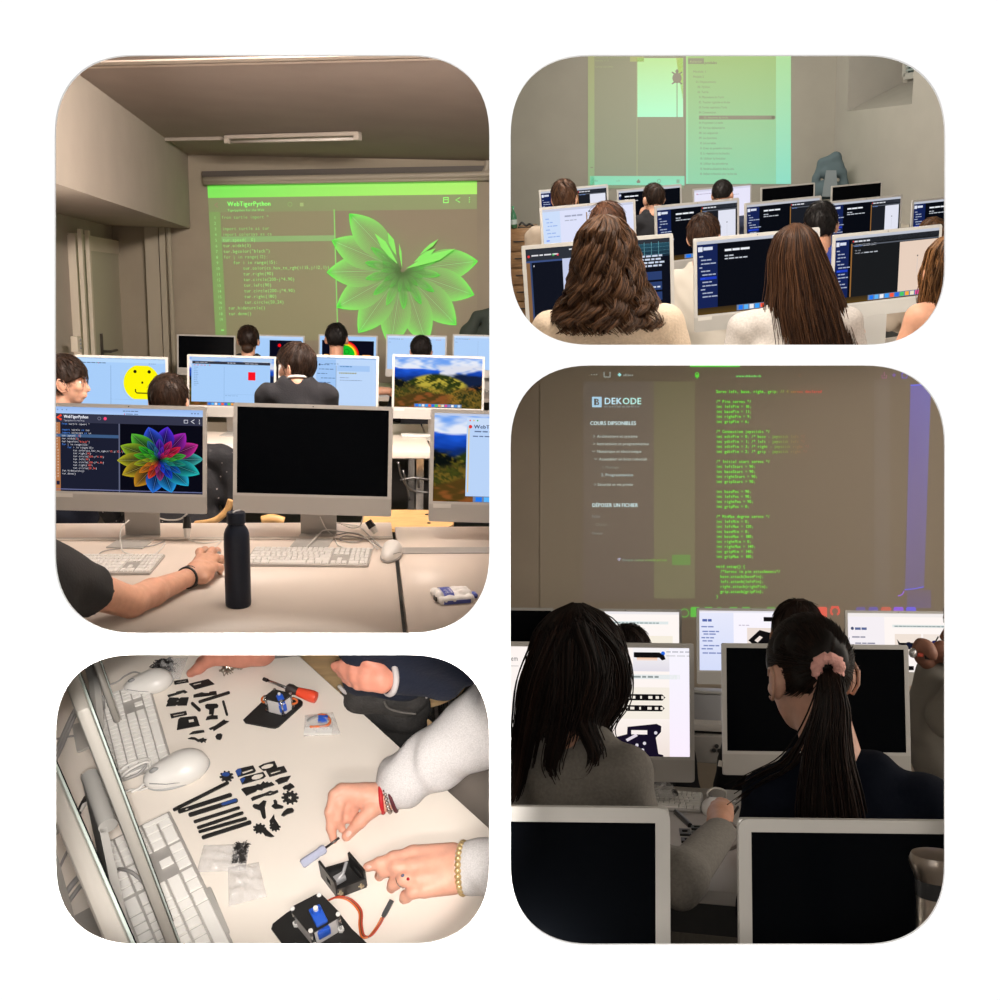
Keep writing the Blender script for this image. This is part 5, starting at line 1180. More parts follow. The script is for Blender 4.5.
person(P2, 'girl with long brown curls and a cream sweater, seen from behind', P2.Y(606, 256, 3.1), scale=.88, drop=-.03, skin=SK, shirt=M_CREAM, shoulder=.215, arms='down', collar=None, hairfn=bell(H_LB, [(.138, .010, .015, 0, -.01), (.124, .05, .055, 0, -.01), (.089, .088, .095, 0, -.01), (.019, .106, .112, 0, -.01), (-.076, .124, .12, .0, -.02), (-.14, .155, .13, .0, -.03), (-.197, .188, .14, .006, -.04), (-.245, .19, .14, .01, -.05)], 1700, 3, [(165, 375)], curl=(.002, .024, 58), r=(.0021, .0012), steps=30, clump=34, thick=.2, ends=.16, jit=.004, ns=3), bodyx=None)
person(P2, 'girl with long straight brown hair and a pale grey tee, seen from behind', P2.Y(795.5, 260, 3.5), scale=.86, skin=SK, shirt=M_TEE, shirt_name='t_shirt', shoulder=.20, arms='down', drop=-.02, hairfn=bell(H_CH, [(.138, .010, .015, 0, -.01), (.122, .045, .05, 0, -.01), (.095, .072, .08, 0, -.01), (.018, .098, .108, .004, -.01), (-.092, .119, .112, .026, -.02), (-.165, .138, .115, .036, -.035), (-.31, .145, .115, .072, -.05), (-.42, .14, .11, .09, -.05)], 1500, 8, [(165, 375)], curl=(.0, .004, 20), r=(.0021, .0012), ns=3, steps=16, thick=.2, ends=.16, jit=.012),
       bodyx=lambda b, T: [rc(b(.24, .05, -.55), b(.265, .28, -.375), .04, .027), el(b(.27, .33, -.36), (.035, .045, .02))]+sum([finger([b(.248+.014*i, .36, -.36), b(.248+.015*i, .40, -.355), b(.25+.015*i, .42, -.372)], .0095, .0075) for i in range(4)], []))
person(P2, 'girl with wavy golden brown hair at the right edge, bare shoulder under a strap', P2.Y(950, 273, 3.35), scale=.86, skin=SK2, shirt=mat('dark_grey_top', (.10, .105, .11), .9), shirt_name='top', shoulder=.14, arms='none', drop=.06, hairfn=bell(H_GB, [(.138, .010, .015, 0, -.01), (.122, .045, .05, 0, -.01), (.09, .074, .08, 0, -.01), (.0, .09, .1, .0, -.01), (-.10, .088, .1, .0, -.02), (-.15, .075, .1, .01, -.03)], 1000, 14, [(150, 390)], curl=(.001, .008, 40), r=(.0021, .0012), ns=3, steps=18, thick=.2, ends=.1, clump=30),
       bodyx=lambda b, T: [rc(b(-.02, -.02, -.13), b(-.105, -.06, -.145), .05, .052), rc(b(-.105, -.06, -.145), b(-.18, -.04, -.30), .05, .042)])
person(P2, 'person with brown hair hidden behind the curly haired girl, in beige', P2.Y(608, 229, 4.6), skin=SK, shirt=M_TAN, hairfn=sh(hairmat('reddish_brown_hair', (44, 28, 20), (98, 64, 44)), seed=21, n=420, ln=.07, nape=-.1, vol=1.04), scale=.9, shoulder=.2, drop=-.12, eyes=False)
person(P2, 'boy with short brown hair in an off white shirt, behind the middle front display', P2.Y(704, 237.5, 5.0), yaw=-.2, hyaw=0, skin=SK, shirt=M_WSH, shirt_name='shirt', hairfn=sh(H_BRN, seed=22, n=420, ln=.06, nape=-.075, vol=1.02), scale=.86, shoulder=.22, eyes=False, folds=.007, drop=-.03, lean=-.10)
def badge(root, S, B, T):
    q = MB(); q.box((.0, -.135, -.262), (.045, .004, .02)); q.build('badge', mat('white_badge', (.6, .6, .62), .6), root)
person(P2, 'boy with black hair in a royal blue jersey, seen from behind', P2.Y(820.5, 226, 5.1), skin=SK2, shirt=M_BLUE, shirt_name='jersey', hairfn=sh(H_BLK, seed=23, n=420, ln=.055, nape=-.09, vol=1.0), scale=.87, shoulder=.17, eyes=False, drop=-.06, extra=badge)
person(P2, 'boy with a brown bowl cut and a tan jacket, leftmost of the back row', P2.Y(564.5, 199, 6.4), skin=SK, shirt=M_TAN, shirt_name='jacket', hairfn=sh(H_BRN, seed=24, n=300, ln=.06, nape=-.065, vol=1.06, r=.002), scale=.88, shoulder=.235, eyes=False, arms='down', vox=.01, drop=-.03)
person(P2, 'person in black with a hand at the face, in the back row', P2.Y(653.5, 199.5, 7.0), yaw=.2, hyaw=.3, skin=SK, shirt=M_BKCL, hairfn=sh(H_DKB, seed=25, n=260, ln=.06, nape=-.10, vol=.95, r=.002), scale=.84, shoulder=.18, eyes=False, vox=.01, drop=-.09, bodyx=lambda b, T: [rc(b(-.10, .1, -.28), b(-.085, .07, -.11), .03, .025), el(b(-.08, .06, -.09), (.025, .035, .035))])
person(P2, 'man with cropped black hair in navy in front of the white page display', P2.Y(722.8, 195.5, 7.7), yaw=-.1, hyaw=-.2, skin=SK2, shirt=mat('navy_top', (.012, .018, .045), .9), hairfn=sh(H_BLK, seed=26, n=200, ln=.025, nape=-.035, side=.02, vol=.97, r=.002), scale=.87, shoulder=.19, eyes=False, vox=.01, drop=-.03)
person(P2, 'person whose brown hair shows over the rightmost front display', P2.Y(932, 239.5, 5.9), skin=SK, shirt=M_TAN, hairfn=sh(H_GB, seed=27, n=300, ln=.06, nape=-.10, vol=1.05), scale=.85, eyes=False, vox=.01)
# ================================================================== lower right picture: the darkened class, two girls from behind
M_W3 = mat('dim_taupe_wall_paint', (.60, .51, .41), .95, spec=.1, noise=.03, scale=4)
M_FL3 = mat('dark_plank_floor', (.05, .045, .04), .6, noise=.25, scale=8, stretch=(10, 1, 1))
M_T3 = mat('white_grey_table', (.50, .47, .44), .45); M_T3D = mat('dark_table_frame', (.02, .02, .02), .5)
y3 = 6.3; zt3 = -.726; zf3 = -1.46
mb = MB(); mb.box((.6, y3+.05, -.3), (5, .1, 4)); struct('wall_far.002', mb, M_W3, P3)
mb = MB(); mb.box((.6, 3.6, zf3-.05), (5, 5.8, .1)); struct('floor.002', mb, M_FL3, P3)
mb = MB(); mb.box((2.65, 3.6, -.3), (.1, 5.8, 4)); struct('wall_right.001', mb, M_W3, P3)
SUB3 = lin((104, 94, 81))
M_PROJ3 = screenmat('projected_course_picture', (.60, .51, .41), 1.0, .9, .05)
cv = Canvas(lambda x, y, l: P3.Y(x, y, y3-.006-l*.0009), SUB3)
cv.rect(540, 358, 402, 262, (108, 98, 84)).up()
cv.grad(583, 381.5, 71, 220, (112, 103, 92), (108, 98, 88)); cv.grad(654, 381.5, 41, 217, (116, 110, 88), (120, 116, 92)); cv.grad(874, 380, 16, 222, (112, 103, 92), (110, 101, 90)); cv.poly([(910.5, 385), (905, 591), (924, 588), (931, 384)], None, [(86, 98, 160), (98, 96, 126), (96, 96, 124), (88, 102, 165)]); cv.grad(907, 590, 24, 18, (96, 94, 108), (92, 92, 118)); cv.up()
WB = (190, 212, 214); WD = (172, 182, 176); GN = (120, 224, 62)
cv.line([(910.5, 385.3), (931, 384.2)], 1.2, (70, 110, 230)); cv.line([(904.5, 589.6), (914, 588.8), (924, 586.8)], 1, (70, 100, 220)); cv.line(curve_pts([(904, 591, 0), (902, 594.5, 0), (898, 596, 0)], 5), .9, (150, 100, 230))
cv.rect(690, 365.5, 50, 1.4, (100, 220, 40)); [cv.disc(591.5+i*2.6, 374.6, .5, WD, 6) for i in range(3)]; cv.line([(604, 372), (604, 377), (610, 377), (610, 372)], .7, WD); cv.disc(619.5, 374.7, 1.9, (170, 235, 230), 4); cv.fit(623, 633, 376, 'eKlass', 2.2, WD)
cv.ring(697, 374.2, 2, .8, (110, 215, 40), 8); cv.rect(695.3, 374.5, 3.6, 2.6, (110, 215, 40)); cv.rect(696.5, 377, 1.2, 1.4, (110, 215, 40)); cv.fit(736, 761, 377, 'www.dekode.ch', 2.2, (130, 222, 120), .15); cv.ring(800, 375.4, 1.4, .4, (140, 105, 70), 8, 40, 320)
cv.line([(882, 375), (882, 378), (886.5, 378), (886.5, 375)], .7, (170, 110, 150)); cv.line([(884.2, 376), (884.2, 371.8)], .6, (170, 110, 150)); cv.line([(892, 375), (896, 375)], .7, (130, 100, 190)); cv.line([(894, 373), (894, 377)], .7, (130, 100, 190)); cv.line([(902, 373), (902, 378), (907, 378), (907, 373), (902, 373)], .8, (110, 100, 220)); cv.line([(901, 371.6), (905, 371.6)], .8, (110, 100, 220))
cv.rect(592, 396.8, 9.6, 10.4, (176, 212, 232)).up(); cv.text(593.4, 405.2, 'B', 6.6, (100, 92, 84), sx=1.05, bold=.5); cv.text(594.6, 405.2, 'I', 6.6, (100, 92, 84)); cv.fit(604, 641.6, 404.2, 'DEKODE', 6.4, [(188, 222, 236)]*3+[(178, 226, 220)]*3, .35); cv.words(604, 407.2, 10, .9, (140, 150, 150), rnd, 1.4, 4, 1)
cv.fit(590, 636, 425, 'COURS DIPSONIBLES', 3.7, WB, .35); cv.fit(592, 638, 507, 'DÉPOSER UN FICHIER', 3.7, WB, .35)
for x0, x1, y, t, c in ((597, 637.5, 437.6, 'Architecture et système', WD), (597, 649, 445.1, 'Instructions et programmation', WD), (597, 641.5, 452.7, 'Numérique et électronique', WD), (599, 647, 460.4, 'Assembler un bras robotisé', WD), (602, 619, 468.4, '1. Montage', (138, 140, 130)), (601, 633, 476.2, '2. Programmation', (170, 186, 186)), (597.5, 633, 485.8, 'Sécurité et vie privée', WD), (592, 600.5, 517.6, 'Fichier', (140, 140, 134)), (595.5, 610, 525.8, 'Choisir...', (132, 130, 118)), (592, 603, 534.5, 'Devoir', (138, 138, 130))): cv.fit(x0, x1, y, t, 2.7, c, .12)
for x, y, d in ((593.4, 436.2, 0), (593.4, 443.8, 0), (593, 451.4, 1), (595.4, 459, 1), (594.4, 484.4, 0)): cv.line([(x, y-1.2), (x+1.2, y), (x, y+1.2)] if not d else [(x-.8, y-.6), (x+.4, y+.7), (x+1.6, y-.6)], .5, WD)
t = 'Envoyer comme nouvelle période'; cv.fit(622.5, 667, 561.2, t, 2.5, [mixc((150, 165, 160), (126, 190, 60), i/len(t)) for i in range(len(t))]); cv.line([(617.6, 559.2), (620.5, 558.2), (618.8, 560.8)], .9, (190, 190, 220)); cv.rect(672, 554.8, 18.4, 10.2, (108, 142, 82))
GO = lambda n, s0, s1, c1: [mixc(GN, c1, max(0, min(1, (i-s0)/(s1-s0)))) for i in range(n)]
L3 = ['Servo left, base, right, grip; // 4 servos declared', '', '/* Pins servos */', 'int leftPin = 10;', 'int basePin = 11;', 'int rightPin = 9;', 'int gripPin = 6;', '', '/* Connection joysticks */', 'int xdirPin = 0; /* base - joystick left */', 'int ydirPin = 1; /* left - joystick left */', 'int zdirPin = 3; /* right - joystick right */', 'int gdirPin = 2; /* grip - joystick right */', '', '/* Initial start servos */', 'int leftStart = 90;', 'int baseStart = 90;', 'int rightStart = 90;', 'int gripStart = 90;', '', 'int basePos = 90;', 'int leftPos = 90;', 'int rightPos = 90;', 'int gripPos = 0;', '', '/* MinMax degree servos */', 'int leftMin = 0;', 'int leftMax = 120;', 'int baseMin = 0;', 'int baseMax = 180;', 'int rightMin = 0;', 'int rightMax = 140;', 'int gripMin = 140;', 'int gripMax = 180;', '', 'void setup() {', '  /*Servos in pin attachments*/', '  base.attach(basePin);', '  left.attach(leftPin);', '  right.attach(rightPin);', '  grip.attach(gripPin);', '}']
for i, t in enumerate(L3):
    col = GO(len(t), 26, 44, (205, 70, 50)) if i == 0 else (GO(len(t), 20, 44, (150, 92, 62)) if 9 <= i <= 12 else GO(len(t), 14, 60, (150, 170, 110)))
    if t: cv.text(716, 392.9+i*5.0, t, 2.9, col, 2.07, bold=.22)
def icon(x, w, c, y=607, h=10): cv.poly([(x+1, y), (x+w-1, y), (x+w, y+1.6), (x+w, y+h), (x, y+h), (x, y+1.6)], c)
for x, w, c in ((690.5, 9.5, (70, 190, 60)), (704, 9, (92, 190, 48)), (716.5, 5.5, (96, 160, 80)), (729, 9, (84, 186, 50)), (741.5, 9, (84, 186, 50)), (754, 9, (104, 112, 60)), (766.5, 9, (92, 160, 60)), (807, 8, (215, 70, 60)), (817.5, 9.5, (222, 66, 54)), (856, 9.5, (70, 80, 150)), (868.5, 9.5, (74, 80, 165)), (881, 10, (190, 62, 80)), (893.5, 10, (140, 84, 215)), (906, 10, (66, 74, 215))): icon(x, w, c)
cv.ring(684.5, 613, 4.6, 1, (84, 180, 60), 14); cv.ring(835, 611.2, 5, 1.8, (226, 66, 54), 20, -60, 240); cv.poly([(831, 607.5), (832, 605.8), (834, 607.4), (836, 607.4), (838, 605.8), (839, 607.5)], (226, 66, 54))
pp = cv.build('projected_picture', M_PROJ3); o0 = P3.Y(740, 600, y3-.006); pp.data.transform(Matrix.Translation(-o0)); tag(pp, 'dim projected course page with bright green program code on the far wall', 'projection'); P3.put(pp, o0)

# displays
PK = (255, 246, 242); BK = (16, 14, 16)
def bars(cv, x, y, w, h):
    cv.poly([(x+h/2, y), (x+w-h/2, y), (x+w, y+h/2), (x+w-h/2, y+h), (x+h/2, y+h), (x, y+h/2)], BK).up()
    for q, ww in ((.08, .03), (.16, .10), (.38, .04), (.58, .10), (.76, .08), (.90, .06)): cv.rect(x+w*q, y+h*.28, w*ww, h*.44, (240, 232, 220))
    cv.up()
def scr_course(cv):
    cv.rect(0, 0, 100, 56.8, PK).up(); cv.grad(89.4, 0, 10.6, 56.8, (248, 246, 255), (252, 240, 255), False); cv.rect(58, 20.8, 31.4, 16.6, (246, 238, 226)); cv.grad(40, 37.8, 49.4, 19, (252, 242, 236), (240, 226, 218)); cv.grad(70, 0, 19.4, 12.4, (250, 246, 246), (226, 222, 232)); cv.rect(40, 14.1, 55, 2.4, (232, 236, 236)); cv.up()
    cv.fit(2, 8.5, 7.6, 'erem', 2.6, (60, 60, 66)); cv.rect(0, 10.2, 9, .25, (170, 165, 165)); cv.words(62, 15.8, 6, 1, (140, 150, 150), rnd, 2, 4); cv.disc(86, 2.9, 1.1, (40, 110, 230), 12); cv.words(87.8, 2.4, 4, .7, (190, 190, 200), rnd, 1.5, 3.4); cv.words(87.8, 4.4, 3, .5, (200, 200, 205), rnd)
    cv.poly([(70.4, 2.4), (84, 2.4), (86.5, 3.6), (87.4, 6), (85.5, 6.6), (84, 5.2), (72, 5.2), (70.4, 5)], BK); cv.grad(72, 5.2, 11, 1.5, (236, 190, 160), (250, 226, 214)); bars(cv, 65.6, 24.4, 21.6, 3.3); bars(cv, 65, 30.2, 21.8, 3.1); cv.rect(56, 28, 6, 4.6, BK).up(); cv.rect(58.5, 29.2, 2.2, 1.6, (240, 232, 220))
    V = (22, 16, 36); cv.poly([(67, 41.5), (82.5, 39.8), (85, 41), (84.8, 44), (82, 47), (83.5, 56), (66, 56.5)], V); cv.poly([(40, 50), (58, 47.6), (68, 45), (70, 52), (86, 56), (86, 56.8), (40, 56.8)], V); cv.up(); cv.rect(69, 43.2, 8.5, 2.2, (250, 240, 236)); cv.poly([(66, 48), (71.5, 45), (72.5, 46.2), (67, 49.2)], (225, 215, 225)); [cv.disc(x, y, .9, (220, 214, 224), 8) for x, y in ((61, 50), (72, 51), (76, 50), (64, 53.5), (82, 44.5), (75, 53.5))]; cv.line([(56, 54), (64, 52.2), (72, 51.4)], .7, (70, 60, 190)); cv.line([(50, 56), (60, 55.4), (72, 56)], .5, (60, 60, 160))
def scr_course2(cv):
    cv.rect(0, 0, 100, 56.8, (255, 248, 244)).up(); cv.rect(0, 0, 100, 2.4, (240, 236, 238)); cv.rect(30, 8.8, 60, 2.6, (226, 234, 234)); cv.rect(58, 22, 36, 34, (246, 238, 222)).up(); cv.words(32, 10.8, 14, 1, (130, 150, 150), rnd, 2, 4); cv.words(4, 6, 4, 1, (170, 165, 170), rnd); bars(cv, 60, 28.5, 31, 4.4); bars(cv, 60, 38, 31, 4.4)
def scr_course3(cv):
    cv.rect(0, 0, 100, 56.8, (250, 246, 255)).up(); cv.grad(0, 2, 33, 54.8, (232, 234, 252), (214, 222, 250)); cv.rect(0, 0, 100, 1.6, (232, 230, 240)); cv.rect(46, 16, 54, 40.8, (236, 222, 214)); cv.up(); cv.words(3, 10.5, 2, 2.4, (80, 100, 170), rnd, 3, 6)
    for i, y in enumerate((16, 20.5, 23, 26.5, 29.5, 34, 37, 41)): cv.words(2+(i % 3), y, 2+i % 2, 1.2, (120, 135, 190), rnd, 3, 7)
    cv.words(38, 14, 3, .7, (180, 170, 190), rnd); cv.rect(62, 5.6, 38, 4.2, BK).up(); cv.rect(71, 6.8, 3, 1.6, (240, 240, 240)); cv.poly([(47, 28), (58, 18), (74, 22), (80, 30), (62, 40)], BK).up(); cv.poly([(53, 28), (58, 23.5), (61, 25), (56, 30)], (236, 222, 214)); cv.poly([(70, 36), (84, 26), (100, 22), (100, 52), (86, 54)], (40, 36, 40)).up(); cv.poly([(72, 34), (82, 30), (86, 38), (78, 44)], (190, 196, 205)); cv.disc(94, 38, 3, (150, 60, 60), 8); cv.poly([(56, 56.8), (64, 50), (76, 52), (78, 56.8)], BK)
def scr_course4(cv):
    cv.rect(0, 0, 100, 56.8, (255, 247, 243)).up(); cv.rect(0, 0, 100, 3.5, (244, 238, 236)); cv.rect(0, 3.5, 36, 53, (246, 240, 244)); cv.rect(44, 11, 52, 2.6, (226, 232, 230)); cv.rect(46, 20, 26, 19, (240, 226, 214)); cv.rect(74, 20, 22, 19, (242, 230, 220)); cv.up()
    cv.disc(4.4, 15, 1.6, (70, 80, 110), 8); cv.words(7, 16.4, 2, 2.4, (90, 105, 150), rnd, 4, 7); [cv.words(4+(i % 2)*3, y, 2+i % 2, 1.3, (140, 140, 160), rnd, 4, 8) for i, y in enumerate((24, 30, 33, 38, 45, 50))]; cv.words(46, 13, 14, 1, (120, 140, 140), rnd, 2, 4)
    cv.poly([(48, 25), (51, 28.5), (67, 28.5), (70.5, 24.6), (69, 31), (63, 33), (60, 35), (56, 33), (50, 32)], BK); cv.disc(59.5, 31, 3.4, (20, 26, 50), 12); cv.line([(76, 37), (80, 32), (85, 30), (90, 34), (95, 36)], .8, (190, 60, 50)); cv.disc(85, 29.5, 3.6, (40, 40, 90), 12); cv.line([(86, 27), (89, 22)], 1.4, BK); cv.line([(83, 32), (78, 34)], .8, (205, 60, 50)); cv.rect(44, 52, 2, 2, BK); cv.rect(52, 51, 12, 4, BK); cv.rect(67, 51, 12, 4, BK); cv.words(38, 46, 2, 1, (220, 110, 110), rnd)
G3 = 'silver desktop computers in the darkened classroom'
L3_ = lambda *a, **k: imac(P3, *a, lean=.04, **k)
L3_('switched off computer at the left end of the back row', G3, 441, 552.5, 607.5, 4.95, None, tz=zt3)
L3_('back row computer with a bright page of black bars behind a dark head', G3, 569, 682.5, 609, 4.85, scr_course2, tz=zt3)
L3_('back row computer with a bluish page and a picture of black parts', G3, 695.5, 808, 608.5, 4.85, scr_course3, tz=zt3)
L3_('back row computer at the right with small pictures of a black bracket and a robot', G3, 842.5, 956, 611, 4.8, scr_course4, tz=zt3)
L3_('bright white computer in front of the girl in the grey sweater', G3, 499, 695.5, 642.8, 2.85, scr_course, tz=zt3)
o = L3_('switched off computer in front of the girl with the pink hair tie', G3, 719.5, 915, 644.5, 2.85, None, tz=zt3)
q = MB(); q.box((0, 0, 0), (.036, .002, .016), rot=Matrix.Rotation(.25, 3, 'Y')); st_ = q.build('sticker', mat('paper_sticker', (.6, .58, .54), .8), o)
st_.location = Vector((-.277+.03, -.008, P3.Y(720, 760.5, 2.85).z-zt3)); 
L3_('blurred switched off computer in the left foreground', G3, 96, 672.5, 808, .95, None, tz=zt3+.03)
L3_('blurred switched off computer in the right foreground behind the steel flask', G3, 732, 1308, 824.5, .95, None, tz=zt3+.02)
# tables
GT3 = 'tables in the darkened classroom'
def table3(label, x0, x1, ya, yb_, zz=zt3):
    c = Vector(((x0+x1)/2, (ya+yb_)/2, zf3)); r = thing('classroom_table', label, 'table', GT3); w, d, h = x1-x0, yb_-ya, zz-zf3
    q = MB(); q.box((0, 0, h-.015), (w, d, .03), bev=.003); q.build('tabletop', M_T3, r, 'auto'); q = MB(); q.box((0, -d/2+.06, h-.07), (w-.1, .03, .08)); q.build('frame_rail', M_T3D, r)
    for sx in (-1, 1):
        for sy in (-1, 1): q = MB(); q.box((sx*(w/2-.05), sy*(d/2-.06), (h-.03)/2), (.04, .04, h-.03)); q.build('leg', M_T3D, r)
    P3.put(r, c); return r
yn, yf = P3.Z(705, 890, zt3).y, P3.Z(705, 792, zt3).y
table3('pale middle table with scattered small black parts between the two girls', -.9, 1.7, yn, yf+.05)
table3('pale back row table glimpsed between the two middle computers', -.9, 1.9, 4.3, 5.2)
table3('front table under the blurred foreground computers', -.75, 1.5, .72, 1.35)
r = thing('socket_box', 'grey trunking box with a power socket between the two middle computers', 'socket'); p = P3.Y(709, 750, 4.25)
q = MB(); q.box((0, .04, 0), (.14, .08, .11), bev=.006); q.build('case', mat('grey_trunking', (.30, .28, .26), .6), r, 'auto'); q = MB(); [q.tube([(.02+dx, -.001, dz), (.02+dx, -.004, dz)], .009, 10) for dx, dz in ((0, .0), (.022, .0), (.011, .018))]; q.build('socket', M_T3D, r); P3.put(r, p)
r = thing('storage_box', 'pale translucent box standing on the back table between two computers', 'box'); p = P3.Y(707, 722, 4.4)
q = MB(); q.box((0, .05, .06), (.12, .1, .115), bev=.008); q.build('body', mat('translucent_box', (.30, .30, .31), .4), r, 'auto'); q = MB(); q.box((0, .05, .125), (.13, .11, .012), bev=.004); q.build('lid', mat('grey_lid', (.38, .37, .35), .5), r, 'auto'); P3.put(r, p)
# small things on the middle table
def z3(x, y, h=0): return P3.Z(x, y, zt3+h)
p = z3(663, 802); keyboard(P3, 'white keyboard half hidden behind the grey sleeve', 'keyboards in the darkened classroom', p, .0, .22, .2, pad=False)
p = z3(714, 813); mouse(P3, 'white mouse beside the hand holding a pen', p, .2, 1.1, 1.0, 'mice in the darkened classroom')
cord(P3, 'white cable looping over the mouse between the two computers', [z3(x, y, h) for x, y, h in ((684, 800, .006), (700, 802, .006), (708, 800, .02), (707, 793, .05), (714, 788, .06), (725, 791, .05), (726, 800, .01), (735, 801, .004))], .0028, group='cables on the middle table')
cord(P3, 'white cable with a black plug behind the keyboard', [z3(x, y, h) for x, y, h in ((677, 795, .02), (680, 798, .006), (690, 803, .004), (720, 802, .004), (742, 808, .004))], .0022, group='cables on the middle table', plug=.05)
cord(P3, 'white cable hanging in front of the dark gap beside the bright computer', [P3.Y(x, y, 2.98) for x, y in ((664, 772), (663, 784), (655, 790), (645, 790))], .0028, group='cables on the middle table')
M_BAG = mat('clear_plastic_bag', (.55, .55, .55), .2, alpha=.35, bump=.5, bscale=40)
b_ = solid_obj('plastic_bag', [el((0, 0, .045), (.05, .03, .05)), el((.02, 0, .03), (.05, .03, .03))], M_BAG, None, .006, .02, disp=lambda g: .006*np.sin(g[..., 0]*140)*np.sin(g[..., 2]*110+g[..., 1]*60), cut=lambda g: .001-g[..., 2]); tag(b_, 'crumpled clear plastic bag behind the shoulder of the grey sweater', 'bag'); P3.put(b_, z3(652, 803))
M_PART = mat('black_acrylic', (.014, .0135, .0135), .35, spec=.4)
def bar3(label, x0, y0, x1, y1, w):
    a, b = z3(x0, y0), z3(x1, y1); d = (b-a); q = MB(); q.tube([Vector((0, 0, .005)), d+Vector((0, 0, .005))], [w, w], 6); o = q.build('black_part', M_PART, None, 'auto'); tag(o, label, 'part', 'black robot parts on the middle table'); P3.put(o, a)
bar3('thin black bar part lying on the middle table', 675.5, 813.5, 690, 827.5, .007)
for x, y, w, d, lb in ((685, 833.5, .028, .05, 'square black part left of a second square part'), (697, 829, .03, .03, 'dark flat part at the end of the thin bar'), (697.5, 835, .028, .04, 'square black part nearest the cuff'), (688, 841.5, .034, .03, 'black part lowest of the cluster, against the sleeve')):
    q = MB(); q.plate([(-w/2, -d/2), (w/2, -d/2), (w/2, d/2), (-w/2, d/2)], [[(-w/4, -d/4), (w/4, -d/4), (w/4, d/4), (-w/4, d/4)]], 0, .006); o = q.build('black_part', M_PART, fixn=True); tag(o, lb, 'part', 'black robot parts on the middle table'); P3.put(o, z3(x, y), .1)
# steel flask
M_STEEL = mat('brushed_steel', (.42, .37, .32), .28, 1); p = P3.Y(937, 900, .80); zb = zt3+.03
r = thing('steel_flask', 'steel flask with a domed lid at the right foreground edge', 'flask'); hh = P3.Y(937, 857, .80).z-zb; rr_ = .0145
q = MB(); q.lathe([(rr_, 0), (rr_, hh-.028)], 32); q.build('body', M_STEEL, r, 'auto'); q = MB(); q.lathe([(rr_*1.02, hh-.028), (rr_*1.04, hh-.016)], 32); q.build('collar', M_BLACK, r, 'auto')
q = MB(); q.lathe([(rr_*1.05, hh-.016), (rr_*1.3, hh-.006), (rr_*1.32, hh-.002), (rr_*1.2, hh+.002), (rr_*.5, hh+.004)], 32); q.build('lid', mat('bronze_steel', (.30, .25, .21), .3, 1), r, 'auto'); P3.put(r, (p.x, .80, zb))

# people
M_GSW = mat('grey_marl_sweater', (.19, .175, .155), .95, noise=.10, scale=160, bump=.15); M_NAVT = mat('navy_jumper', (.005, .007, .014), .95, bump=.1, scale=120, spec=.1); M_GS2 = mat('grey_sweater', (.26, .24, .21), .95)
H_D3 = hairmat('very_dark_brown_hair', (17, 11, 9), (46, 30, 23)); SKD = skinmat('warm_skin', (.52, .27, .18))
hd = P3.Y(577, 666, 2.15)
def hl(x, y, yy, h0): return P3.Y(x, y, yy)-h0
def hair_left(root, T):
    short_hair(root, H_D3, T, seed=31, n=4, nape=-.10, front=.03, vol=.93)
    prof = [(.135, .012, .02, .0, 0), (.115, .052, .06, 0, 0), (.08, .080, .092, 0, 0), (.02, .096, .108, 0, 0), (-.05, .094, .108, -.008, -.005), (-.10, .084, .10, -.02, -.01), (-.15, .076, .09, -.034, -.015)]
    b = fall(prof, 1300, 32, [(150, 385)], curl=(.0, .006, 26), r=(.0018, .0010), steps=16, thick=.2, ends=.3, jit=.014, ns=3)
    R = random.Random(5); P_ = []
    for lock, n, w in (([(.03, -.08, .10), (.085, -.05, .03), (.092, -.03, -.06), (.062, -.04, -.12), (.085, -.04, -.165), (.12, -.03, -.175)], 150, .010), ([(.02, -.09, .09), (.05, -.105, .0), (.03, -.105, -.09), (.055, -.105, -.16), (.04, -.105, -.205), (.0, -.105, -.215)], 170, .011), ([(.0, .03, .105), (.07, .05, .07), (.098, .04, -.01), (.10, .04, -.06), (.075, .04, -.095)], 120, .010),
        ([(-.02, -.1, .08), (-.06, -.105, -.02), (-.085, -.10, -.13), (-.105, -.09, -.23), (-.12, -.09, -.28)], 170, .014), ([(-.05, -.08, .07), (-.095, -.06, -.03), (-.11, -.06, -.14), (-.135, -.06, -.24), (-.13, -.06, -.33)], 170, .012), ([(-.01, -.1, .06), (-.01, -.11, -.04), (-.02, -.105, -.12), (-.035, -.105, -.19), (-.02, -.10, -.235)], 150, .013)):
        for _ in range(n):
            o = Vector((R.gauss(0, w), R.gauss(0, w), R.gauss(0, .008))); e = R.uniform(.8, 1); c = curve_pts([Vector(q)*1.0+o*(1-.55*i/len(lock)) for i, q in enumerate(lock)], 5); P_.append(c[:max(4, int(len(c)*e))])
    strands(b, P_, .0018, .0008, 3); b.build('hair', H_D3, root, True)
ew = z3(727, 842, .05)-hd; eb_ = P3.Y(688, 893, 2.08)-hd; hnd = z3(728, 822, .05)-hd
def arm_left(b, T):
    w = ew; k = (z3(727, 815, .055)-hd)
    out = [rc(w, hnd, .026, .03), el(z3(729, 824, .05)-hd, (.030, .04, .026))]
    for i, (px, py) in enumerate(((722, 813), (727, 809), (733, 811), (737, 815))): out += finger([z3(723+i*4.5, 818, .06)-hd, z3(px, py, .055)-hd, z3(px+3, py+3, .03)-hd], .0095, .0075)
    return out+finger([z3(720, 830, .05)-hd, z3(723, 820, .06)-hd, z3(731, 813, .06)-hd], .012, .009)
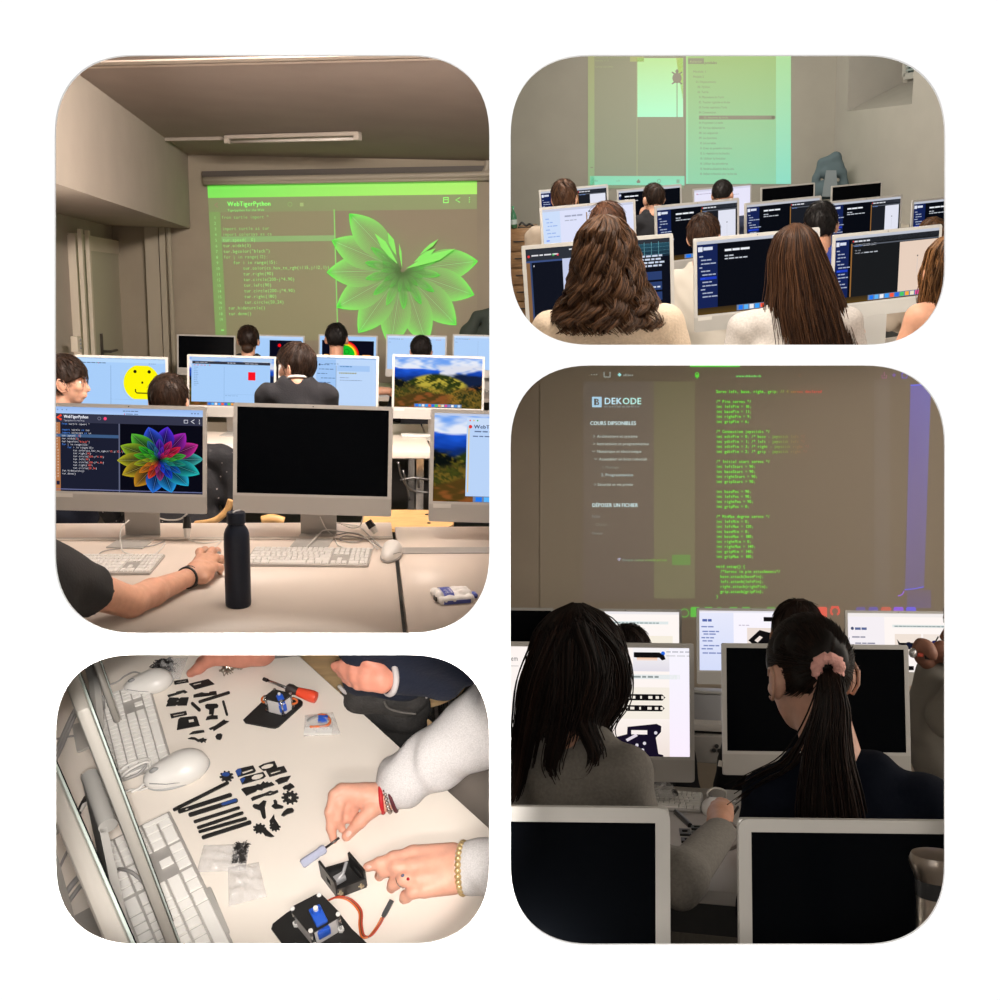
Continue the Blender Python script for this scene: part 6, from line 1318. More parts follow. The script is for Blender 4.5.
def arms_left(b, sh): return [rc(b(-sh, -.01, -.27), b(-sh-.04, .03, -.5), .075, .06), rc(b(sh-.05, -.01, -.285), P3.Y(648, 880, 2.12)-hd, .072, .062), rc(P3.Y(648, 880, 2.12)-hd, eb_, .062, .052), rc(eb_, ew+Vector((.0, -.02, .005)), .054, .038)]
def left_extra(root, S, B, T):
    q = MB(); a = (hnd-ew).normalized(); u = a.orthogonal().normalized(); w = a.cross(u); c = ew.lerp(hnd, .30)
    q.tube([c+(u*math.cos(t*PI/12)+w*math.sin(t*PI/12))*.031 for t in range(25)], .004, 6, cap=False); q.build('bracelet', mat('beaded_silver', (.3, .28, .27), .3, .6), root, True)
person(P3, 'girl with long dark hair in a grey sweater, leaning to the bright page', hd, yaw=-.25, hyaw=-.35, pitch=.2, scale=.94, skin=SKD, shirt=M_GSW, shoulder=.165, arms=arms_left, hairfn=hair_left, drop=-.04, vox=.007, bodyx=arm_left, extra=left_extra, eyes=True, folds=.006)
a = z3(731, 818, .045); b2 = z3(738.5, 806, .075); q = MB(); q.tube([a-a, (b2-a)*.9, b2-a], [.003, .0035, .002], 8); o = q.build('pen', M_BLACK, None, True); tag(o, 'black pen held in the hand on the middle table', 'pen'); P3.put(o, a)
hd2 = P3.Y(809, 676, 2.0)
def hair_tie(root, T):
    TT = T; tie = Vector((.0, -.108, .02))
    wl = T.to_3x3().inverted() @ (P3.Y(825, 664, 1.93)-hd2); tie = Vector(wl)
    short_hair(root, H_D3, T, seed=41, n=1500, ln=.055, front=.05, nape=-.085, vol=.96, crown=tuple(tie), r=.0011, lift=.12, jit=.07)
    b = MB(); S1 = T; c = T @ tie; R = random.Random(6); P_ = []
    path = [c, c+Vector((.006, -.03, -.02)), c+Vector((.006, -.045, -.07)), c+Vector((.0, -.045, -.15)), c+Vector((.005, -.04, -.25)), c+Vector((.015, -.03, -.36))]
    wid = [.010, .018, .028, .042, .058, .064]
    for s_ in range(520):
        a = R.uniform(0, 6.28); rr = math.sqrt(R.random()); ph = R.gauss(0, .25); e = 1 if R.random() > .12 else R.uniform(.5, .95)
        pts = [p+Vector((math.cos(a+ph*i/5)*rr*w, math.sin(a)*rr*w*.55, 0))+Vector((R.gauss(0, .003), 0, 0)) for i, (p, w) in enumerate(zip(path, wid))]; pts = curve_pts(pts, 4); P_.append(pts[:max(5, int(len(pts)*e))])
    for s_ in range(16):
        o = Vector((R.gauss(0, .004), R.gauss(0, .004), R.gauss(0, .004))); P_.append(curve_pts([c+o*.3, c+Vector((-.025, -.03, -.09))+o, c+Vector((-.06, -.03, -.17))+o*2, c+Vector((-.11, .0, -.21))+o*2, c+Vector((-.155, .03, -.25))+o*3], 4))
    strands(b, P_, .0019, .0010, 3); b.build('ponytail', H_D3, root, True)
    q = MB(); d = Vector((.05, -.8, -.35)).normalized(); u = d.orthogonal().normalized(); w = d.cross(u); R = random.Random(8)
    for k in range(1):
        P2_ = [c+Vector((.003, -.024, -.004))+(u*math.cos(t*2*PI/40)+w*math.sin(t*2*PI/40))*.0200 for t in range(41)]; q.tube(P2_, [.0105+.0014*math.sin(t*2.7)+.0012*math.sin(t*1.7) for t in range(41)], 10, cap=False)
    q.build('hair_tie', mat('pink_towelling', (.95, .50, .44), .95, bump=.6, scale=220), root, True)
SKB = skinmat('fair_skin_dim', (.60, .34, .25))
person(P3, 'girl with a ponytail in a pink hair tie and a navy jumper', hd2, yaw=-.05, hyaw=.50, pitch=.18, roll=-.04, skin=SKB, scale=.92, shirt=M_NAVT, shirt_name='jumper', shoulder=.158, arms='tight', dx=.075, hairfn=hair_tie, drop=-.02, vox=.006, bodyx=lambda b, T: [el(b(.03, -.02, -.22), (.085, .06, .03))])
person(P3, 'head of dark hair behind the bright white computer', P3.Y(628, 658, 3.55), skin=SKD, shirt=M_BKCL, hairfn=sh(H_D3, seed=51, n=420, ln=.06, r=.0016), scale=.92, eyes=False, vox=.011)
person(P3, 'round dark head behind the girl with the pink hair tie', P3.Y(797.5, 637, 3.6), skin=SKD, shirt=M_BKCL, hairfn=sh(H_D3, seed=52, n=300, ln=.05), scale=1.0, eyes=False, vox=.011)
hd5 = P3.Y(982, 628, 3.3)
def hand5(x, y, yy=3.1): return P3.Y(x, y, yy)-hd5
def arm5(b, T):
    o = [rc(hand5(934, 668, 3.15), hand5(924, 658), .026, .022), el(hand5(922, 653), (.022, .022, .026)), rc(hand5(962, 662), hand5(947, 656), .024, .022), el(hand5(946, 654), (.020, .022, .024))]
    for i in range(4): o += finger([hand5(915+i*2.6, 648+i*.8, 3.06), hand5(919+i*3, 642.5+i*1.6, 3.06), hand5(927+i*1.6, 645+i*3, 3.05), hand5(930+i, 650+i*2.4, 3.05)], .0085, .0065)
    for i in range(3): o += finger([hand5(946-i*1, 646+i), hand5(940-i, 645+i*2.5), hand5(935-i*.5, 650+i*2.5)], .009, .0075)
    return o
def ex5(root, S, B, T):
    q = MB(); q.T = S @ T
    for sx in (-1, 1): q.tube([(sx*.034+.024*math.cos(t*PI/10), .098, .0+.021*math.sin(t*PI/10)) for t in range(21)], .0016, 6, cap=False); q.tube([(sx*.058, .097, .004), (sx*.078, .05, .006), (sx*.08, -.01, .006)], .0016, 6)
    q.tube([(-.011, .1, .004), (.011, .1, .004)], .0016, 6); q.build('glasses', M_BLACK, root, True)
person(P3, 'person with glasses and a grey sweater at the right edge, holding small parts', hd5, yaw=.9, hyaw=.45, skin=skinmat('shaded_brown_skin', (.26, .12, .08)), shirt=M_GS2, shoulder=.24, hairfn=sh(hairmat('curly_light_brown', (52, 36, 24), (110, 80, 54)), seed=55, n=420, ln=.05, vol=1.08), vox=.007, bodyx=arm5, extra=ex5, drop=-.03,
       arms=lambda b, sh: [rc(b(sh, 0, -.27), hand5(925, 720, 3.25), .07, .065), rc(hand5(925, 720, 3.25), hand5(934, 672, 3.15), .06, .05), rc(b(-sh, 0, -.27), hand5(975, 680, 3.0), .07, .05)])
r = thing('robot_part', 'small black part with a red wire held at the right edge', 'part'); a = P3.Y(930, 655, 3.05)
q = MB(); q.box((0, 0, 0), (.03, .012, .026), bev=.003); q.build('bracket', M_PART, r, 'auto'); q = MB(); q.box((-.026, 0, .0), (.016, .012, .012), bev=.002); q.build('connector', mat('red_plastic', (.6, .08, .04), .4), r, 'auto'); q = MB(); q.ell((-.045, 0, .004), (.012, .008, .014), 10); q.build('clip', mat('pale_metal', (.6, .6, .6), .3, .8), r, True); P3.put(r, a)
# ================================================================== lower left picture: hands assembling small robots on a table
M_T4 = mat('white_worktop', (.80, .735, .665), .38, spec=.35, noise=.01, scale=4)
M_FL4 = mat('dark_grey_plank_floor', (.11, .09, .078), .55, noise=.3, scale=7, stretch=(2, 14, 1))
zt4 = -1.6; zf4 = -2.42
def z4(x, y, h=0): return P4.Z(x, y, zt4+h)
mb = MB(); mb.box((0, 2.5, zf4-.05), (5, 5, .1)); struct('floor.003', mb, M_FL4, P4)
e0, e1 = z4(288, 646), z4(560, 893); ed = (e1-e0).normalized()
outl = [e0-ed*1.2, e1+ed*.6]; outl += [Vector((-2.3, outl[1].y-.1, 0)), Vector((-2.3, outl[0].y, 0))]
c0 = Vector((-.9, 1.3, zf4)); r = thing('work_table', 'white work table covered with black robot parts', 'table')
q = MB(); q.prism([(p.x-c0.x, p.y-c0.y) for p in outl], zt4-zf4-.028, zt4-zf4); q.build('tabletop', M_T4, r, fixn=True)
for dx, dy in ((-.9, .6), (-.9, -.5), (.25, .5)): q = MB(); q.box((dx, dy, (zt4-zf4-.028)/2), (.045, .045, zt4-zf4-.028)); q.build('leg', M_CHROME, r)
P4.put(r, c0)
M_BLK = mat('black_acrylic_sheet', (.016, .0155, .0155), .38, spec=.4); M_BLU = mat('blue_protective_film', (.02, .07, .30), .3)

# ---------------- flat laser cut parts, outlines measured on the table top
def flat(label, outline, holes=(), h=.004, group='black laser cut parts lying on the work table', name='laser_cut_part', film=None, z=0):
    pts = [z4(*p) for p in outline]; c = sum(pts, Vector())/len(pts); R2 = lambda L: [((v := z4(*p)-c).x, v.y) for p in L]
    q = MB(); q.plate(R2(outline), [R2(hh) for hh in holes], .0002, h)
    if film is None:
        o = q.build(name, M_BLK, None, fixn=True); tag(o, label, 'part', group)
    else:
        o = thing(name, label, 'part', group); q.build('sheet', M_BLK, o, fixn=True); f = MB(); f.plate(R2(film), [], h, h+.0006); f.build('film', M_BLU, o, fixn=True)
    P4.put(o, c+Vector((0, 0, z))); return o
def U(L): return [(150+x/7.692, 650+y/7.692) for x, y in L]
def V(L): return [(160+x/6.667, 740+y/6.667) for x, y in L]
def bar(p, q_, w, n=5):
    (x0, y0), (x1, y1) = p, q_; a = math.atan2(y1-y0, x1-x0); r_ = w/2; o = []
    for k in range(n): t = a+PI/2+PI*k/(n-1); o.append((x0+r_*math.cos(t), y0+r_*math.sin(t)))
    for k in range(n): t = a-PI/2+PI*k/(n-1); o.append((x1+r_*math.cos(t), y1+r_*math.sin(t)))
    return o
def gear(cx, cy, r_, n=9, f=.74, sq=.8, ph=0):
    o = []
    for k in range(n):
        for d, rr in ((-.30, f), (-.16, 1), (.16, 1), (.30, f)): t = 2*PI*(k+d)/n+ph; o.append((cx+r_*rr*math.cos(t), cy+sq*r_*rr*math.sin(t)))
    return o
def oval(cx, cy, a, b, t=0, n=10): return [(cx+a*math.cos(2*PI*k/n)*math.cos(t)-b*math.sin(2*PI*k/n)*math.sin(t), cy+a*math.cos(2*PI*k/n)*math.sin(t)+b*math.sin(2*PI*k/n)*math.cos(t)) for k in range(n)]
for lb, o_, hs in (
    ('small slotted black frame just right of the upper mouse', [(185, 243), (292, 226), (299, 250), (190, 269)], [[(203, 250), (278, 238), (281, 246), (206, 257)]]),
    ('black plate with a slot, nearest the red fingertip', [(300, 265), (450, 228), (496, 265), (345, 306)], [[(330, 266), (388, 254), (396, 264), (340, 276)]]),
    ('notched thin black strip above the notched black block', [(135, 352), (200, 334), (205, 326), (265, 312), (288, 326), (270, 336), (255, 330), (142, 366)], []),
    ('notched black block below the notched thin strip', [(124, 436), (140, 405), (133, 402), (150, 370), (220, 372), (225, 380), (240, 370), (299, 368), (284, 428), (215, 430), (205, 424), (195, 432)], [[(208, 392), (222, 391), (220, 400), (206, 401)]]),
    ('black toothed strip above the long diagonal bar', [(335, 350), (375, 338), (400, 330), (420, 336), (455, 336), (460, 326), (512, 320), (516, 345), (440, 356), (335, 369)], []),
    ('long diagonal black bar of the upper group', bar((383, 402), (606, 331), 20), []),
    ('short tilted black bar left of the black T piece', bar((328, 416), (380, 464), 24), []),
    ('black T shaped piece of the upper group', [(424, 432), (440, 420), (515, 418), (527, 430), (522, 444), (497, 452), (490, 497), (455, 497), (456, 462), (428, 450)], []),
    ('upright black bar right of the black T piece', bar((565, 402), (592, 498), 20), []),
    ('small jagged black piece below the black T piece', [(430, 542), (440, 518), (470, 508), (480, 498), (495, 508), (522, 508), (523, 532), (470, 536)], []),
    ('small slotted black frame above the plate with a square hole', [(155, 497), (280, 473), (286, 500), (165, 528)], [[(178, 504), (262, 488), (266, 497), (184, 514)]]),
    ('black plate with a square hole, largest of the upper group', [(218, 540), (235, 524), (350, 513), (362, 518), (384, 584), (208, 618)], [[(297, 539), (335, 533), (341, 558), (302, 564)]]),
    ('slanted double black bar of the upper group', [(453, 608), (500, 588), (572, 538), (580, 548), (608, 553), (560, 582), (490, 626), (484, 612), (462, 616)], []),
    ('thin curved black sliver below the plate with a square hole', [(303, 652), (330, 632), (370, 624), (416, 621), (420, 634), (360, 645)], []),
    ('wavy black claw piece, lowest of the upper group', [(292, 686), (320, 675), (348, 677), (375, 692), (400, 684), (412, 678), (420, 688), (438, 690), (428, 704), (430, 716), (410, 708), (398, 718), (385, 708), (370, 710), (345, 694)], []),
    ('small black lump right of the wavy claw piece', [(503, 670), (518, 650), (545, 646), (558, 655), (552, 680), (540, 694), (512, 688)], [])):
    flat(lb, U(o_), [U(h_) for h_ in hs], h=.0024)
for lb, o_, hs, fl in (
    ('black gear with blue film at the top of the lower group', gear(445, 247, 47, 9, ph=.2), [], oval(440, 236, 26, 14)),
    ('longest black bar, starting below the gear with blue film', bar((96, 468), (452, 289), 19), [], None),
    ('black bar with a small hole at its end, second of the fan of bars', bar((132, 480), (470, 370), 24), [oval(180, 464, 13, 6, -.3)], None),
    ('thick black bar with a blue end, third of the fan of bars', bar((203, 502), (508, 407), 26), [], bar((420, 434), (506, 408), 18)),
    ('slim black bar, fourth of the fan of bars', bar((234, 548), (526, 456), 18), [], None),
    ('slim black bar, fifth of the fan of bars', bar((256, 588), (550, 490), 18), [], None),
    ('slim black bar, sixth of the fan of bars', bar((266, 615), (572, 527), 18), [], None),
    ('lowest black bar of the fan, above the screw bag', bar((290, 653), (600, 553), 23), [], None),
    ('slotted black frame with a blue corner beside the gear', [(503, 212), (520, 198), (622, 175), (640, 208), (630, 218), (520, 250)], [[(545, 218), (612, 196), (624, 200), (622, 208), (556, 232)]], [(505, 212), (520, 200), (540, 196), (545, 214), (540, 240), (520, 247)]),
    ('black plate with an oval hole below the blue cornered frame', [(533, 266), (560, 252), (690, 218), (706, 244), (690, 258), (548, 299)], [oval(650, 248, 42, 20, -.3)], [(536, 268), (560, 256), (570, 262), (560, 284), (550, 294)]),
    ('black frame with an oval hole, topmost of the lower group', [(658, 182), (690, 165), (765, 145), (782, 182), (770, 192), (690, 208)], [oval(716, 180, 44, 17, -.25)], None),
    ('slotted black frame lying across the topmost oval frame', [(708, 212), (725, 204), (828, 178), (848, 214), (730, 249)], [[(735, 222), (800, 203), (806, 214), (744, 234)]], None),
    ('black toothed plate in the middle of the lower group', [(543, 334), (560, 324), (640, 308), (650, 300), (672, 302), (690, 280), (704, 292), (716, 282), (728, 292), (744, 284), (764, 302), (690, 326), (680, 338), (650, 334), (640, 346), (575, 374)], [], None),
    ('black bar with an oval hole under the toothed plate', [(606, 394), (622, 384), (700, 360), (735, 344), (760, 348), (786, 338), (790, 350), (760, 364), (735, 372), (700, 374), (615, 408)], [oval(736, 359, 14, 5, -.3)], None),
    ('black wedge at the upper right of the lower group', [(768, 276), (800, 258), (872, 243), (850, 278), (790, 298), (782, 286)], [], None),
    ('black clover shaped piece above the right gear', [(818, 322), (835, 308), (850, 306), (868, 292), (886, 302), (898, 316), (878, 326), (862, 342), (842, 330), (826, 334)], [], None),
    ('large black gear with a holed centre at the right of the lower group', gear(868, 388, 58, 10), [gear(868, 388, 18, 5, .6)], None),
    ('black three armed piece below the bar with an oval hole', [(618, 446), (628, 432), (660, 436), (690, 408), (710, 412), (700, 450), (708, 518), (694, 530), (682, 520), (668, 472), (630, 458)], [], None),
    ('small forked black piece left of the black capsule', [(744, 446), (762, 430), (756, 408), (770, 402), (782, 412), (784, 432), (824, 446), (818, 458), (766, 462)], [], None),
    ('black capsule shaped piece below the large gear', [(809, 506), (826, 480), (850, 462), (882, 458), (894, 470), (890, 484), (850, 498), (826, 512)], [], None),
    ('black gear with a hooked arm, lowest of the lower group', gear(665, 594, 44, 9)[:4]+[(706, 596), (730, 618), (762, 646), (740, 650), (700, 640), (684, 618)]+gear(665, 594, 44, 9)[8:], [], None),
    ('black gear with an upright arm, right of the hooked one', [(748, 500+20), (762, 500), (766, 530), (784, 556)]+gear(768, 582, 38, 9)[:28]+[(736, 566), (730, 545)], [], None)):
    flat(lb, V(o_), [V(h_) for h_ in hs], h=.003, film=V(fl) if fl else None)

# ---------------- computers seen from above the edge
def slab(label, group, near, u, s, top, H, sx=0, hz=.5, hr=.02, hl=.066, face=1, stand=True, fl=(.02, .19), arm_back=.075):
    """a display seen edge on: near = its nearest top corner, u = direction along its width"""
    w = .547*s; D = .0125*s; root = thing('desktop_computer', label, 'computer', group); u = u.normalized(); c = near+u*(w/2)
    th = math.atan2(u.y, u.x)+(0 if face > 0 else PI); base = Vector((c.x, c.y, zt4)); zt_ = top-zt4
    q = MB(); q.box((0, D*.5, zt_-H/2), (w, D, H), bev=.0045*s); q.build('housing', mat('shaded_silver_case', (.36, .34, .31), .45, .2), root, 'auto')  # darker copy of the silver aluminium, shade put into its colour
    q = MB(); q.box((0, -.0012*s, zt_-H*.42), (w*.995, .0022*s, H*.82), bev=.001*s); q.build('bezel', mat('glass_edge', (.40, .46, .43), .25), root, 'auto'); q = MB(); q.box((0, -.0026*s, zt_-H*.43), (w*.94, .0012*s, H*.70)); q.build('screen', M_OFF, root)
    q = MB(); q.box((0, -.0012*s, zt_-H*.91), (w*.995, .0022*s, H*.16)); q.build('chin', M_CHIN, root)
    if stand:
        zh = zt_-H*hz; q = MB(); q.tube([(sx-hl*s, D+hr*1.1*s, zh), (sx+hl*s, D+hr*1.1*s, zh)], hr*s, 20); q.build('hinge', M_CHIN, root, 'auto')
        q = MB(); q.prism([(D+hr*1.2*s, zh), (D+hr*2*s, zh), (D+arm_back*s, .005*s), (D+(arm_back-.012)*s, .005*s)], sx-hl*s, sx+hl*s, T=Matrix(((0, 0, 1, 0), (1, 0, 0, 0), (0, 1, 0, 0), (0, 0, 0, 1)))); q.build('stand_arm', M_ALU, root, fixn=True)
        q = MB(); q.box((sx, D+arm_back*s-fl[1]*s/2, .003*s), (hl*2*s, fl[1]*s, .006*s), bev=.0025*s); q.build('stand_foot', M_ALU, root, 'auto')
    P4.put(root, base, th); return root
G4 = 'desktop computers along the left of the work table'
ztop = -.93
nX = P4.Z(90, 707, ztop); uX = Vector((nX.x, nX.y, 0))
oX = slab('silver computer seen edge on, its hinge beside the two keyboards', G4, nX, uX, 1.38, ztop, .665, sx=-.547*1.38/2+.10, hz=.42, hr=.0095, hl=.036, arm_back=.05, fl=(.02, .12))
nY = P4.Z(86, 840, -.90); uY = Vector((nY.x, nY.y, 0)).normalized(); nY = nY-uY*.25
oY = slab('nearest silver computer, a pale band across the lower left corner', G4, nY, uY, 1.6, -.90, .50, sx=.17, hz=.6, hr=.008, hl=.045, arm_back=.045, fl=(.02, .10))
yZ = P4.Z(122, 724, zt4+.085); nZ = Vector((yZ.x, yZ.y, zt4+.50)); uZ = Vector((nZ.x, nZ.y, 0)).normalized()
oZ = slab('farthest silver computer, a thin grey bar crossing the upper keyboard', G4, nZ, uZ, 1.05, zt4+.50, .41, face=1, stand=False)
fa, fb = z4(89, 735), P4.Z(96, 672, zt4+.30)
q = MB(); q.box((0, 0, .004), (.05, .075, .008), rot=Matrix.Rotation(.45, 3, 'Z'), bev=.003); q.tube([(.02, .01, .004), (.03, .04, .12), (.02, .08, .3)], [.012, .012, .012], 6)
o = q.build('monitor_stand', M_ALU, None, 'auto'); tag(o, 'silver foot of a computer stand on the table behind the edge on display', 'stand'); P4.put(o, z4(88, 736))

# ---------------- keyboards, mice, cables
GK4 = 'white keyboards on the work table'
def kb4(label, far_r, near_r, L, Wd, lift=0):
    a, b = z4(*far_r), z4(*near_r); d = (b-a).normalized(); n = Vector((d.y, -d.x, 0));  n = n if n.x < 0 else -n
    # the long right edge runs along d; numeric block at the far end
    c = a+d*(L/2)+n*(Wd/2); X = -d; th = math.atan2(X.y, X.x)
    return keyboard(P4, label, GK4, c, th, L, Wd, h=.008)
kb4('nearer white keyboard, running off the lower edge under the display', (170.5, 813), (233, 943), .42, .15)
kb4('white keyboard half under the upper mouse', (149.5, 683), (171, 757), .235, .112)
c = P4.Z(140, 654.5, zt4+.004); q = keyboard(P4, 'keyboard whose grey edge shows at the top of the picture', GK4, c+Vector((-.02, .07, 0)), .12, .24, .10)
def mz(x, y, th, s, lb): return mouse(P4, lb, z4(x, y), math.radians(th), s, 1.0, 'white mice on the work table')
mz(149, 686.5, 108, .90, 'upper white mouse standing on the end of the keyboard'); mz(177, 775, 116, 1.13, 'lower white mouse between the two keyboards')
q = MB()
def cd(lb, L, r_=.003, m=None, plug=None): return cord(P4, lb, [z4(x, y, h) for x, y, h in L], r_, m, 'cable', 'cables behind the computers', plug=plug)
cd('grey cable curving along the left edge above the second one', [(52, 762, .02), (62, 738, .02), (74, 712, .03), (84, 698, .05)], .0045, M_CORDG)
cd('second grey cable curving along the left edge', [(52, 768, .02), (64, 742, .02), (76, 714, .03), (87, 697, .04)], .0035, M_CORDG)
cd('thin cable crossing the upper left corner', [(58, 694, .02), (68, 686, .02), (78, 678, .03)], .003, M_CORDG)
cd('dark cable arching beside the upper keyboard', [(94, 700, .02), (99, 695, .05), (103, 700, .05), (104, 708, .02)], .0035, M_CORDG)
cd('thin white cable of the upper mouse', [(93, 688, .004), (115, 683, .004), (125, 676, .004), (135, 672, .004), (145, 676, .004)], .0018, M_CORDG)
cd('thin cable lying near the left edge', [(52, 740, .004), (66, 737, .004), (80, 735, .004)], .002, M_CORDG)
cd('black cable with a plug behind the hinge', [(117, 781, .03), (100, 786, .05), (90, 793, .04), (83, 803, .02), (78, 815, .02)], .0045, M_BLACK, plug=None)
cd('white cable beside the black one', [(112, 786, .02), (96, 794, .02), (86, 802, .02), (80, 812, .02)], .0035)
cd('coiled white cable by the nearer keyboard end', [(118, 772, .01), (130, 764, .012), (146, 759, .012), (150, 764, .012), (136, 771, .012), (122, 776, .012), (132, 768, .022), (148, 762, .02), (149, 775, .006), (141, 787, .004), (131, 792, .004)], .003)
cd('second coil of white cable', [(120, 778, .01), (134, 770, .015), (146, 765, .018), (138, 774, .012), (124, 780, .01)], .003, M_CORDG)
cd('white cable of the lower mouse', [(149, 787, .008), (140, 790, .004), (130, 790, .004), (118, 797, .004)], .0022)
cd('grey cable arching over the nearer keyboard', [(119, 869, .03), (129, 871, .05), (139, 878, .05), (148, 888, .03)], .0035, M_CORDG)
cd('grey cable in the lower left corner', [(56, 912, .02), (66, 893, .02), (78, 878, .03), (90, 871, .04)], .005, M_CORDG)
cd('second grey cable in the lower left corner', [(58, 918, .02), (72, 897, .02), (84, 882, .03), (94, 876, .04)], .004, M_CORDG)
cd('thin grey cable at the left edge below the pale band', [(54, 880, .004), (64, 858, .004), (74, 838, .01)], .0025, M_CORDG)

# ---------------- screwdrivers
a, b, c_ = z4(265, 679.5, .02), z4(287, 688, .026), z4(317, 698, .018)
r = thing('screwdriver', 'screwdriver with a black and orange red handle', 'screwdriver'); q = MB(); q.tube([a-a, (b-a)*1.1], .0032, 10); q.build('shaft', M_CHROME, r, True); q = MB(); q.tube([(a-b).normalized()*.004, (b-a)*.12], .0040, 10); q.build('tip', M_BLACK, r)
d = c_-b; o_ = b-a
q = MB(); q.tube([o_+d*t for t in (-.02, .03, .16, .3, .44, .54)], [.007, .0105, .0112, .0088, .0088, .0098], 16); q.build('grip', mat('black_rubber', (.03, .022, .02), .5), r, 'auto')
q = MB(); q.tube([o_+d*t for t in (.36, .5, .7, .88, .97, 1)], [.0094, .0104, .0122, .0128, .0116, .007], 16); q.build('handle', mat('orange_red_plastic', (.78, .075, .03), .35), r, 'auto'); P4.put(r, a)
a, b, c_ = P4.Z(339, 838, zt4+.035), P4.Z(325.5, 848, zt4+.02), z4(301.5, 864.5, .012)
r = thing('small_screwdriver', 'small screwdriver with a clear blue handle under the fingertip', 'screwdriver'); q = MB(); q.tube([a-a, (b-a)*1.2], .0022, 8); q.build('blade', mat('dark_steel_blade', (.10, .09, .09), .35, .9), r, True)
d = c_-b; q = MB(); q.tube([b-a+d*t for t in (0, .08, .2, .28, .8, .95, 1)], [.006, .0085, .0085, .0075, .0085, .0085, .006], 8); q.build('handle', mat('clear_blue_plastic', (.52, .55, .72), .12, alpha=.82, coat=.6), r, 'auto')
q = MB(); q.tube([b-a+d*.05, b-a+d*.9], .0030, 8); q.build('core', mat('handle_core', (.42, .43, .58), .3), r, True); P4.put(r, a)

# ---------------- small robots
def solid_plate(room_pts, th, q, up=Vector((0, 0, 1)), holes=()):
    q.add([p for p in room_pts]+[p+up*th for p in room_pts], [tuple(range(len(room_pts)))[::-1], tuple(range(len(room_pts), 2*len(room_pts)))]+[(i, (i+1) % len(room_pts), len(room_pts)+(i+1) % len(room_pts), len(room_pts)+i) for i in range(len(room_pts))])
M_SERVO = mat('blue_servo', (.02, .10, .55), .3); M_WIRE = mat('orange_wire', (.62, .13, .02), .45); M_WBR = mat('brown_wire', (.16, .045, .02), .5); M_NY = mat('white_nylon', (.75, .74, .72), .4)
def robot(label, base, top, ht, servo, sz, wires, feet, nut=.0026):
    o0 = z4(*base[0]); r = thing('small_robot', label, 'robot', 'small robots with black plates')
    q = MB(); solid_plate([z4(*p)-o0+Vector((0, 0, .0002)) for p in base], .004, q); q.build('base_plate', M_BLK, r, fixn=True)
    tp = [P4.Z(x, y, zt4+ht)-o0 for x, y in top]; cc = sum(tp, Vector())/4
    q = MB(); rp = []
    for i in range(4):
        p, a_, b_ = tp[i], tp[i-1], tp[(i+1) % 4]; rp += [p+(a_-p)*.10, p+(a_-p)*.03+(b_-p)*.03, p+(b_-p)*.10]
    solid_plate(rp, .004, q); q.build('top_plate', M_BLK, r, fixn=True)
    for p in tp:
        k = cc+(p-cc)*.86; q = MB(); q.tube([(k.x, k.y, .004), (k.x, k.y, ht)], nut, 8); q.build('standoff', M_CHROME, r, True)
        q = MB(); q.lathe([(nut*1.5, ht+.004), (nut*1.4, ht+.006), (nut*.6, ht+.007)], 10, c=(k.x, k.y, 0)); q.lathe([(nut*2, .004), (nut*2, .011)], 6, c=(k.x, k.y, 0)); q.build('screw', M_NY if nut > .0025 else M_CHROME, r, 'auto')
    sp = P4.Z(*servo, zt4+ht+.01)-o0; rot = Matrix.Rotation(sz[3], 3, 'Z')
    q = MB(); q.box(sp+Vector((0, 0, -.012)), (sz[0], sz[1], sz[2]), rot=rot, bev=.002); q.box(sp+Vector((0, 0, -.03)), (sz[0]*1.1, sz[1]*1.2, .02), rot=rot, bev=.002); sv = q.build('servo', M_SERVO, r, 'auto')
    q = MB(); v = rot @ Vector((0, sz[1]*.22, 0)); q.lathe([(sz[0]*.42, .0), (sz[0]*.42, sz[2]*.5-.004), (sz[0]*.3, sz[2]*.5)], 14, c=sp+v+Vector((0, 0, -.008))); q.build('servo_cap', M_SERVO, sv, 'auto'); q = MB(); q.lathe([(sz[0]*.2, 0), (sz[0]*.2, sz[2]*.35)], 12, c=sp+v+Vector((0, 0, -.008+sz[2]*.4))); q.build('shaft', M_NY, sv, 'auto')
    ex, ey = tp[1]-tp[0], tp[3]-tp[0]; th = math.atan2(ex.y, ex.x); q = MB()
    for a_, b_ in ((tp[0], tp[3]), (tp[3], tp[2]), (tp[2], tp[1])):
        p0, p1 = cc+(a_-cc)*.84, cc+(b_-cc)*.84; d_ = p1-p0; m_ = (p0+p1)/2; q.box(Vector((m_.x, m_.y, .005+(ht-.010)/2)), (Vector((d_.x, d_.y, 0)).length*.80, .0025, ht-.010), rot=Matrix.Rotation(math.atan2(d_.y, d_.x), 3, 'Z'))
    q.build('side_panel', mat('pale_film_panel', (.62, .60, .60), .3), r, 'auto')
    for wp in wires:
        q = MB(); q.tube([p-o0 for p in curve_pts([z4(*p) for p in wp], 6)], .0022, 6); q.build('wire', M_WIRE, r, True)
    P4.put(r, o0); return r
robot('finished robot base with a blue motor beside the orange red screwdriver', [(243.4, 721), (246, 718.5), (273, 693), (277, 691), (301, 701.2), (303, 703), (302.4, 706), (279, 727.4), (275, 729), (271, 728.6), (245.5, 723.6)], [(263, 698.6), (274.2, 690.3), (292.8, 694.8), (281.6, 703.4)], .044, (279.8, 695.4), (.014, .018, .014, .5), [[(264, 696, .03), (261.8, 699, .03), (263, 702, .03), (267, 701.5, .03)], [(291, 698, .03), (296, 699.5, .025), (296.6, 702.5, .02), (292, 704.5, .02)]], None, .0022)
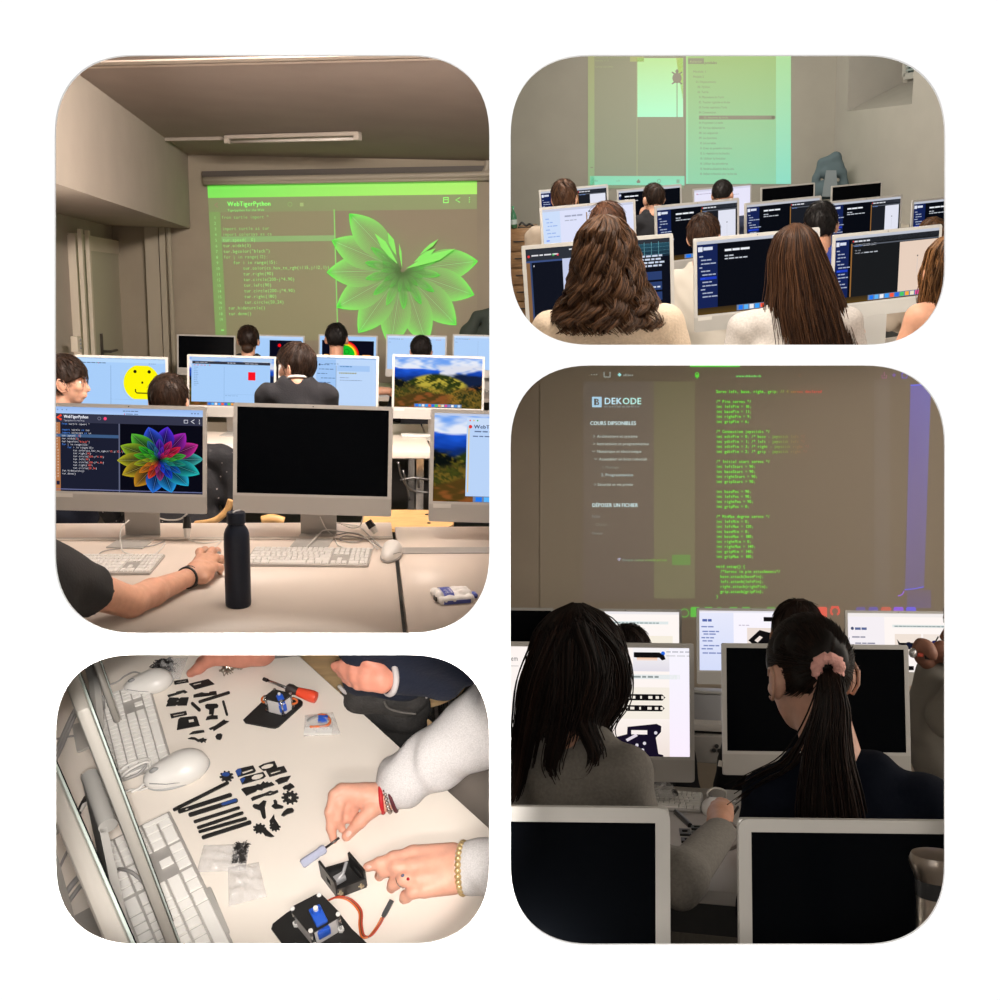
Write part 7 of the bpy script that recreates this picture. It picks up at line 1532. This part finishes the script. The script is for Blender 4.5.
robot('robot base with a blue motor on four posts at the bottom edge', [(271.5, 930), (273, 925), (287, 914), (300, 906), (330, 908), (341, 916), (352, 930), (372, 949), (340, 960), (300, 965), (284, 947)], [(289, 909.5), (320, 893.6), (342.2, 916), (310.2, 935.4)], .050, (318, 914.5), (.020, .034, .024, .55), [], None, .0027)
def wire4(lb, L, m, r_=.0024, conn=None):
    o0 = z4(*L[0]); r = thing('servo_wire', lb, 'wire'); q = MB(); P_ = curve_pts([z4(*p) for p in L], 8)
    for k, mm in ((-1, M_WIRE), (0, M_WBR), (1, mat('red_wire', (.45, .05, .02), .5))):
        q = MB(); q.tube([p-o0+Vector((k*.0022, k*.001, 0)) for p in P_], .0016, 6); q.build('strand', mm, r, True)
    d = (P_[-1]-P_[-3]).normalized(); q = MB(); q.tube([P_[-1]-o0, P_[-1]-o0+d*.006, P_[-1]-o0+d*.03], [.004, .0052, .0052], 4); q.build('connector', M_BLACK, r, 'auto'); P4.put(r, o0)
wire4('orange and brown servo wire ending in a black connector', [(329, 900, .03), (338, 897, .02), (350, 900, .012), (360, 911, .006), (360.5, 925, .006), (363, 936, .006), (370, 936, .006), (378, 926, .006), (383, 917, .012)], M_WIRE)
# open box of black plates
A_, B_, C_, D_ = z4(322, 876.5), z4(338, 897.5), z4(366.5, 886.5), z4(351, 868)
r = thing('robot_bracket', 'open black box of plates between the two hands', 'robot'); o0 = A_; H1 = .048; H2 = .026
def wallp(name, p, q_, hp, hq, slot=None, th=.004, parent=None):
    d = (q_-p); L = d.length; u = d.normalized(); n = Vector((u.y, -u.x, 0)); T = Matrix((( u.x, 0, n.x, p.x-o0.x), (u.y, 0, n.y, p.y-o0.y), (0, 1, 0, 0.0003), (0, 0, 0, 1)))
    w = MB(); w.plate([(0, 0), (L, 0), (L, hq), (L*.78, hq*1.0), (L*.2, hp), (0, hp)], [slot(L)] if slot else [], -th/2, th/2, T=T); return w.build(name, M_BLK, parent or r, fixn=True)
wallp('side_plate', A_, B_, H1, H1, lambda L: [(L*.45, H1*.35), (L*.68, H1*.35), (L*.68, H1*.68), (L*.45, H1*.68)])
wallp('side_plate', D_, C_, H1, H1, lambda L: [(L*.35, H1*.42), (L*.85, H1*.42), (L*.85, H1*.62), (L*.35, H1*.62)])
wallp('front_plate', B_, C_, H2, H2); wallp('back_plate', A_, D_, H2*.8, H2*.8)
q = MB(); solid_plate([p-o0+Vector((0, 0, .003)) for p in (A_, B_, C_, D_)], .003, q); q.build('floor_plate', M_BLK, r, fixn=True)
cc = (A_+B_+C_+D_)/4-o0; q = MB(); q.box(cc+Vector((-.006, -.004, .018)), (.02, .014, .012), rot=Matrix.Rotation(.6, 3, 'Z'), bev=.002); q.tube([cc+Vector((-.01, -.01, .02)), cc+Vector((0, .0, .026)), cc+Vector((.004, .02, .03))], .003, 6); q.build('servo_arm', mat('grey_nylon', (.30, .30, .31), .4), r, 'auto')
for t, hh in ((.12, .014), (.84, .012)):
    p = B_.lerp(C_, t)-o0; q = MB(); q.box(p+Vector((0, -.003, hh)), (.010, .003, .003)); q.box(p+Vector((0, -.003, hh)), (.003, .003, .012)); q.build('cross_screw', mat('brass_screw', (.5, .42, .28), .3, .9), r)
P4.put(r, o0)

# ---------------- bags and screws
M_BAG4 = mat('clear_bag_film', (.85, .84, .84), .12, alpha=.30, bump=.9, bscale=60, spec=.8)
def bag(label, poly, h, seed, fill=None):
    R = random.Random(seed); pts = [z4(*p) for p in poly]; c = sum(pts, Vector())/4; n = 14; ph = [R.uniform(0, 6) for _ in range(5)]
    r = thing('plastic_bag', label, 'bag', 'clear plastic bags on the work table'); q = MB(); vs = []
    for s_ in (1, 0):
        for i in range(n+1):
            for j in range(n+1):
                u, v = i/n, j/n; p = pts[0]*(1-u)*(1-v)+pts[1]*u*(1-v)+pts[2]*u*v+pts[3]*(1-u)*v-c; b_ = math.sin(PI*u)*math.sin(PI*v)
                z = .001+(h*b_**.5*(.55+.25*math.sin(u*19+ph[0]+v*6)+.25*math.sin(v*23+ph[1]+u*9)) if s_ else 0); vs.append((p.x, p.y, z+.002*s_))
    m_ = (n+1)**2; fs = []
    for i in range(n):
        for j in range(n):
            a = i*(n+1)+j; fs += [(a, a+1, a+n+2, a+n+1), (m_+a, m_+a+n+1, m_+a+n+2, m_+a+1)]
    q.add(vs, fs); q.build('film', M_BAG4, r, True)
    if fill: fill(r, c)
    P4.put(r, c); return r
def screws(poly, n, sz, m, seed, lift=.004, heap=.01):
    R = random.Random(seed); q = MB(); pts = [z4(*p) for p in poly]
    for _ in range(n):
        u, v = R.random(), R.random(); p = pts[0]*(1-u)*(1-v)+pts[1]*u*(1-v)+pts[2]*u*v+pts[3]*(1-u)*v+Vector((0, 0, lift+R.random()*heap)); d = Vector((R.gauss(0, 1), R.gauss(0, 1), R.gauss(0, .25))).normalized()
        q.tube([p, p+d*sz*2.2], sz*.28, 5); q.tube([p, p-d*sz*.5], [sz*.62, sz*.5], 6)
    return q
def fill_screws(poly, n, sz, m, seed, nm='screws'):
    def f(r, c):
        q = screws(poly, n, sz, m, seed); q.v = [tuple(Vector(v)-c) for v in q.v]; o = q.build(nm, m, r); o['kind'] = 'stuff'
    return f
M_DSC = mat('dark_screws', (.06, .055, .055), .35, .7); M_SSC = mat('silver_screws', (.5, .45, .38), .3, .9)
bag('flat clear bag with dark screws in one corner, below the fan of bars', [(197, 873), (204, 846), (249.5, 844.5), (246, 871)], .012, 1, fill_screws([(233.5, 865), (236, 846), (249, 845), (246, 865)], 240, .0022, M_DSC, 2))
bag('empty crumpled clear bag nearest the lower edge', [(229, 907), (228, 868), (259, 863), (267, 897)], .02, 3)
bag('clear bag full of dark screws behind the upper mouse', [(147, 679), (156, 661), (188, 658), (180, 680)], .022, 4, fill_screws([(153, 672), (157, 664), (173, 663), (174, 673)], 120, .0042, M_DSC, 5))
def fill_wire(r, c):
    for L, m in (([(310, 727), (318, 726.5), (327, 725.5), (330, 721), (326, 715.5), (318, 715)], M_WIRE), ([(307, 721), (313, 717.5), (320, 716), (326, 719)], M_GREYP)):
        q = MB(); q.tube([p-c for p in curve_pts([z4(x, y, .008) for x, y in L], 6)], .003, 6); q.build('wire', m, r, True)
    q = MB(); q.box(z4(323, 719, .008)-c, (.02, .014, .01), bev=.002); q.build('servo', M_SERVO, r, 'auto'); q = MB(); q.box(z4(318, 731, .006)-c, (.055, .016, .004)); q.build('paper_slip', M_NY, r)
bag('clear bag with an orange wire, right of the finished robot base', [(304, 737), (305, 716), (333, 713), (341, 735)], .014, 6, fill_wire)
q = screws([(220, 675), (224, 668), (240, 666), (244, 671)], 46, .0042, M_SSC, 7, .003, .006); o0 = z4(231, 671); q.v = [tuple(Vector(v)-o0) for v in q.v]; o = q.build('loose_screws', M_SSC); tag(o, 'scattered loose silver screws beside the hand at the top', 'screws', None, 'stuff'); P4.put(o, o0)

# ---------------- chairs
def ychair(label, px, seat, tube_=None):
    pts = [P4.Z(x, y, zf4+.47) for x, y in seat]; c = sum(pts, Vector())/len(pts); c.z = zf4; r = thing('plywood_chair', label, 'chair', 'plywood chairs'); P_ = curve_pts(pts+[pts[0]], 4)[:-1]
    q = MB(); q.prism([(p.x-c.x, p.y-c.y) for p in P_], .456, .47); q.build('seat', mat('light_plywood', (.95, .63, .33), .45, noise=.12, scale=10, stretch=(1, 6, 1)), r, fixn=True)
    for i in range(0, len(pts), max(1, len(pts)//4)): p = pts[i]-c; q = MB(); q.tube([(p.x*.7, p.y*.7, .456), (p.x*.85, p.y*.85, 0)], .011, 8); q.build('leg', M_CHROME, r, True)
    if tube_: q = MB(); q.tube([P4.Z(x, y, zf4+hh)-c for x, y, hh in tube_], .012, 10); q.build('frame', M_CHROME, r, True)
    for i in (0, 2): p = pts[i]-c; q = MB(); q.lathe([(.010, .47), (.010, .474), (.004, .477)], 8, c=(p.x*.5, p.y*.5, 0)); q.build('screw', M_BLACK, r)
    P4.put(r, c)
ychair('light plywood chair at the top, left of the navy sweater', 0, [(286, 640), (345, 640), (352, 662), (340, 692), (322, 690), (300, 668)])
ychair('light plywood chair behind the elbow of the navy sweater', 0, [(420, 668), (440, 662), (462, 672), (465, 684), (452, 696), (425, 704), (410, 690)], [(428, 684, .52), (452, 688, .52), (460, 684, .52), (464, 664, .6), (466, 640, .75)])
ychair('light plywood chair whose corner shows beside the jeans', 0, [(418, 712), (432, 722), (445, 738), (440, 748), (424, 748), (405, 735)])

# ---------------- people
SK4 = skinmat('rosy_skin', (.70, .36, .26)); SK4b = skinmat('reddish_skin', (.66, .27, .19))
M_SW = mat('light_grey_marl', (.62, .60, .60), .95, noise=.10, scale=420, bump=.15); M_NV4 = mat('navy_knit', (.006, .010, .026), .95, bump=.2, scale=150); M_JN = mat('black_denim', (.028, .026, .025), .85, noise=.45, scale=24, bump=.3, bscale=200); M_PALE = mat('pale_trim', (.50, .46, .46), .8)
def zz(L): return [z4(*p) for p in L]
def beads(root, c, ax, R_, n, r_, m, name='bracelet', sq=1):
    u = ax.orthogonal().normalized(); w = ax.cross(u); q = MB()
    for k in range(n): t = 2*PI*k/n; q.ell(c+(u*math.cos(t)+w*math.sin(t)*sq)*R_, (r_, r_, r_), 8)
    return q.build(name, m, root, True)
def band(root, c, ax, R_, r_, m, name='bracelet', tilt=0):
    u = ax.orthogonal().normalized(); w = ax.cross(u); q = MB(); q.tube([c+(u*math.cos(t*PI/14)+w*math.sin(t*PI/14))*R_+ax*tilt*math.cos(t*PI/14) for t in range(29)], r_, 8, cap=False); return q.build(name, m, root, True)
# the person in the light grey sweater: both forearms
O4 = z4(470, 800, .1)
r = thing('person', 'person in a light grey sweater reaching in from the right with both hands', 'person')
w1 = z4(380, 798, .050)
up = [rc(z4(402, 793, .055), w1, .0255, .0245), rc(w1, z4(366, 795, .060), .0235, .020), rc(z4(376, 792, .058), z4(342, 790.5, .074), .017, .0135), rc(z4(374, 795, .056), z4(346, 795, .068), .017, .0125), rc(z4(374, 799, .052), z4(352, 798.5, .060), .016, .0115), rc(z4(376, 802, .048), z4(358, 802, .052), .016, .011)]
up += finger(zz([(342, 791, .074), (334.5, 795, .073), (330, 812, .054), (331, 828, .030), (333.5, 840, .012)]), .0115, .0070)
up += finger(zz([(346, 795, .068), (340, 803, .064), (337.5, 818, .042), (342, 829, .018)]), .0105, .0070)
up += finger(zz([(352, 798, .060), (347, 806, .050), (346, 818, .030), (355, 815, .018)]), .0100, .0070)
up += finger(zz([(358, 801, .052), (354, 808, .040), (351, 819, .022), (359, 816, .014)]), .0090, .0064)
up += finger(zz([(382, 803, .048), (371, 810, .050), (359.5, 822, .038), (346.5, 836.5, .016)]), .0165, .0088)
w2 = z4(461, 868, .045)
lo = [rc(z4(478, 868, .05), w2, .0365, .0365)]
for (kx, ky, kh), (wx, wy, wh) in (((413, 854, .056), (452, 857, .05)), ((414, 866, .056), (452, 864, .052)), ((419, 878, .052), (452, 873, .048)), ((425, 889, .044), (452, 880, .042))): lo += [rc(z4(wx, wy, wh), z4(kx, ky, kh), .0245, .0150)]
lo += finger(zz([(413, 854, .056), (394, 858, .058), (379, 863.5, .052), (367.5, 867, .043)]), .0125, .0082)
lo += finger(zz([(414, 866, .056), (397, 867, .056), (384, 871, .040), (379.5, 876, .018)]), .0125, .0090)
lo += finger(zz([(419, 878, .052), (404, 879, .052), (394, 884, .034), (391.5, 888, .014)]), .0120, .0090)
lo += finger(zz([(425, 889, .044), (413, 892, .042), (406, 896.5, .024), (404, 899, .010)]), .0112, .0086)
lo += finger(zz([(440, 872, .03), (420, 878, .016), (404, 876, .012)]), .014, .010)
solid_obj('hand', up, SK4, r, .0027, .006, origin=O4); solid_obj('hand', lo, SK4, r, .003, .007, origin=O4)
def fold(a, f, ax):
    return lambda g: a*(np.sin((g@np.array(ax))*f+np.sin(g[..., 2]*40+g[..., 0]*25)*1.6)*(.6+.4*np.sin(g[..., 1]*37+g[..., 0]*19)))
solid_obj('sweater_sleeve', [rc(z4(396, 791, .056), z4(404, 788, .060), .033, .036), rc(z4(405, 779, .066), z4(433, 760, .085), .047, .054), rc(z4(433, 760, .085), z4(482, 728, .13), .054, .068), rc(z4(482, 728, .13), z4(540, 690, .2), .07, .085), rc(z4(390, 766, .07), z4(402, 768, .07), .018, .03)], M_SW, r, .0055, .018, fold(.0042, 78, (.8, -.6, .3)), origin=O4)
solid_obj('sweater_sleeve', [rc(z4(472, 867, .05), z4(480, 867, .05), .041, .042), rc(z4(480, 867, .05), z4(540, 872, .07), .043, .07)], M_SW, r, .006, .02, fold(.003, 70, (1, 0, .3)), origin=O4)
solid_obj('trousers', [rc(P4.Z(486, 806, zt4-.16), P4.Z(540, 850, zt4-.12), .085, .10), rc(P4.Z(486, 806, zt4-.16), P4.Z(474, 812, zt4-.42), .085, .07)], mat('grey_cloth_trousers', (.26, .22, .19), .9), r, .012, .02, origin=O4)
a1 = (z4(402, 793, .055)-w1).normalized(); a2 = (z4(478, 868, .05)-w2).normalized()
band(r, w1-O4+a1*.004, a1, .0265, .0042, mat('red_cord', (.50, .01, .015), .6), 'red_bracelet', .003); beads(r, w1-O4+a1*.0135, a1, .0285, 24, .0042, mat('silver_beads', (.48, .42, .38), .25, .8), 'beaded_bracelet'); band(r, w1-O4+a1*.022, a1, .0295, .0036, mat('dark_red_cord', (.09, .012, .02), .7), 'dark_bracelet', -.003)
beads(r, w2-O4+a2*.004, a2, .0405, 26, .0066, mat('gold_beads', (.62, .45, .22), .35, .5), 'gold_bracelet')
f0, f1_ = z4(404, 879, .050)-O4, z4(394, 885, .032)-O4; fx = (f1_-f0).normalized()
band(r, f0+fx*.000, fx, .0122, .0015, M_CHROME, 'ring'); band(r, f0+fx*.006, fx, .0120, .0015, M_CHROME, 'ring')
q = MB(); q.ell(f0+Vector((-.001, -.002, .0135)), (.0035, .0035, .0025), 8); q.build('blue_stone', mat('blue_stone', (.12, .14, .22), .1), r, True); q = MB(); q.ell(f0+Vector((.008, -.007, .0115)), (.0032, .0032, .0025), 8); q.build('red_stone', mat('red_stone', (.35, .02, .03), .1), r, True)
def nl(pts): return [(z4(*p)-O4, z4(*q_)-z4(*p_), n_, s_) for p, p_, q_, n_, s_ in pts]
nails(r, nl([((348.5, 833.5, .0275), (357, 825, .036), (346, 836.5, .016), (-.2, -.6, .8), .0088), ((369, 866.4, .0515), (378, 864, .05), (367, 867, .042), (0, -.2, 1), .0070)]), mat('pale_nail', (.80, .50, .42), .25))
P4.put(r, O4)
# the person in navy at the far side of the table
O5 = Vector((P4.Z(385, 690, zt4+.15).x, P4.Z(385, 690, zt4+.15).y, zf4)); zt_ = zt4
r = thing('person', 'person in a navy sweater and black jeans standing across the table corner', 'person')
def q5(x, y, h): return P4.Z(x, y, zt4+h)
c5 = q5(388, 672, .20)
solid_obj('sweater', [rc(q5(364, 674, .16), q5(409, 676, .16), .044, .046), rc(q5(372, 652, .22), q5(414, 648, .22), .056, .060), rc(q5(372, 630, .38), q5(420, 626, .38), .07, .07), rc(q5(458, 660, .28), q5(442, 674, .25), .046, .042), rc(q5(430, 640, .34), q5(458, 660, .28), .06, .046), rc(q5(442, 674, .25), q5(391, 677.5, .330), .040, .026)], M_NV4, r, .007, .02, lambda g: .003*np.sin(g[..., 0]*60+g[..., 2]*70), origin=O5)
q = MB(); q.tube([p-O5 for p in curve_pts([q5(x, y, .085) for x, y in ((339, 686), (346, 692.5), (360, 697.5), (380, 700), (402, 700), (420, 698.5), (431, 694))], 6)], .0045, 8); q.build('hem_band', M_PALE, r, True)
solid_obj('jeans', [rc(q5(364, 692, .07), q5(408, 695, .07), .042, .044), rc(q5(364, 706, -.02), q5(408, 710, -.02), .046, .048), rc(q5(400, 722, -.10), q5(402, 752, -.34), .058, .052), rc(q5(372, 716, -.10), q5(366, 740, -.34), .052, .048)], M_JN, r, .008, .02, lambda g: .003*np.sin(g[..., 2]*80+g[..., 0]*40)*np.sin(g[..., 0]*30), origin=O5)
q = MB(); q.tube([p-O5 for p in curve_pts([q5(x, y, .09) for x, y in ((384, 701), (388, 708), (400, 712), (416, 714))], 6)], .0022, 6); q.build('pocket_seam', mat('grey_seam', (.12, .11, .10), .8), r, True)
def qh(x, y, h): return q5(x, y, h+.07)
hb = [rc(qh(392, 677, .262), qh(380, 677, .27), .020, .022), rc(qh(380, 672, .272), qh(367, 669, .28), .017, .013), rc(qh(381, 678, .270), qh(366, 676, .274), .017, .013), rc(qh(382, 684, .262), qh(366, 683, .262), .016, .012)]
hb += finger([qh(*p) for p in ((368, 668, .282), (354, 663.5, .285), (344, 664.3, .275), (334.5, 665.5, .265))], .0098, .0070)
hb += finger([qh(*p) for p in ((367, 674, .278), (354, 671, .277), (344, 669.5, .268), (337, 668.6, .260))], .0098, .0068)
hb += finger([qh(*p) for p in ((367, 680, .270), (355, 678, .266), (347, 675.5, .257), (341, 674, .250))], .0094, .0068)
hb += finger([qh(*p) for p in ((368, 686, .260), (358, 685, .252), (351, 682, .243), (345, 679.5, .238))], .0086, .0064)
hb += finger([qh(*p) for p in ((380, 668, .285), (368, 661, .296), (356, 657, .298), (347, 655.5, .298))], .0118, .0080)
solid_obj('hand', hb, SK4b, r, .0028, .006, origin=O5)
d5 = (q5(405, 676, .25)-q5(390, 677, .26)).normalized(); band(r, q5(389, 677, .332)-O5, d5, .0285, .0055, M_PALE, 'cuff')
P4.put(r, O5)
# the hand at the top edge
O6 = z4(222, 658, .03); r = thing('person', 'hand reaching in from the top edge, fingertips on the table beside loose screws', 'person')
h6 = [rc(z4(262, 652, .05), z4(240, 653, .045), .03, .030), rc(z4(240, 653, .045), z4(222, 656, .045), .030, .020)]
h6 += finger(zz([(226, 657, .045), (210, 660, .040), (199, 668, .024), (190.5, 673.5, .009)]), .0145, .0090)
h6 += finger(zz([(226, 653, .05), (212, 655, .045), (203, 661, .025), (197, 667, .009)]), .013, .009)
h6 += finger(zz([(228, 650, .05), (216, 650, .045), (208, 655, .02)]), .012, .009)
solid_obj('hand', h6, SK4b, r, .0038, .010, origin=O6); nails(r, [(z4(192, 672, .016)-O6, z4(190.5, 673.5, .009)-z4(199, 668, .024), (0, -.2, 1), .008)], mat('pale_nail', (.80, .50, .42), .25))
solid_obj('sleeve', [rc(z4(250, 651, .04), z4(300, 640, .06), .022, .034)], mat('grey_sleeve_cloth', (.22, .21, .21), .9), r, .006, .02, origin=O6); P4.put(r, O6)
clip_all()
